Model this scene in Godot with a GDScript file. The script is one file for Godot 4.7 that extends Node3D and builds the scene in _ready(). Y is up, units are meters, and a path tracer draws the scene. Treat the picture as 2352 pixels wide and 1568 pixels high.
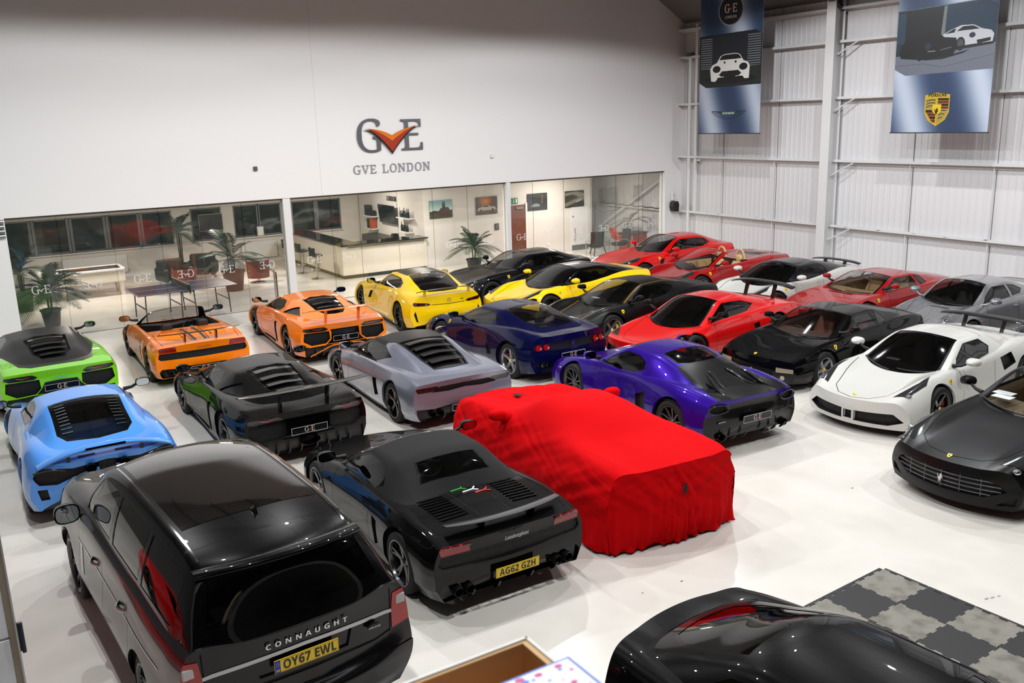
extends Node3D

# ------------------------------------------------------------------ mesh collector
class Mb:
	var v := PackedVector3Array()
	var n := PackedVector3Array()
	var t := PackedVector2Array()
	var x := Transform3D.IDENTITY
	func p3(a: Vector3, b: Vector3, c: Vector3, na: Vector3, nb: Vector3, nc: Vector3, ta := Vector2.ZERO, tb := Vector2.ZERO, tc := Vector2.ZERO) -> void:
		var fn := (b - a).cross(c - a)
		if fn.length_squared() < 1e-16: return
		if fn.dot(na + nb + nc) > 0.0:
			v.append_array([x * a, x * c, x * b])
			n.append_array([(x.basis * na).normalized(), (x.basis * nc).normalized(), (x.basis * nb).normalized()])
			t.append_array([ta, tc, tb])
		else:
			v.append_array([x * a, x * b, x * c])
			n.append_array([(x.basis * na).normalized(), (x.basis * nb).normalized(), (x.basis * nc).normalized()])
			t.append_array([ta, tb, tc])
	func flat(a: Vector3, b: Vector3, c: Vector3, d: Vector3, out: Vector3) -> void:
		var fn := (b - a).cross(c - a)
		if fn.length_squared() < 1e-14: fn = (c - a).cross(d - a)
		fn = fn.normalized()
		if fn.dot(out) < 0: fn = -fn
		p3(a, b, c, fn, fn, fn); p3(a, c, d, fn, fn, fn)
	func box(c: Vector3, s: Vector3, bev := 0.0) -> void:
		var h := s * 0.5
		var e := minf(bev, minf(h.x, minf(h.y, h.z)) * 0.9)
		for ax in 3:
			for sg: float in [-1.0, 1.0]:
				var a := Vector3.ZERO; a[ax] = sg
				var u := Vector3.ZERO; u[(ax + 1) % 3] = 1
				var w := Vector3.ZERO; w[(ax + 2) % 3] = 1
				var hu: float = h[(ax + 1) % 3] - e
				var hw: float = h[(ax + 2) % 3] - e
				var o := c + a * h[ax]
				flat(o - u * hu - w * hw, o + u * hu - w * hw, o + u * hu + w * hw, o - u * hu + w * hw, a)
				if e > 0.0 and sg > 0:
					for s2: float in [-1.0, 1.0]:
						for s1: float in [-1.0, 1.0]:
							var A := a * s1; var U := u * s2
							var p := c + A * h[ax] + U * hu
							var q := c + A * (h[ax] - e) + U * h[(ax + 1) % 3]
							flat(p - w * hw, p + w * hw, q + w * hw, q - w * hw, A + U)
		if e > 0.0:
			for i in 8:
				var g := Vector3(1 if i & 1 else -1, 1 if i & 2 else -1, 1 if i & 4 else -1)
				var k := h - Vector3.ONE * e
				p3(c + g * Vector3(h.x, k.y, k.z), c + g * Vector3(k.x, h.y, k.z), c + g * Vector3(k.x, k.y, h.z), g, g, g)
	func tube(pts: Array, r, seg := 8, caps := true) -> void:
		var m := pts.size()
		var rings := []
		var last := Vector3.UP
		for i in m:
			var d: Vector3 = (pts[mini(i + 1, m - 1)] - pts[maxi(i - 1, 0)])
			d = d.normalized()
			var s := d.cross(last)
			if s.length() < 0.05: s = d.cross(Vector3.RIGHT)
			if s.length() < 0.05: s = d.cross(Vector3.FORWARD)
			s = s.normalized()
			var up := s.cross(d)
			last = up
			var rr: float = r[i] if r is Array else r
			var ring := []
			for k in seg:
				var a := TAU * k / seg
				var q := s * cos(a) + up * sin(a)
				ring.append([pts[i] + q * rr, q])
			rings.append(ring)
		for i in m - 1:
			for k in seg:
				var k2 := (k + 1) % seg
				var A: Array = rings[i][k]; var B: Array = rings[i][k2]; var C: Array = rings[i + 1][k2]; var D: Array = rings[i + 1][k]
				p3(A[0], B[0], C[0], A[1], B[1], C[1]); p3(A[0], C[0], D[0], A[1], C[1], D[1])
		if caps:
			for e in [0, m - 1]:
				var out: Vector3 = (pts[0] - pts[1]).normalized() if e == 0 else (pts[m - 1] - pts[m - 2]).normalized()
				for k in seg: p3(pts[e], rings[e][k][0], rings[e][(k + 1) % seg][0], out, out, out)
	# profile: [radius, height along y]; sharp where the angle turns much
	func lathe(prof: Array, seg := 24, closed := false) -> void:
		for i in prof.size() - (0 if closed else 1):
			var a: Vector2 = prof[i]; var b: Vector2 = prof[(i + 1) % prof.size()]
			var d := b - a
			var nn := Vector2(d.y, -d.x).normalized()
			for k in seg:
				var a0 := TAU * k / seg; var a1 := TAU * (k + 1) / seg
				var c0 := Vector3(cos(a0), 0, sin(a0)); var c1 := Vector3(cos(a1), 0, sin(a1))
				var n0 := c0 * nn.x + Vector3.UP * nn.y; var n1 := c1 * nn.x + Vector3.UP * nn.y
				var P0 := c0 * a.x + Vector3.UP * a.y; var P1 := c1 * a.x + Vector3.UP * a.y
				var Q0 := c0 * b.x + Vector3.UP * b.y; var Q1 := c1 * b.x + Vector3.UP * b.y
				p3(P0, P1, Q1, n0, n1, n1); p3(P0, Q1, Q0, n0, n1, n0)
	# polygon in the xy plane, extruded from z0 to z1
	func prism(poly: PackedVector2Array, z0: float, z1: float) -> void:
		var ids := Geometry2D.triangulate_polygon(poly)
		for k in range(0, ids.size(), 3):
			for zz: Array in [[z0, Vector3(0, 0, signf(z0 - z1))], [z1, Vector3(0, 0, signf(z1 - z0))]]:
				var q := []
				for j in 3: q.append(Vector3(poly[ids[k + j]].x, poly[ids[k + j]].y, zz[0]))
				p3(q[0], q[1], q[2], zz[1], zz[1], zz[1])
		var cw := 1.0 if Geometry2D.is_polygon_clockwise(poly) else -1.0
		for k in poly.size():
			var a := poly[k]; var b := poly[(k + 1) % poly.size()]
			var d := b - a
			flat(Vector3(a.x, a.y, z0), Vector3(b.x, b.y, z0), Vector3(b.x, b.y, z1), Vector3(a.x, a.y, z1), Vector3(-d.y, d.x, 0) * cw)
	# rings of equal size (arrays of Vector3) joined into a smooth skin; normals from the grid
	func skin(rings: Array, round_ := true, ends := false) -> void:
		var m := rings.size(); var s: int = rings[0].size()
		var cen := Vector3.ZERO
		for r: Array in rings:
			for q: Vector3 in r: cen += q
		cen /= m * s
		var N := []
		for i in m:
			var row := []
			var rc := Vector3.ZERO
			for q: Vector3 in rings[i]: rc += q
			rc /= s
			for k in s:
				var du: Vector3 = rings[mini(i + 1, m - 1)][k] - rings[maxi(i - 1, 0)][k]
				var k1 := (k + 1) % s if round_ else mini(k + 1, s - 1)
				var k0 := (k + s - 1) % s if round_ else maxi(k - 1, 0)
				var dw: Vector3 = rings[i][k1] - rings[i][k0]
				var nn := du.cross(dw).normalized()
				if nn.length() < 0.5: nn = (rings[i][k] - cen).normalized()
				if nn.dot(rings[i][k] - (rc if round_ else cen)) < 0: nn = -nn
				row.append(nn)
			N.append(row)
		for i in m - 1:
			for k in (s if round_ else s - 1):
				var k2 := (k + 1) % s
				p3(rings[i][k], rings[i][k2], rings[i + 1][k2], N[i][k], N[i][k2], N[i + 1][k2])
				p3(rings[i][k], rings[i + 1][k2], rings[i + 1][k], N[i][k], N[i + 1][k2], N[i + 1][k])
		if ends:
			for e in [0, m - 1]:
				var rc := Vector3.ZERO
				for q: Vector3 in rings[e]: rc += q
				rc /= s
				var o := (rc - cen).normalized()
				for k in s: p3(rc, rings[e][k], rings[e][(k + 1) % s], o, o, o)
	func ball(c: Vector3, r: Vector3, seg := 14, rows := 8, p := 1.0) -> void:
		var rings := []
		for i in rows + 1:
			var a := PI * (0.001 + 0.998 * i / rows)
			var ring := []
			for k in seg:
				var b := TAU * k / seg
				var q := Vector3(cos(b) * sin(a), cos(a), sin(b) * sin(a))
				if p != 1.0: q = Vector3(signf(q.x) * pow(absf(q.x), p), signf(q.y) * pow(absf(q.y), p), signf(q.z) * pow(absf(q.z), p))
				ring.append(c + q * r)
			rings.append(ring)
		skin(rings)
	func add(o: Mb, mirror := false) -> void:
		if not mirror:
			v.append_array(o.v); n.append_array(o.n); t.append_array(o.t)
			return
		for k in range(0, o.v.size(), 3):
			for j in [0, 2, 1]:
				var q := o.v[k + j]; var m := o.n[k + j]
				v.append(Vector3(q.x, q.y, -q.z)); n.append(Vector3(m.x, m.y, -m.z)); t.append(o.t[k + j])
	func mesh() -> ArrayMesh:
		var am := ArrayMesh.new()
		var a := []
		a.resize(Mesh.ARRAY_MAX)
		a[Mesh.ARRAY_VERTEX] = v; a[Mesh.ARRAY_NORMAL] = n; a[Mesh.ARRAY_TEX_UV] = t
		am.add_surface_from_arrays(Mesh.PRIMITIVE_TRIANGLES, a)
		return am

# ------------------------------------------------------------------ nodes
var names := {}
func numbered(called: String) -> String:
	if not names.has(called):
		names[called] = 0
		return called
	names[called] += 1
	return "%s_%03d" % [called, names[called]]

func put(called: String, m, mat: Material, parent: Node3D = null) -> MeshInstance3D:
	var o := MeshInstance3D.new()
	o.mesh = m.mesh() if m is Mb else m
	o.material_override = null
	for k in o.mesh.get_surface_count(): o.set_surface_override_material(k, mat)
	if parent:
		o.name = called
		parent.add_child(o, true)
	else:
		o.name = numbered(called)
		add_child(o)
	return o

func tag(o: Node, label: String, category: String, group := "") -> Node:
	o.set_meta("label", label); o.set_meta("category", category)
	if group: o.set_meta("group", group)
	return o

func thing(called: String, label: String, category: String, at := Vector3.ZERO, turn := 0.0, group := "") -> Node3D:
	var o := Node3D.new()
	o.name = numbered(called)
	add_child(o)
	o.position = at
	o.rotation.y = turn
	tag(o, label, category, group)
	return o

func struct(called: String, m, mat: Material, parent: Node3D = null) -> MeshInstance3D:
	var o := put(called, m, mat, parent)
	if parent == null: o.set_meta("kind", "structure")
	return o

func boxmb(c: Vector3, s: Vector3, bev := 0.0) -> Mb:
	var m := Mb.new()
	m.box(c, s, bev)
	return m

# ------------------------------------------------------------------ materials
var M := {}
func mat(key: String, c: Color, rough := 0.5, metal := 0.0, coat := 0.0, coat_r := 0.03) -> StandardMaterial3D:
	if M.has(key): return M[key]
	var m := StandardMaterial3D.new()
	m.resource_name = key
	m.albedo_color = c; m.roughness = rough; m.metallic = metal
	if coat > 0:
		m.clearcoat_enabled = true; m.clearcoat = coat; m.clearcoat_roughness = coat_r
	M[key] = m
	return m
func paint(key: String, c: Color, flake := 0.0) -> StandardMaterial3D:
	var m := mat("paint_" + key, c, 0.32 if flake > 0 else 0.42, flake, 1.0, 0.012)
	m.metallic_specular = 0.25
	if c.get_luminance() < 0.12:
		m.clearcoat = 0.6
		m.metallic_specular = 0.12
	return m
func glassmat(key: String, c: Color, a: float) -> StandardMaterial3D:
	var m := mat("glass_" + key, Color(c.r, c.g, c.b, a), 0.03)
	m.transparency = BaseMaterial3D.TRANSPARENCY_ALPHA
	return m
func noise_tex(seed_: int, freq: float, ramp: Array, size := 512, octaves := 4, normal := false, strength := 4.0) -> Texture2D:
	var f := FastNoiseLite.new()
	f.seed = seed_; f.frequency = freq; f.fractal_octaves = octaves
	var img := f.get_seamless_image(size, size)
	if normal:
		img.convert(Image.FORMAT_RGBA8)
		img.bump_map_to_normal_map(strength)
		return ImageTexture.create_from_image(img)
	if ramp.is_empty(): return ImageTexture.create_from_image(img)
	var out := Image.create(size, size, false, Image.FORMAT_RGB8)
	for y in size:
		for x in size:
			var q := img.get_pixel(x, y).r * (ramp.size() - 1)
			var k := mini(int(q), ramp.size() - 2)
			out.set_pixel(x, y, (ramp[k] as Color).lerp(ramp[k + 1], q - k))
	return ImageTexture.create_from_image(out)
func tri(m: StandardMaterial3D, scale: float, world := true) -> StandardMaterial3D:
	m.uv1_triplanar = true
	m.uv1_world_triplanar = world
	m.uv1_scale = Vector3.ONE * scale
	return m

# ------------------------------------------------------------------ lettering and marks
var fonts := {}
func text_mesh(s: String, size: float, depth: float, font := "Droid Sans", bold := false, spacing := 0.0) -> TextMesh:
	var key := font + str(bold) + str(spacing)
	if not fonts.has(key):
		var f := SystemFont.new()
		f.font_names = PackedStringArray([font])
		if bold: f.font_weight = 700
		if spacing != 0.0:
			var fv := FontVariation.new()
			fv.base_font = f
			fv.spacing_glyph = int(spacing)
			fonts[key] = fv
		else:
			fonts[key] = f
	var tm := TextMesh.new()
	tm.text = s
	tm.font = fonts[key]
	tm.font_size = 64
	tm.pixel_size = size / 46.0
	tm.depth = depth
	tm.curve_step = 1.0
	return tm
# write: capital height h, on a plane whose text runs along 'right' and stands along 'up'
func write(s: String, h: float, at: Vector3, right: Vector3, up: Vector3, material: Material, parent: Node3D, called := "lettering", font := "Droid Sans", bold := false, sx := 1.0, spacing := 0.0, depth := 0.004) -> MeshInstance3D:
	var o := put(called, text_mesh(s, h, depth, font, bold, spacing), material, parent)
	var b := Basis(right.normalized() * sx, up.normalized(), right.cross(up).normalized())
	o.transform = Transform3D(b, at)
	return o
func swoosh_poly(s: float) -> PackedVector2Array:
	# the winged v between the two letters; width about 1.6 s
	var p := PackedVector2Array()
	var top := []; var bot := []
	for i in 9:
		var k := i / 8.0
		top.append(Vector2(lerpf(-0.80, 0.0, k), 0.24 - 0.36 * pow(k, 2.0)) * s)
		bot.append(Vector2(lerpf(-0.80, 0.0, k), 0.24 - 0.66 * pow(k, 1.55)) * s)
	p.append(top[0])
	for i in range(1, 9): p.append(top[i])
	for i in range(7, -1, -1): p.append(Vector2(-top[i].x * 1.05, top[i].y + 0.06 * s * (1 - i / 8.0)))
	for i in range(1, 9): p.append(Vector2(-bot[i].x * 1.05, bot[i].y + 0.06 * s * (1 - i / 8.0)))
	for i in range(7, 0, -1): p.append(bot[i])
	return p
func horse_poly(s: float) -> PackedVector2Array:
	var q := [[0.02, -1.0], [0.14, -1.0], [0.10, -0.72], [0.22, -0.42], [0.20, -0.12], [0.34, 0.02], [0.52, -0.10], [0.58, 0.02], [0.40, 0.20], [0.26, 0.28], [0.42, 0.42], [0.60, 0.36], [0.62, 0.46], [0.38, 0.58], [0.22, 0.52], [0.26, 0.72], [0.40, 0.74], [0.38, 0.84], [0.20, 0.98], [0.10, 0.90], [0.0, 0.84], [-0.10, 0.56], [-0.20, 0.26], [-0.34, 0.12], [-0.44, 0.30], [-0.40, 0.60], [-0.56, 0.84], [-0.66, 0.62], [-0.54, 0.40], [-0.58, 0.10], [-0.40, -0.10], [-0.42, -0.32], [-0.24, -0.46], [-0.40, -0.74], [-0.34, -0.96], [-0.20, -0.92], [-0.24, -0.72], [-0.06, -0.44], [0.02, -0.66]]
	var p := PackedVector2Array()
	for a: Array in q: p.append(Vector2(a[0], a[1]) * s)
	return p
# ------------------------------------------------------------------ car surfaces
static func herm(p0: Vector2, p1: Vector2, m0: Vector2, m1: Vector2, t: float) -> Vector2:
	var t2 := t * t; var t3 := t2 * t
	return p0 * (2 * t3 - 3 * t2 + 1) + m0 * (t3 - 2 * t2 + t) + p1 * (-2 * t3 + 3 * t2) + m1 * (t3 - t2)

class Pch:
	var xs := PackedFloat64Array()
	var ys := PackedFloat64Array()
	var ms := PackedFloat64Array()
	func _init(a: Array, b: Array):
		var n := a.size()
		for i in n: xs.append(a[i]); ys.append(b[i])
		ms.resize(n)
		var d := PackedFloat64Array()
		for i in n - 1: d.append((ys[i + 1] - ys[i]) / (xs[i + 1] - xs[i]))
		for i in n:
			if i == 0: ms[i] = d[0]
			elif i == n - 1: ms[i] = d[n - 2]
			elif d[i - 1] * d[i] <= 0: ms[i] = 0.0
			else:
				var h0 := xs[i] - xs[i - 1]; var h1 := xs[i + 1] - xs[i]
				var w1 := 2 * h1 + h0; var w2 := h1 + 2 * h0
				ms[i] = (w1 + w2) / (w1 / d[i - 1] + w2 / d[i])
	func at(x: float) -> float:
		var n := xs.size()
		x = clampf(x, xs[0], xs[n - 1])
		var i := clampi(xs.bsearch(x) - 1, 0, n - 2)
		var h := xs[i + 1] - xs[i]
		var t := (x - xs[i]) / h
		var t2 := t * t; var t3 := t2 * t
		return ys[i] * (2 * t3 - 3 * t2 + 1) + ms[i] * h * (t3 - 2 * t2 + t) + ys[i + 1] * (-2 * t3 + 3 * t2) + ms[i + 1] * h * (t3 - t2)

class Shape:
	var K := 6
	var fy := []
	var fz := []
	var x0 := 0.0
	var x1 := 0.0
	var sf := 0.0
	var sr := 0.0
	var crease := {}
	var cache := {}
	var gx := []
	var nk := 0
	var tailp: Pch
	var tailq: Pch
	var nosep: Pch
	var noseq: Pch
	var gbulge := 0.02
	var fold := 0.0
	func _init(rows: Array, s: Dictionary):
		var kx: float = s.get("kx", 1.0); var ky: float = s.get("ky", 1.0); var kz: float = s.get("kz", 1.0)
		rows = rows.duplicate()
		rows.reverse()
		var X := []
		for r: Array in rows: X.append(r[0] * kx)
		x0 = X[0]; x1 = X[-1]
		for k in K:
			var a := []; var b := []
			for r: Array in rows:
				a.append(r[1 + 2 * k] * ky)
				b.append(r[2 + 2 * k] * kz if k < K - 1 else 0.0)
			fy.append(Pch.new(X, a)); fz.append(Pch.new(X, b))
		sf = s.get("sf", 0.2) * kx; sr = s.get("sr", 0.1) * kx
		for c in s.get("crease", []): crease[c] = true
		var tl: Array = s.tail
		var tt := []; var ta := []; var tb := []
		for i in tl.size(): tt.append(float(i) / (tl.size() - 1)); ta.append(tl[i][0] * kx); tb.append(tl[i][1] * ky)
		tailp = Pch.new(tt, ta); tailq = Pch.new(tt, tb)
		tl = s.nose; tt = []; ta = []; tb = []
		for i in tl.size(): tt.append(float(i) / (tl.size() - 1)); ta.append(tl[i][0] * kx); tb.append(tl[i][1] * ky)
		nosep = Pch.new(tt, ta); noseq = Pch.new(tt, tb)
		if s.has("g"):
			nk = s.g.size()
			var us := []
			var co := [[], [], [], [], [], [], [], []]
			for i in nk:
				us.append(float(i))
				for j in 8:
					var q: float = s.g[i][j]
					co[j].append(q * (kx if j in [0, 3, 6] else kz if j in [2, 5] else ky))
			for j in 8: gx.append(Pch.new(us, co[j]))
	func sect(u: float) -> Array:
		if cache.has(u): return cache[u]
		var p := PackedVector2Array()
		for k in K: p.append(Vector2(fy[k].at(u), fz[k].at(u)))
		var d := PackedFloat64Array()
		for k in K - 1: d.append(maxf(p[k].distance_to(p[k + 1]), 1e-4))
		var tin := PackedVector2Array(); var tout := PackedVector2Array()
		for k in K:
			var a := (p[k] - p[k - 1]) / d[k - 1] if k > 0 else (p[1] - p[0]) / d[0]
			var b := (p[k + 1] - p[k]) / d[k] if k < K - 1 else Vector2(0, -1)
			var m: Vector2
			if k == 0: m = b
			elif k == K - 1: m = Vector2(0, -1)
			else: m = (a * d[k] + b * d[k - 1]) / (d[k - 1] + d[k])
			tin.append(a if crease.has(k) else m)
			tout.append(b if crease.has(k) else m)
		var r := [p, d, tin, tout, maxf(p[1].y, p[2].y)]
		if cache.size() > 4000: cache.clear()
		cache[u] = r
		return r
	func body(u: float, w: float) -> Vector3:
		var c := clampf(u, x0, x1)
		var s := sect(c)
		var k := clampi(int(w), 0, K - 2)
		var t := clampf(w - k, 0.0, 1.0)
		var t2 := t * t; var t3 := t2 * t
		var q: Vector2 = s[0][k] * (2 * t3 - 3 * t2 + 1) + s[3][k] * (s[1][k] * (t3 - 2 * t2 + t)) + s[0][k + 1] * (3 * t2 - 2 * t3) + s[2][k + 1] * (s[1][k] * (t3 - t2))
		var zz: float = q.y / s[4]
		var cur := maxf(0.0, 1.0 - zz * zz)
		var x := c
		var L := x1 - x0
		var a := clampf((c - (x1 - 0.34 * L)) / (0.34 * L), 0, 1)
		var b := clampf(((x0 + 0.3 * L) - c) / (0.3 * L), 0, 1)
		x += sf * a * a * cur - sr * b * b * cur
		return Vector3(x, q.x, maxf(q.y, 0.0))
	func cap(front: bool, a: float, b: float) -> Vector3:
		a = clampf(a, 0, 1); b = clampf(b, 0, 1)
		var xe := x1 if front else x0
		var pp := nosep if front else tailp
		var pq := noseq if front else tailq
		var kc := 3.0
		var top := body(xe, lerpf(K - 1, kc, a)); var t0 := body(xe, K - 1); var s1 := body(xe, kc)
		var side := body(xe, kc * b); var s0 := body(xe, 0)
		var cen := Vector3(pp.at(b), pq.at(b), 0)
		var shift := t0 - Vector3(pp.at(1), pq.at(1), 0)
		cen += shift * b
		var c0 := Vector3(pp.at(0), pq.at(0), 0)
		var A := Vector3(a * a, a * a, a)
		var I := Vector3.ONE - A
		var bot := c0 * I + s0 * A
		return cen * I + side * A + bot * (1 - b) + top * b - (c0 * I * (1 - b) + s0 * A * (1 - b) + t0 * I * b + s1 * A * b)
	func house(u: float, w: float) -> Vector3:
		u = clampf(u, 0, nk - 1)
		var B := Vector3(gx[0].at(u), gx[1].at(u), gx[2].at(u))
		var R := Vector3(gx[3].at(u), gx[4].at(u), gx[5].at(u))
		if w <= 1.0:
			var t := maxf(w, 0.0)
			var q := B.lerp(R, t)
			var h := R.y - B.y
			return q + Vector3(0, 0.25, 1).normalized() * (gbulge * 4 * t * (1 - t) * clampf(h / 0.3, 0, 1))
		var C := Vector3(gx[6].at(u), gx[7].at(u), 0)
		var s := minf(w - 1.0, 1.0)
		# round the edge over quickly, then a shallow crown
		var e := 1.0 - pow(1.0 - s, 2.2)
		return Vector3(lerpf(R.x, C.x, e), lerpf(R.y, C.y, e), R.z * (1.0 - s))

# ------------------------------------------------------------------ cut a parametric skin along polygons
class Cut:
	var f: Callable
	var su := 1.0      # param units to metres
	var sw := 1.0
	var out := Vector3.ZERO   # rough outward direction at a test point
	var sign := 1.0
	var regs := []     # {k, poly (scaled param), m, d, box}
	var made := {}     # key -> {mb, m, centre}
	var main := Mb.new()
	var us := []
	var ws := []
	var maxd := 0
	func pt(q: Vector2) -> Vector3: return f.call(q.x / su, q.y / sw)
	func nrm(q: Vector2) -> Vector3:
		var e := 0.012
		var a := Vector2(clampf(q.x, lo.x + e, hi.x - e), clampf(q.y, lo.y + e, hi.y - e))
		var du := pt(a + Vector2(e, 0)) - pt(a - Vector2(e, 0))
		var dw := pt(a + Vector2(0, e)) - pt(a - Vector2(0, e))
		var r := du.cross(dw).normalized() * sign
		return r
	var lo := Vector2.ZERO
	var hi := Vector2.ONE
	func setup(fn: Callable, u: Array, w: Array, kus: float, kws: float, outward: Vector3) -> void:
		f = fn; su = kus; sw = kws
		for a in u: us.append(a * su)
		for a in w: ws.append(a * sw)
		lo = Vector2(us[0], ws[0]); hi = Vector2(us[-1], ws[-1])
		sign = 1.0
		var mid := (lo + hi) * 0.5
		if nrm(mid).dot(outward) < 0: sign = -1.0
	# projected outline -> param outline. ax: 0 (x,y), 1 (x,z), 2 (z,y)
	func pr(q: Vector3, ax: int) -> Vector2:
		return Vector2(q.x, q.y) if ax == 0 else Vector2(q.x, q.z) if ax == 1 else Vector2(q.z, q.y)
	var seeds := []
	func inv(t: Vector2, ax: int, wlo := -1e9, whi := 1e9) -> Vector2:
		if seeds.is_empty():
			for i in 21:
				for j in 15:
					var q := Vector2(lerpf(lo.x, hi.x, i / 20.0), lerpf(lo.y, hi.y, j / 14.0))
					seeds.append([q, pt(q)])
		var best := Vector2.ZERO; var bd := 1e9
		for s: Array in seeds:
			if s[0].y / sw < wlo - 0.01 or s[0].y / sw > whi + 0.01: continue
			var d := pr(s[1], ax).distance_squared_to(t)
			if d < bd: bd = d; best = s[0]
		var q := best
		for it in 8:
			var p0 := pr(pt(q), ax)
			var r := t - p0
			if r.length() < 2e-4: break
			var e := 0.004
			var ea := e if q.x + e <= hi.x else -e
			var eb := e if q.y + e <= hi.y else -e
			var a := (pr(pt(q + Vector2(ea, 0)), ax) - p0) / ea
			var b := (pr(pt(q + Vector2(0, eb)), ax) - p0) / eb
			var det := a.x * b.y - a.y * b.x
			if absf(det) < 1e-5: break
			var s := Vector2((r.x * b.y - r.y * b.x) / det, (a.x * r.y - a.y * r.x) / det)
			s = s.limit_length(0.25)
			q = (q + s).clamp(lo, hi)
		return q
	func dense(p: Array, step: float) -> PackedVector2Array:
		var o := PackedVector2Array()
		for i in p.size():
			var a: Vector2 = p[i]; var b: Vector2 = p[(i + 1) % p.size()]
			var m := maxi(1, int(ceil(a.distance_to(b) / step)))
			for k in m: o.append(a.lerp(b, float(k) / m))
		return o
	func cross_centre(q: Vector2) -> bool: return absf(pt(q).z) < 0.004
	func region(key: String, pts: Array, ax: int, m: Material, d := 0.0, wr := [-1e9, 1e9], wall: Mb = null) -> void:
		var poly := PackedVector2Array()
		if ax == 3:
			for q: Vector2 in dense(pts, 0.08): poly.append(Vector2(q.x * su, q.y * sw))
		else:
			for q: Vector2 in dense(pts, 0.07):
				poly.append(inv(q, ax, wr[0], wr[1]))
		# drop repeated points
		var o := PackedVector2Array()
		for q in poly:
			if o.is_empty() or o[o.size() - 1].distance_to(q) > 0.0006: o.append(q)
		if o.size() > 2 and o[0].distance_to(o[o.size() - 1]) < 0.0006: o.remove_at(o.size() - 1)
		if o.size() < 3: return
		if Geometry2D.triangulate_polygon(o).is_empty():
			var fix := Geometry2D.merge_polygons(o, o)
			if fix.is_empty(): return
			o = fix[0]
		raw(key, o, m, d, wall)
	func raw(key: String, o: PackedVector2Array, m: Material, d := 0.0, wall: Mb = null) -> void:
		var bb := Rect2(o[0], Vector2.ZERO)
		for q in o: bb = bb.expand(q)
		regs.append({"k": key, "p": o, "m": m, "d": d, "b": bb.grow(0.0005), "wall": wall})
	func line(key: String, pts: Array, ax: int, m: Material, width := 0.008, d := 0.006, wr := [-1e9, 1e9]) -> void:
		var pl := PackedVector2Array()
		for i in pts.size() - 1:
			var a: Vector2 = pts[i]; var b: Vector2 = pts[i + 1]
			var k := maxi(1, int(ceil(a.distance_to(b) / 0.1)))
			for j in k:
				var q := a.lerp(b, float(j) / k)
				pl.append(Vector2(q.x * su, q.y * sw) if ax == 3 else inv(q, ax, wr[0], wr[1]))
		var z: Vector2 = pts[-1]
		pl.append(Vector2(z.x * su, z.y * sw) if ax == 3 else inv(z, ax, wr[0], wr[1]))
		for g in Geometry2D.offset_polyline(pl, width * 0.5, Geometry2D.JOIN_MITER, Geometry2D.END_BUTT):
			if not Geometry2D.is_polygon_clockwise(g): raw(key, g, m, d)
	func slot(key: String, m: Material) -> Dictionary:
		if not made.has(key): made[key] = {"mb": Mb.new(), "m": m, "c": false}
		return made[key]
	func emit(mb: Mb, poly: PackedVector2Array, d: float) -> void:
		var ids := Geometry2D.triangulate_polygon(poly)
		if ids.is_empty(): return
		var P := []; var N := []
		for q in poly:
			var n := nrm(q)
			var p := pt(q)
			if p.z < 0.004: n = Vector3(n.x, n.y, 0).normalized()
			P.append(p - n * d); N.append(n)
		for k in range(0, ids.size(), 3):
			mb.p3(P[ids[k]], P[ids[k + 1]], P[ids[k + 2]], N[ids[k]], N[ids[k + 1]], N[ids[k + 2]])
	func cell(a: Vector2, b: Vector2, rl: Array, depth: int) -> void:
		var quad := PackedVector2Array([a, Vector2(b.x, a.y), b, Vector2(a.x, b.y)])
		var rem := [quad]
		var ins := []
		for r: Dictionary in rl:
			var nxt := []
			for p: PackedVector2Array in rem:
				var inn := Geometry2D.intersect_polygons(p, r.p)
				if inn.is_empty():
					nxt.append(p)
					continue
				var oo := Geometry2D.clip_polygons(p, r.p)
				for g in oo:
					if Geometry2D.is_polygon_clockwise(g):
						if depth < 4:
							var m := (a + b) * 0.5
							cell(a, m, rl, depth + 1); cell(m, b, rl, depth + 1)
							cell(Vector2(m.x, a.y), Vector2(b.x, m.y), rl, depth + 1); cell(Vector2(a.x, m.y), Vector2(m.x, b.y), rl, depth + 1)
							return
					else: nxt.append(g)
				for g in inn: ins.append([r, g])
			rem = nxt
		for e: Array in ins:
			if e[0].m != null: emit(slot(e[0].k, e[0].m).mb, e[1], e[0].d)
		for p: PackedVector2Array in rem: emit(main, p, 0.0)
	func build() -> void:
		var nu := us.size(); var nw := ws.size()
		var P := []; var N := []
		for i in nu:
			for j in nw:
				var q := Vector2(us[i], ws[j])
				var p := pt(q); var n := nrm(q)
				if p.z < 0.004: n = Vector3(n.x, n.y, 0).normalized()
				P.append(p); N.append(n)
		for i in nu - 1:
			for j in nw - 1:
				var a := Vector2(us[i], ws[j]); var b := Vector2(us[i + 1], ws[j + 1])
				var box := Rect2(a, b - a)
				var rl := []
				for r: Dictionary in regs:
					if box.intersects(r.b): rl.append(r)
				if rl.is_empty():
					var k0 := i * nw + j; var k1 := (i + 1) * nw + j
					main.p3(P[k0], P[k1], P[k1 + 1], N[k0], N[k1], N[k1 + 1])
					main.p3(P[k0], P[k1 + 1], P[k0 + 1], N[k0], N[k1 + 1], N[k0 + 1])
				else: cell(a, b, rl, 0)
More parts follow.
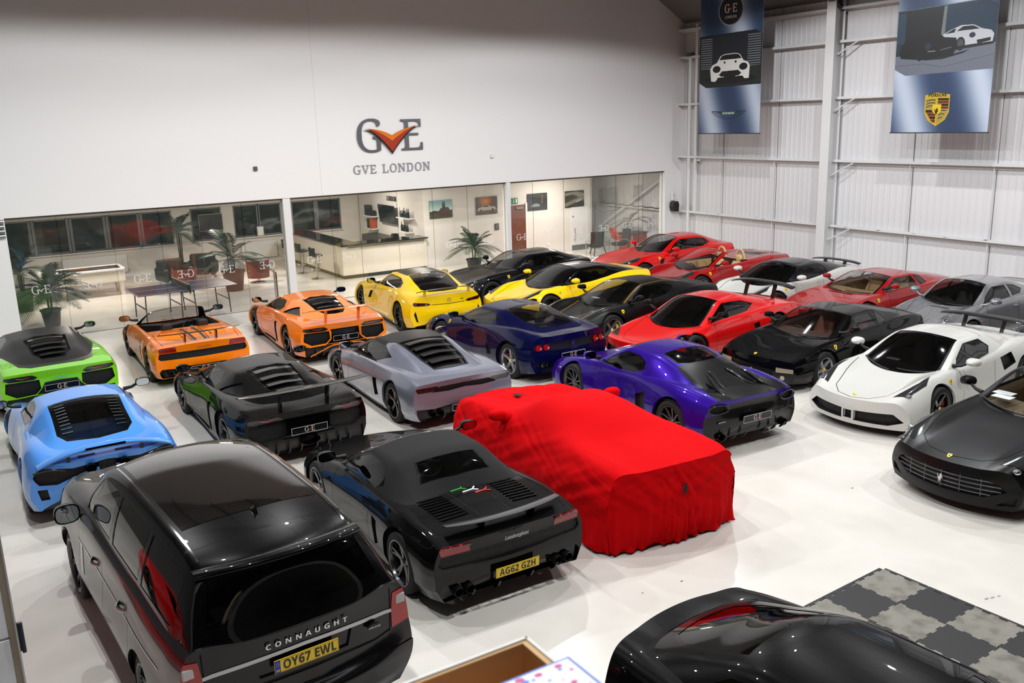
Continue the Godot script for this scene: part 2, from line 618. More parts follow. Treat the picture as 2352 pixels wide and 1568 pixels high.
		for r: Dictionary in regs:
			var s := slot(r.k, r.m) if r.m != null else {}
			var p: PackedVector2Array = r.p
			for i in p.size():
				if r.m != null and cross_centre(p[i].clamp(lo, hi)): s.c = true
			if absf(r.d) < 0.001: continue
			var mb: Mb = r.wall if r.wall else s.mb
			for i in p.size():
				var a := p[i]; var b := p[(i + 1) % p.size()]
				if (a.x < lo.x - 1e-4 and b.x < lo.x - 1e-4) or (a.y < lo.y - 1e-4 and b.y < lo.y - 1e-4) or (a.x > hi.x + 1e-4 and b.x > hi.x + 1e-4) or (a.y > hi.y + 1e-4 and b.y > hi.y + 1e-4): continue
				a = a.clamp(lo, hi); b = b.clamp(lo, hi)
				if cross_centre(a) and cross_centre(b): continue
				var k := maxi(1, int(a.distance_to(b) / 0.06))
				for j in k:
					var q0 := a.lerp(b, float(j) / k); var q1 := a.lerp(b, float(j + 1) / k)
					var p0 := pt(q0); var p1 := pt(q1)
					var n0 := nrm(q0); var n1 := nrm(q1)
					mb.flat(p0, p1, p1 - n1 * r.d, p0 - n0 * r.d, (p1 - p0).cross(n0))
# ------------------------------------------------------------------ car parts
func V(a: Array) -> Array:
	var o := []
	for i in range(0, a.size(), 2): o.append(Vector2(a[i], a[i + 1]))
	return o

var cachem := {}
func turned() -> Transform3D:
	return Transform3D(Basis(Vector3(1, 0, 0), Vector3(0, 0, 1), Vector3(0, -1, 0)), Vector3.ZERO)  # y to z
func tyre_mesh(R: float, w: float, rr: float) -> Mesh:
	var key := "tyre%.3f%.3f%.3f" % [R, w, rr]
	if not cachem.has(key):
		var m := Mb.new()
		m.x = turned()
		var h := w * 0.5
		m.lathe([Vector2(rr - 0.004, -h * 0.9), Vector2(R - 0.05, -h), Vector2(R - 0.012, -h * 0.9), Vector2(R, -h * 0.7), Vector2(R, -h * 0.28), Vector2(R - 0.006, -h * 0.24), Vector2(R - 0.006, -h * 0.18), Vector2(R, -h * 0.14), Vector2(R, h * 0.14), Vector2(R - 0.006, h * 0.18), Vector2(R - 0.006, h * 0.24), Vector2(R, h * 0.28), Vector2(R, h * 0.7), Vector2(R - 0.012, h * 0.9), Vector2(R - 0.05, h), Vector2(rr + 0.02, h * 0.98), Vector2(rr - 0.004, h * 0.9)], 40)
		cachem[key] = m.mesh()
	return cachem[key]
# style: [spokes, width at hub, width at rim, fork (0 or spread), lip]
func rim_mesh(style: String, w: float, rr: float) -> Mesh:
	var key := "rim%s%.3f%.3f" % [style, w, rr]
	if cachem.has(key): return cachem[key]
	var st: Array = {"star": [5, 0.075, 0.055, 0.0], "ydouble": [5, 0.05, 0.03, 0.30], "multi": [10, 0.035, 0.022, 0.0], "fan": [7, 0.045, 0.022, 0.18], "twin": [10, 0.03, 0.02, 0.12]}[style]
	var m := Mb.new()
	m.x = turned()
	var h := w * 0.5
	m.lathe([Vector2(rr, h * 0.9), Vector2(rr + 0.004, h * 0.97), Vector2(rr - 0.012, h * 0.97), Vector2(rr - 0.022, h * 0.78), Vector2(rr - 0.028, -h * 0.3), Vector2(rr - 0.03, -h * 0.8)], 36)
	m.lathe([Vector2(0.0, h * 0.74), Vector2(0.034, h * 0.74), Vector2(0.045, h * 0.66), Vector2(0.06, h * 0.62), Vector2(0.07, h * 0.3)], 18)
	var yo := h * 0.84; var yi := h * 0.64
	for k in st[0]:
		var a0: float = TAU * k / st[0]
		var arms := [[0.0, 0.0]] if st[3] == 0.0 else [[-st[3] * 0.5, 0.0], [st[3] * 0.5, 0.0]]
		for ar: Array in arms:
			var ring := []
			for s in 4:
				var t := s / 3.0
				var r := lerpf(0.05, rr - 0.012, t)
				var ang: float = a0 + ar[0] * pow(t, 0.7 if st[3] > 0 else 1.0)
				var c := Vector3(cos(ang), 0, sin(ang)); var sd := Vector3(-sin(ang), 0, cos(ang))
				var hw: float = lerpf(st[1], st[2], t) * 0.5
				var y := lerpf(yi, yo, t * t)
				ring.append([c * r - sd * hw + Vector3.UP * (y - 0.028), c * r - sd * hw * 0.75 + Vector3.UP * y, c * r + sd * hw * 0.75 + Vector3.UP * y, c * r + sd * hw + Vector3.UP * (y - 0.028)])
			for s in 3:
				var A: Array = ring[s]; var B: Array = ring[s + 1]
				for e in 3:
					var o: Vector3 = Vector3.UP if e == 1 else (A[e] - A[3 - e]) + Vector3.UP * 0.01
					if e == 2: o = A[3] - A[0]
					if e == 0: o = A[0] - A[3]
					m.flat(A[e], A[e + 1], B[e + 1], B[e], o)
	cachem[key] = m.mesh()
	return cachem[key]
func disc_mesh(rr: float) -> Mesh:
	var key := "disc%.3f" % rr
	if not cachem.has(key):
		var m := Mb.new()
		m.x = turned()
		m.lathe([Vector2(0.05, 0.035), Vector2(rr * 0.45, 0.035), Vector2(rr * 0.46, 0.02), Vector2(rr * 0.78, 0.02), Vector2(rr * 0.78, -0.01), Vector2(rr * 0.4, -0.01)], 28)
		cachem[key] = m.mesh()
	return cachem[key]
func caliper_mesh(rr: float) -> Mesh:
	var key := "cal%.3f" % rr
	if not cachem.has(key):
		var m := Mb.new()
		m.x = turned()
		var rings := []
		for i in 7:
			var a := lerpf(-0.42, 0.42, i / 6.0)
			var c := Vector3(cos(a), 0, sin(a))
			var q := 0.8 if i == 0 or i == 6 else 1.0
			rings.append([c * rr * 0.60 + Vector3.UP * 0.02, c * rr * 0.60 + Vector3.UP * 0.055 * q, c * rr * (0.85 * q) + Vector3.UP * 0.055 * q, c * rr * (0.87 * q) + Vector3.UP * 0.01])
		m.skin(rings, true, true)
		cachem[key] = m.mesh()
	return cachem[key]
func wheel(parent: Node3D, at: Vector3, R: float, w: float, rr: float, style: String, rimm: Material, calm: Material, side: float, capm: Material = null) -> void:
	var ty := put("tyre", tyre_mesh(R, w, rr), mat("rubber", Color(0.028, 0.028, 0.03), 0.78), parent)
	ty.position = at
	ty.rotation = Vector3(0, 0 if side > 0 else PI, 0)
	put("rim", rim_mesh(style, w, rr), rimm, ty).rotation.z = at.x * 1.7
	put("brake_disc", disc_mesh(rr), mat("disc", Color(0.32, 0.32, 0.33), 0.35, 0.9), ty)
	var ca := put("brake_caliper", caliper_mesh(rr), calm, ty)
	ca.rotation.z = (0.25 if (at.x > 0) != (side > 0) else PI - 0.25)
	if capm:
		var m := Mb.new()
		m.x = turned()
		m.lathe([Vector2(0, w * 0.385), Vector2(0.028, w * 0.385), Vector2(0.031, w * 0.36)], 12)
		put("wheel_cap", m, capm, ty)

func seat_mesh() -> Mesh:
	if not cachem.has("seat"):
		var m := Mb.new()
		m.ball(Vector3(0.05, 0.10, 0), Vector3(0.30, 0.10, 0.25), 14, 8, 0.6)
		m.ball(Vector3(0.10, 0.15, 0.21), Vector3(0.25, 0.08, 0.06), 10, 6, 0.7)
		m.ball(Vector3(0.10, 0.15, -0.21), Vector3(0.25, 0.08, 0.06), 10, 6, 0.7)
		var rings := []
		for i in 7:
			var t := i / 6.0
			var c := Vector3(-0.18 - 0.24 * t, 0.10 + 0.56 * t, 0)
			var hw := lerpf(0.25, 0.17, t * t); var d := lerpf(0.09, 0.055, t)
			var ring := []
			for k in 12:
				var a := TAU * k / 12
				ring.append(c + Vector3(signf(cos(a)) * pow(absf(cos(a)), 0.6) * d, 0, signf(sin(a)) * pow(absf(sin(a)), 0.7) * hw))
			rings.append(ring)
		m.skin(rings, true, true)
		m.ball(Vector3(-0.46, 0.74, 0), Vector3(0.055, 0.10, 0.12), 12, 8, 0.7)
		cachem["seat"] = m.mesh()
	return cachem["seat"]
func helm_mesh() -> Mesh:
	if not cachem.has("helm"):
		var m := Mb.new()
		var pts := []
		for k in 21:
			var a := TAU * k / 20
			pts.append(Vector3(0.06 * sin(a) * 0.6, 0.175 * sin(a), 0.18 * cos(a)))
		m.tube(pts, 0.016, 6, false)
		m.ball(Vector3.ZERO, Vector3(0.03, 0.06, 0.07), 10, 6)
		m.tube([Vector3(0, 0, -0.17), Vector3(0, 0, 0.17)], 0.014, 6)
		m.tube([Vector3(0, 0, 0), Vector3(-0.03, -0.16, 0)], 0.014, 6)
		m.tube([Vector3(0, 0, 0), Vector3(0.25, -0.06, 0)], 0.03, 6)
		cachem["helm"] = m.mesh()
	return cachem["helm"]

func mirror(parent: Node3D, at: Vector3, size: Vector3, m: Material, armm: Material, style := 0) -> void:
	for s: float in [1.0, -1.0]:
		var mb := Mb.new()
		# housing: rounded shell, flat glass to the rear
		var rings := []
		for i in 7:
			var t := i / 6.0
			var q := sqrt(maxf(0.0, 1.0 - pow(t, 2.2)))
			q = maxf(q, 0.03)
			var ring := []
			for k in 14:
				var a := TAU * k / 14
				var cz := signf(cos(a)) * pow(absf(cos(a)), 0.7); var cy := signf(sin(a)) * pow(absf(sin(a)), 0.7)
				ring.append(Vector3(at.x - size.x * 0.5 + size.x * t, at.y + cy * size.y * 0.5 * q * (1.0 if style == 0 else 1.0 - 0.3 * cz * s), (at.z + cz * size.z * 0.5 * q) * s))
			rings.append(ring)
		mb.skin(rings)
		var o := put("side_mirror", mb, m, parent)
		var g := Mb.new()
		for k in 14:
			var a: Vector3 = rings[0][k].lerp(Vector3(at.x - size.x * 0.5, at.y, at.z * s), 0.12); var b: Vector3 = rings[0][(k + 1) % 14].lerp(Vector3(at.x - size.x * 0.5, at.y, at.z * s), 0.12)
			var c := Vector3(at.x - size.x * 0.5 - 0.002, at.y, at.z * s)
			g.p3(c, a - Vector3(0.002, 0, 0), b - Vector3(0.002, 0, 0), Vector3.LEFT, Vector3.LEFT, Vector3.LEFT)
		put("mirror_glass", g, mat("mirror", Color(0.75, 0.78, 0.8), 0.04, 1.0), o)
		var ar := Mb.new()
		var z0 := at.z - size.z * 0.35
		ar.tube([Vector3(at.x + 0.05, at.y - size.y * 0.75, (z0 - 0.20) * s), Vector3(at.x + 0.02, at.y - size.y * 0.6, (z0 - 0.08) * s), Vector3(at.x, at.y - size.y * 0.25, z0 * s)], [0.032, 0.024, 0.02], 8)
		put("mirror_arm", ar, armm, o)

func pipe(parent: Node3D, at: Vector3, r: float, m: Material, squash := 1.0) -> void:
	var mb := Mb.new()
	mb.x = Transform3D(Basis(Vector3(0, 1, 0), Vector3(-1, 0, 0), Vector3(0, 0, squash)), at)
	mb.lathe([Vector2(r, -0.12), Vector2(r, 0.02), Vector2(r * 0.93, 0.03), Vector2(r * 0.86, 0.02), Vector2(r * 0.84, -0.05), Vector2(0, -0.05)], 20)
	put("exhaust_pipe", mb, m, parent)

func wing(parent: Node3D, x: float, y: float, hz: float, chord: float, drop: float, m: Material, posts: Array, postm: Material, base_y: float, lean := 0.12, sweep := 0.0) -> void:
	var rings := []
	var n := 17
	for i in n:
		var t := lerpf(-1, 1, i / (n - 1.0))
		var z := t * hz
		var e := absf(t)
		var yy := y - drop * pow(e, 3.0)
		var xx := x + sweep * e * e
		var c := chord * (1.0 - 0.25 * pow(e, 4.0))
		var ring := []
		for q: Array in [[0.5, 0.0], [0.3, 0.016], [-0.1, 0.022], [-0.5, 0.03], [-0.5, 0.022], [-0.1, 0.004], [0.3, -0.006]]:
			ring.append(Vector3(xx + q[0] * c, yy + q[1], z))
		rings.append(ring)
	var mb := Mb.new()
	mb.skin(rings, true, true)
	var w := put("rear_wing", mb, m, parent)
	for pz: float in posts:
		for s: float in [1.0, -1.0]:
			var b := Mb.new()
			var p := PackedVector2Array([Vector2(x - 0.05, y - drop * pow(pz / hz, 3) + 0.004), Vector2(x + 0.09, y - drop * pow(pz / hz, 3) + 0.004), Vector2(x + 0.09 + lean, base_y - 0.03), Vector2(x - 0.02 + lean, base_y - 0.03)])
			b.prism(p, s * pz - 0.011, s * pz + 0.011)
			put("wing_post", b, postm, w)

func plate(parent: Node3D, at: Vector3, lean: float, kind := "house", txt := "") -> void:
	var w := 0.56 if kind == "house" else 0.52
	var h := 0.118 if kind == "house" else 0.112
	var up := Vector3(sin(lean), cos(lean), 0)
	var rt := Vector3(0, 0, 1)
	var nm := rt.cross(up)
	var b := Basis(rt, up, nm)
	var mb := boxmb(Vector3.ZERO, Vector3(w, h, 0.008), 0.002)
	var pm := mat("plate_black", Color(0.022, 0.022, 0.03), 0.25) if kind == "house" else mat("plate_yellow", Color(0.93, 0.78, 0.04), 0.35)
	var o := put("number_plate", mb, pm, parent)
	o.transform = Transform3D(b, at)
	var edge := Mb.new()
	var em := mat("plate_white", Color(0.8, 0.8, 0.8), 0.4) if kind == "house" else mat("plate_ink", Color(0.02, 0.02, 0.02), 0.4)
	var t := 0.005 if kind == "house" else 0.0015
	for s: float in [-1.0, 1.0]:
		edge.box(Vector3(0, s * (h * 0.5 - 0.007), 0.004), Vector3(w - 0.01, t, 0.002))
		edge.box(Vector3(s * (w * 0.5 - 0.006), 0, 0.004), Vector3(t, h - 0.014, 0.002))
	put("border", edge, em, o)
	if kind == "house":
		var wm := mat("plate_white", Color.WHITE)
		house_mark(o, 0.074, 0.0045, wm, wm)
	else:
		var off := 0.0
		if kind == "flagged":
			put("country_band", boxmb(Vector3(-w * 0.5 + 0.024, 0, 0.004), Vector3(0.044, h - 0.006, 0.002)), mat("band_blue", Color(0.03, 0.16, 0.62), 0.4), o)
			write("GB", 0.016, Vector3(-w * 0.5 + 0.024, -0.032, 0.0055), Vector3.RIGHT, Vector3.UP, mat("plate_yellow", Color.WHITE), o, "lettering", "Droid Sans", true, 1.0, 0, 0.001)
			var st := Mb.new()
			for k in 12: st.ball(Vector3(-w * 0.5 + 0.024 + 0.012 * cos(TAU * k / 12), 0.018 + 0.012 * sin(TAU * k / 12), 0.0055), Vector3(0.002, 0.002, 0.001), 5, 3)
			put("star_ring", st, mat("plate_yellow", Color.WHITE), o)
			off = 0.022
		write(txt, 0.074, Vector3(off, 0, 0.005), Vector3.RIGHT, Vector3.UP, em, o, "lettering", "Droid Sans", true, 0.90, 0, 0.002)

# the two tall letters with the winged v, in the local xy plane of 'o'
func house_mark(o: Node3D, h: float, z: float, gm: Material, e_m: Material, depth := 0.002) -> void:
	write("G", h, Vector3(-h * 0.64, 0, z), Vector3.RIGHT, Vector3.UP, gm, o, "letter", "Droid Serif", false, 0.95, 0, depth)
	write("E", h, Vector3(h * 0.68, 0, z), Vector3.RIGHT, Vector3.UP, e_m, o, "letter", "Droid Serif", false, 0.95, 0, depth)
	var sw := Mb.new()
	sw.prism(swoosh_poly(h * 0.62), z + depth, z + depth * 2.0)
	put("winged_v", sw, mat("swoosh_orange", Color(0.80, 0.27, 0.03), 0.35), o)

func shield(parent: Node3D, at: Vector3, right: Vector3, up: Vector3, s: float) -> void:
	var p := PackedVector2Array()
	for a: Array in [[-0.5, 0.55], [0, 0.62], [0.5, 0.55], [0.52, 0.1], [0.35, -0.35], [0, -0.68], [-0.35, -0.35], [-0.52, 0.1]]: p.append(Vector2(a[0], a[1]) * s)
	var mb := Mb.new()
	mb.prism(p, 0.0, 0.004)
	var o := put("shield_badge", mb, mat("badge_yellow", Color(0.95, 0.80, 0.05), 0.35), parent)
	o.transform = Transform3D(Basis(right.normalized(), up.normalized(), right.cross(up).normalized()), at)
	var hb := Mb.new()
	hb.prism(horse_poly(s * 0.36), 0.004, 0.006)
	put("horse_mark", hb, mat("plate_ink", Color.BLACK), o)

# ------------------------------------------------------------------ the assembler
func lin(a: float, b: float, n: int) -> Array:
	var o := []
	for i in n + 1: o.append(lerpf(a, b, float(i) / n))
	return o

func top_y(sh: Shape, x: float, z: float) -> float:
	var prev := sh.body(x, 5.0)
	for i in 60:
		var q := sh.body(x, 5.0 - 3.2 * (i + 1) / 60.0)
		if q.z >= z:
			var t := (z - prev.z) / maxf(q.z - prev.z, 1e-5)
			return lerpf(prev.y, q.y, t)
		prev = q
	return prev.y

func finish(cut: Cut, parent: Node3D, mainname: String, mainmat: Material, acc: Mb = null) -> MeshInstance3D:
	var o: MeshInstance3D = null
	if acc != null: acc.add(cut.main)
	elif cut.main.v.size():
		var full := Mb.new()
		full.add(cut.main); full.add(cut.main, true)
		o = put(mainname, full, mainmat, parent)
	for key: String in cut.made:
		var r: Dictionary = cut.made[key]
		if r.mb.v.size() == 0: continue
		if r.c or key.ends_with("seam"):
			var fm := Mb.new()
			fm.add(r.mb); fm.add(r.mb, true)
			put(key, fm, r.m, parent)
		else:
			put(key, r.mb, r.m, parent)
			var fm := Mb.new()
			fm.add(r.mb, true)
			put(key, fm, r.m, parent)
	return o

func rows_scaled(rows: Array, f: Callable) -> Array:
	var o := []
	for r: Array in rows: o.append(f.call(r.duplicate()))
	return o

func car(s: Dictionary) -> Node3D:
	var root := thing(s.get("called", "sports_car"), s.label, "car", Vector3(s.at[0], 0, s.at[1]), deg_to_rad(90.0 - s.th), s.get("group", ""))
	var sh := Shape.new(s.rows, s)
	# seat the greenhouse on the body
	if s.has("g"):
		var us := []; var by := []
		for i in (sh.nk - 1) * 5 + 1:
			var u := i / 5.0
			us.append(u)
			by.append(top_y(sh, sh.gx[0].at(u), sh.gx[2].at(u)) - 0.012)
		sh.gx[1] = Pch.new(us, by)
		var g: Array = s.g
		var kx: float = s.get("kx", 1.0); var ky: float = s.get("ky", 1.0); var kz: float = s.get("kz", 1.0)
		var ry := []; var cy := []; var ui := []
		for i in sh.nk:
			ui.append(float(i)); ry.append(g[i][4] * ky); cy.append(g[i][7] * ky)
		for e in [0, sh.nk - 1]:
			ry[e] = top_y(sh, g[e][3] * kx, g[e][5] * kz) - 0.012
			cy[e] = top_y(sh, g[e][6] * kx, 0.0) - 0.012
		sh.gx[4] = Pch.new(ui, ry); sh.gx[7] = Pch.new(ui, cy)
	sh.gbulge = s.get("gbulge", 0.02)
	var pm: Material = s.paint
	var acc := Mb.new()
	var cb := Cut.new(); var cf := Cut.new(); var cr := Cut.new(); var cg := Cut.new()
	var L := sh.x1 - sh.x0
	var wl := []
	for seg in 5:
		for i in [5, 6, 6, 5, 5][seg]: wl.append(seg + float(i) / [5, 6, 6, 5, 5][seg])
	wl.append(5.0)
	cb.setup(sh.body, lin(sh.x0, sh.x1, s.get("nu", 62)), wl, 1.0, 0.33, Vector3(0, 0.6, 0.8))
	cf.setup(func(a: float, b: float): return sh.cap(true, a, b), lin(0, 1, 16), lin(0, 1, 14), 0.85, 0.5, Vector3(1, 0, 0))
	cr.setup(func(a: float, b: float): return sh.cap(false, a, b), lin(0, 1, 16), lin(0, 1, 14), 0.85, 0.55, Vector3(-1, 0, 0))
	var cuts := {"b": cb, "f": cf, "r": cr}
	var has_g: bool = s.has("g")
	if has_g:
		var g1: float = s.get("gend", sh.nk - 1.0)
		cg.setup(sh.house, lin(0, g1, int(g1 * 9)), lin(0, 1, 6) + lin(1, 2, 10).slice(1), 0.75, 0.42, Vector3(0, 1, 0.3))
		cuts["g"] = cg
	# wheel arches
	var dark := mat("dark_plastic", Color(0.018, 0.018, 0.02), 0.6)
	var liner := Mb.new()
	for k in 2:
		var ax: float = s.ax[k]; var R: float = s.arch[k]; var yc: float = s.wr[k] + 0.005
		if R <= 0: continue
		var poly := PackedVector2Array()
		var n := 26
		for i in n + 1:
			var a := lerpf(PI + 0.5, -0.5, float(i) / n)
			var q := Vector2(ax + cos(a) * R, yc + sin(a) * R)
			var yb := sh.body(clampf(q.x, sh.x0, sh.x1), 0).y
			if q.y < yb + 0.012: continue
			poly.append(cb.inv(q, 0, 0, 3.2))
		var p := PackedVector2Array([Vector2(poly[0].x, -0.2)])
		p.append_array(poly)
		p.append(Vector2(poly[poly.size() - 1].x, -0.2))
		cb.raw("arch", p, null, 0.035, acc)
		var zi := 0.42
		for i in 18:
			var a0 := lerpf(PI + 0.35, -0.35, i / 18.0); var a1 := lerpf(PI + 0.35, -0.35, (i + 1) / 18.0)
			var q0 := Vector3(ax + cos(a0) * (R + 0.012), yc + sin(a0) * (R + 0.012), 0); var q1 := Vector3(ax + cos(a1) * (R + 0.012), yc + sin(a1) * (R + 0.012), 0)
			if q0.y < 0.1 or q1.y < 0.1: continue
			var zo: float = sh.body(clampf(ax, sh.x0, sh.x1), 1.5).z - 0.05
			var qs := []
			for e: Array in [[q0, zi], [q1, zi], [q1, zo], [q0, zo]]:
				var lim := top_y(sh, clampf(e[0].x, sh.x0, sh.x1), e[1]) - .03
				qs.append(Vector3(e[0].x, minf(e[0].y, lim), e[1]))
			liner.flat(qs[0], qs[1], qs[2], qs[3], Vector3(ax, yc, 0) - q0)
			liner.flat(Vector3(ax, yc, zi), qs[0], qs[1], Vector3(ax, yc, zi), Vector3(0, 0, 1))
	# floor pan
	for i in 20:
		var xa := lerpf(sh.x0 + 0.06, sh.x1 - 0.06, i / 20.0); var xb := lerpf(sh.x0 + 0.06, sh.x1 - 0.06, (i + 1) / 20.0)
		var pa := sh.body(xa, 0); var pb := sh.body(xb, 0)
		var za := pa.z - 0.02; var zb := pb.z - 0.02
		for k in 2:
			if absf(xa - s.ax[k]) < s.arch[k] or absf(xb - s.ax[k]) < s.arch[k]: za = 0.42; zb = 0.42
		liner.flat(Vector3(xa, pa.y + 0.01, 0), Vector3(xb, pb.y + 0.01, 0), Vector3(xb, pb.y + 0.01, zb), Vector3(xa, pa.y + 0.01, za), Vector3.DOWN)
	var ub := Mb.new()
	ub.add(liner); ub.add(liner, true)
	put("underbody", ub, dark, root)
	# cabin opening in the body
	if has_g:
		var pts := []
		for i in (sh.nk - 1) * 4 + 1:
			var u := i / 4.0
			if u > s.get("cabin_end", 99.0): break
			pts.append(Vector2(sh.gx[0].at(u), sh.gx[2].at(u) - 0.035))
		var ue: float = minf(s.get("cabin_end", 99.0), sh.nk - 1.0)
		pts.append(Vector2(sh.gx[6].at(ue) + 0.03 if ue >= sh.nk - 1 else pts[-1].x, 0.0))
		for i in 7:
			var q := sh.house(0.0, 2.0 - i / 7.0)
			pts.append(Vector2(q.x - 0.04, maxf(0.0, q.z - 0.02)))
		cb.region("cabin", pts, 1, null, 0.0, [2.6, 5.0])
		# trim walls
		var tr := Mb.new()
		var prev := []
		for i in (sh.nk - 1) * 4 + 1:
			var u := i / 4.0
			var q := sh.house(u, 0)
			if u > s.get("tub_end", 2.4): break
			var cur := [q + Vector3(0, 0.0, -0.03), Vector3(q.x, q.y - 0.05, q.z - 0.06), Vector3(q.x, 0.24, q.z - 0.14), Vector3(q.x, 0.22, 0)]
			if prev.size():
				for k in 3: tr.flat(prev[k], cur[k], cur[k + 1], prev[k + 1], Vector3(0, 0.3 if k < 2 else 1.0, -1))
			prev = cur
		var bk := prev
		tr.flat(bk[0], Vector3(bk[0].x, bk[0].y, 0), Vector3(bk[0].x, 0.22, 0), Vector3(bk[0].x, 0.22, bk[0].z), Vector3(1, 0, 0))
		# dashboard and scuttle
		var c0 := sh.house(0.0, 2.0); var b0 := sh.house(0.0, 1.0)
		var dx: float = s.get("dash", 0.62)
		tr.flat(Vector3(c0.x - 0.05, c0.y - 0.02, 0), Vector3(b0.x - 0.03, b0.y - 0.01, b0.z - 0.05), Vector3(b0.x - dx * 0.45, b0.y + 0.015, b0.z - 0.05), Vector3(c0.x - dx, c0.y + 0.02, 0), Vector3.UP)
		tr.flat(Vector3(c0.x - dx, c0.y + 0.02, 0), Vector3(b0.x - dx * 0.45, b0.y + 0.015, b0.z - 0.05), Vector3(b0.x - dx * 0.45 + 0.1, 0.45, b0.z - 0.05), Vector3(c0.x - dx + 0.1, 0.45, 0), Vector3.LEFT)
		var tf := Mb.new()
		tf.add(tr); tf.add(tr, true)
		put("cabin_trim", tf, s.get("trim", mat("trim_black", Color(0.02, 0.02, 0.021), 0.7)), root)
		var sx: float = s.get("seat", 0.0)
		for z: float in [-0.36, 0.36]:
			var st := put("seat", seat_mesh(), s.get("seatm", mat("leather_black", Color(0.025, 0.025, 0.027), 0.55)), root)
			st.position = Vector3(sx, s.get("seaty", 0.24), z)
		var hw := put("steering_wheel", helm_mesh(), mat("leather_black", Color(0.025, 0.025, 0.027), 0.55), root)
		hw.position = Vector3(c0.x - dx - 0.10, s.get("seaty", 0.24) + 0.45, 0.36 * s.get("hand", 1.0))
	# regions
	for r: Array in s.get("regs", []):
		if r[0] == "line":
			cuts[r[1]].line(r[2], V(r[4]), r[3], r[5], r[6] if r.size() > 6 else 0.008, r[7] if r.size() > 7 else 0.006, r[8] if r.size() > 8 else [-1e9, 1e9])
		else:
			cuts[r[0]].region(r[1], V(r[3]), r[2], r[4], r[5] if r.size() > 5 else 0.0, r[6] if r.size() > 6 else [-1e9, 1e9])
	for k: String in cuts: cuts[k].build()
	finish(cb, root, "body", pm, acc); finish(cf, root, "body", pm, acc); finish(cr, root, "body", pm, acc)
	if has_g and not s.has("roofm"): finish(cg, root, "roof", pm, acc)
	elif has_g: finish(cg, root, s.get("roofname", "roof"), s.roofm)
	var full := Mb.new()
	full.add(acc); full.add(acc, true)
	put("body", full, pm, root)
	# wheels
	var wh: Dictionary = s.wheel
	for k in 2:
		for sd: float in [1.0, -1.0]:
			wheel(root, Vector3(s.ax[k], s.wr[k], s.track[k] * sd), s.wr[k], wh.w[k], wh.rr[k], wh.style, wh.m, wh.get("cal", mat("caliper_black", Color(0.03, 0.03, 0.03), 0.4)), sd, wh.get("cap"))
	if s.has("mir"): mirror(root, Vector3(s.mir[0], s.mir[1], s.mir[2]), s.get("mirs", Vector3(0.15, 0.13, 0.22)), s.get("mirm", pm), s.get("mira", dark), s.get("mirst", 0))
	if s.has("extra"): s.extra.call(root, sh)
	return root

# slats over an opening in the greenhouse or deck; f(u,w)
func slats(parent: Node3D, f: Callable, called: String, list: Array, m: Material, lift := 0.03, th := 0.012) -> void:
	# list of [u front, u back, w outer, bend]: a slat from one side to the other, its rear edge lifted
	for a: Array in list:
		var rings := []
		var n := 13
		for i in n:
			var t := lerpf(-1, 1, i / (n - 1.0))
			var w := lerpf(2.0, a[2], absf(t))
			var bend: float = a[3] * absf(t)
			var p: Vector3 = f.call(a[0] + bend, w); var q: Vector3 = f.call(a[1] + bend, w)
			if t < 0: p.z = -p.z; q.z = -q.z
			rings.append([p + Vector3(0, 0.004, 0), q + Vector3(0, lift, 0), q + Vector3(0, lift - th, 0), p + Vector3(0, -0.01, 0)])
		var mb := Mb.new()
		for i in n - 1:
			for e in 4:
				var A: Vector3 = rings[i][e]; var B: Vector3 = rings[i][(e + 1) % 4]; var C: Vector3 = rings[i + 1][(e + 1) % 4]; var D: Vector3 = rings[i + 1][e]
				mb.flat(A, B, C, D, [Vector3.UP, Vector3.LEFT, Vector3.DOWN, Vector3.RIGHT][e])
		put(called, mb, m, parent)
# ------------------------------------------------------------------ body tables: x, then height and half width of six lines from the sill to the centre
func gw(list: Array, called: String, outline: Array, glass: Material, edge := 0.02, trim: Material = null) -> void:
	var o := PackedVector2Array()
	for i in range(0, outline.size(), 2): o.append(Vector2(outline[i] * 0.75, outline[i + 1] * 0.42))
	if Geometry2D.is_polygon_clockwise(o): o.reverse()
	var tm: Material = trim if trim else BK
	for g in Geometry2D.offset_polygon(o, -edge, Geometry2D.JOIN_ROUND):
		var f := []
		for q in g: f.append_array([q.x / 0.75, q.y / 0.42])
		list.append(["g", called, 3, f, glass, 0.005])
	list.append(["g", called + "_trim", 3, outline, tm, 0.001])

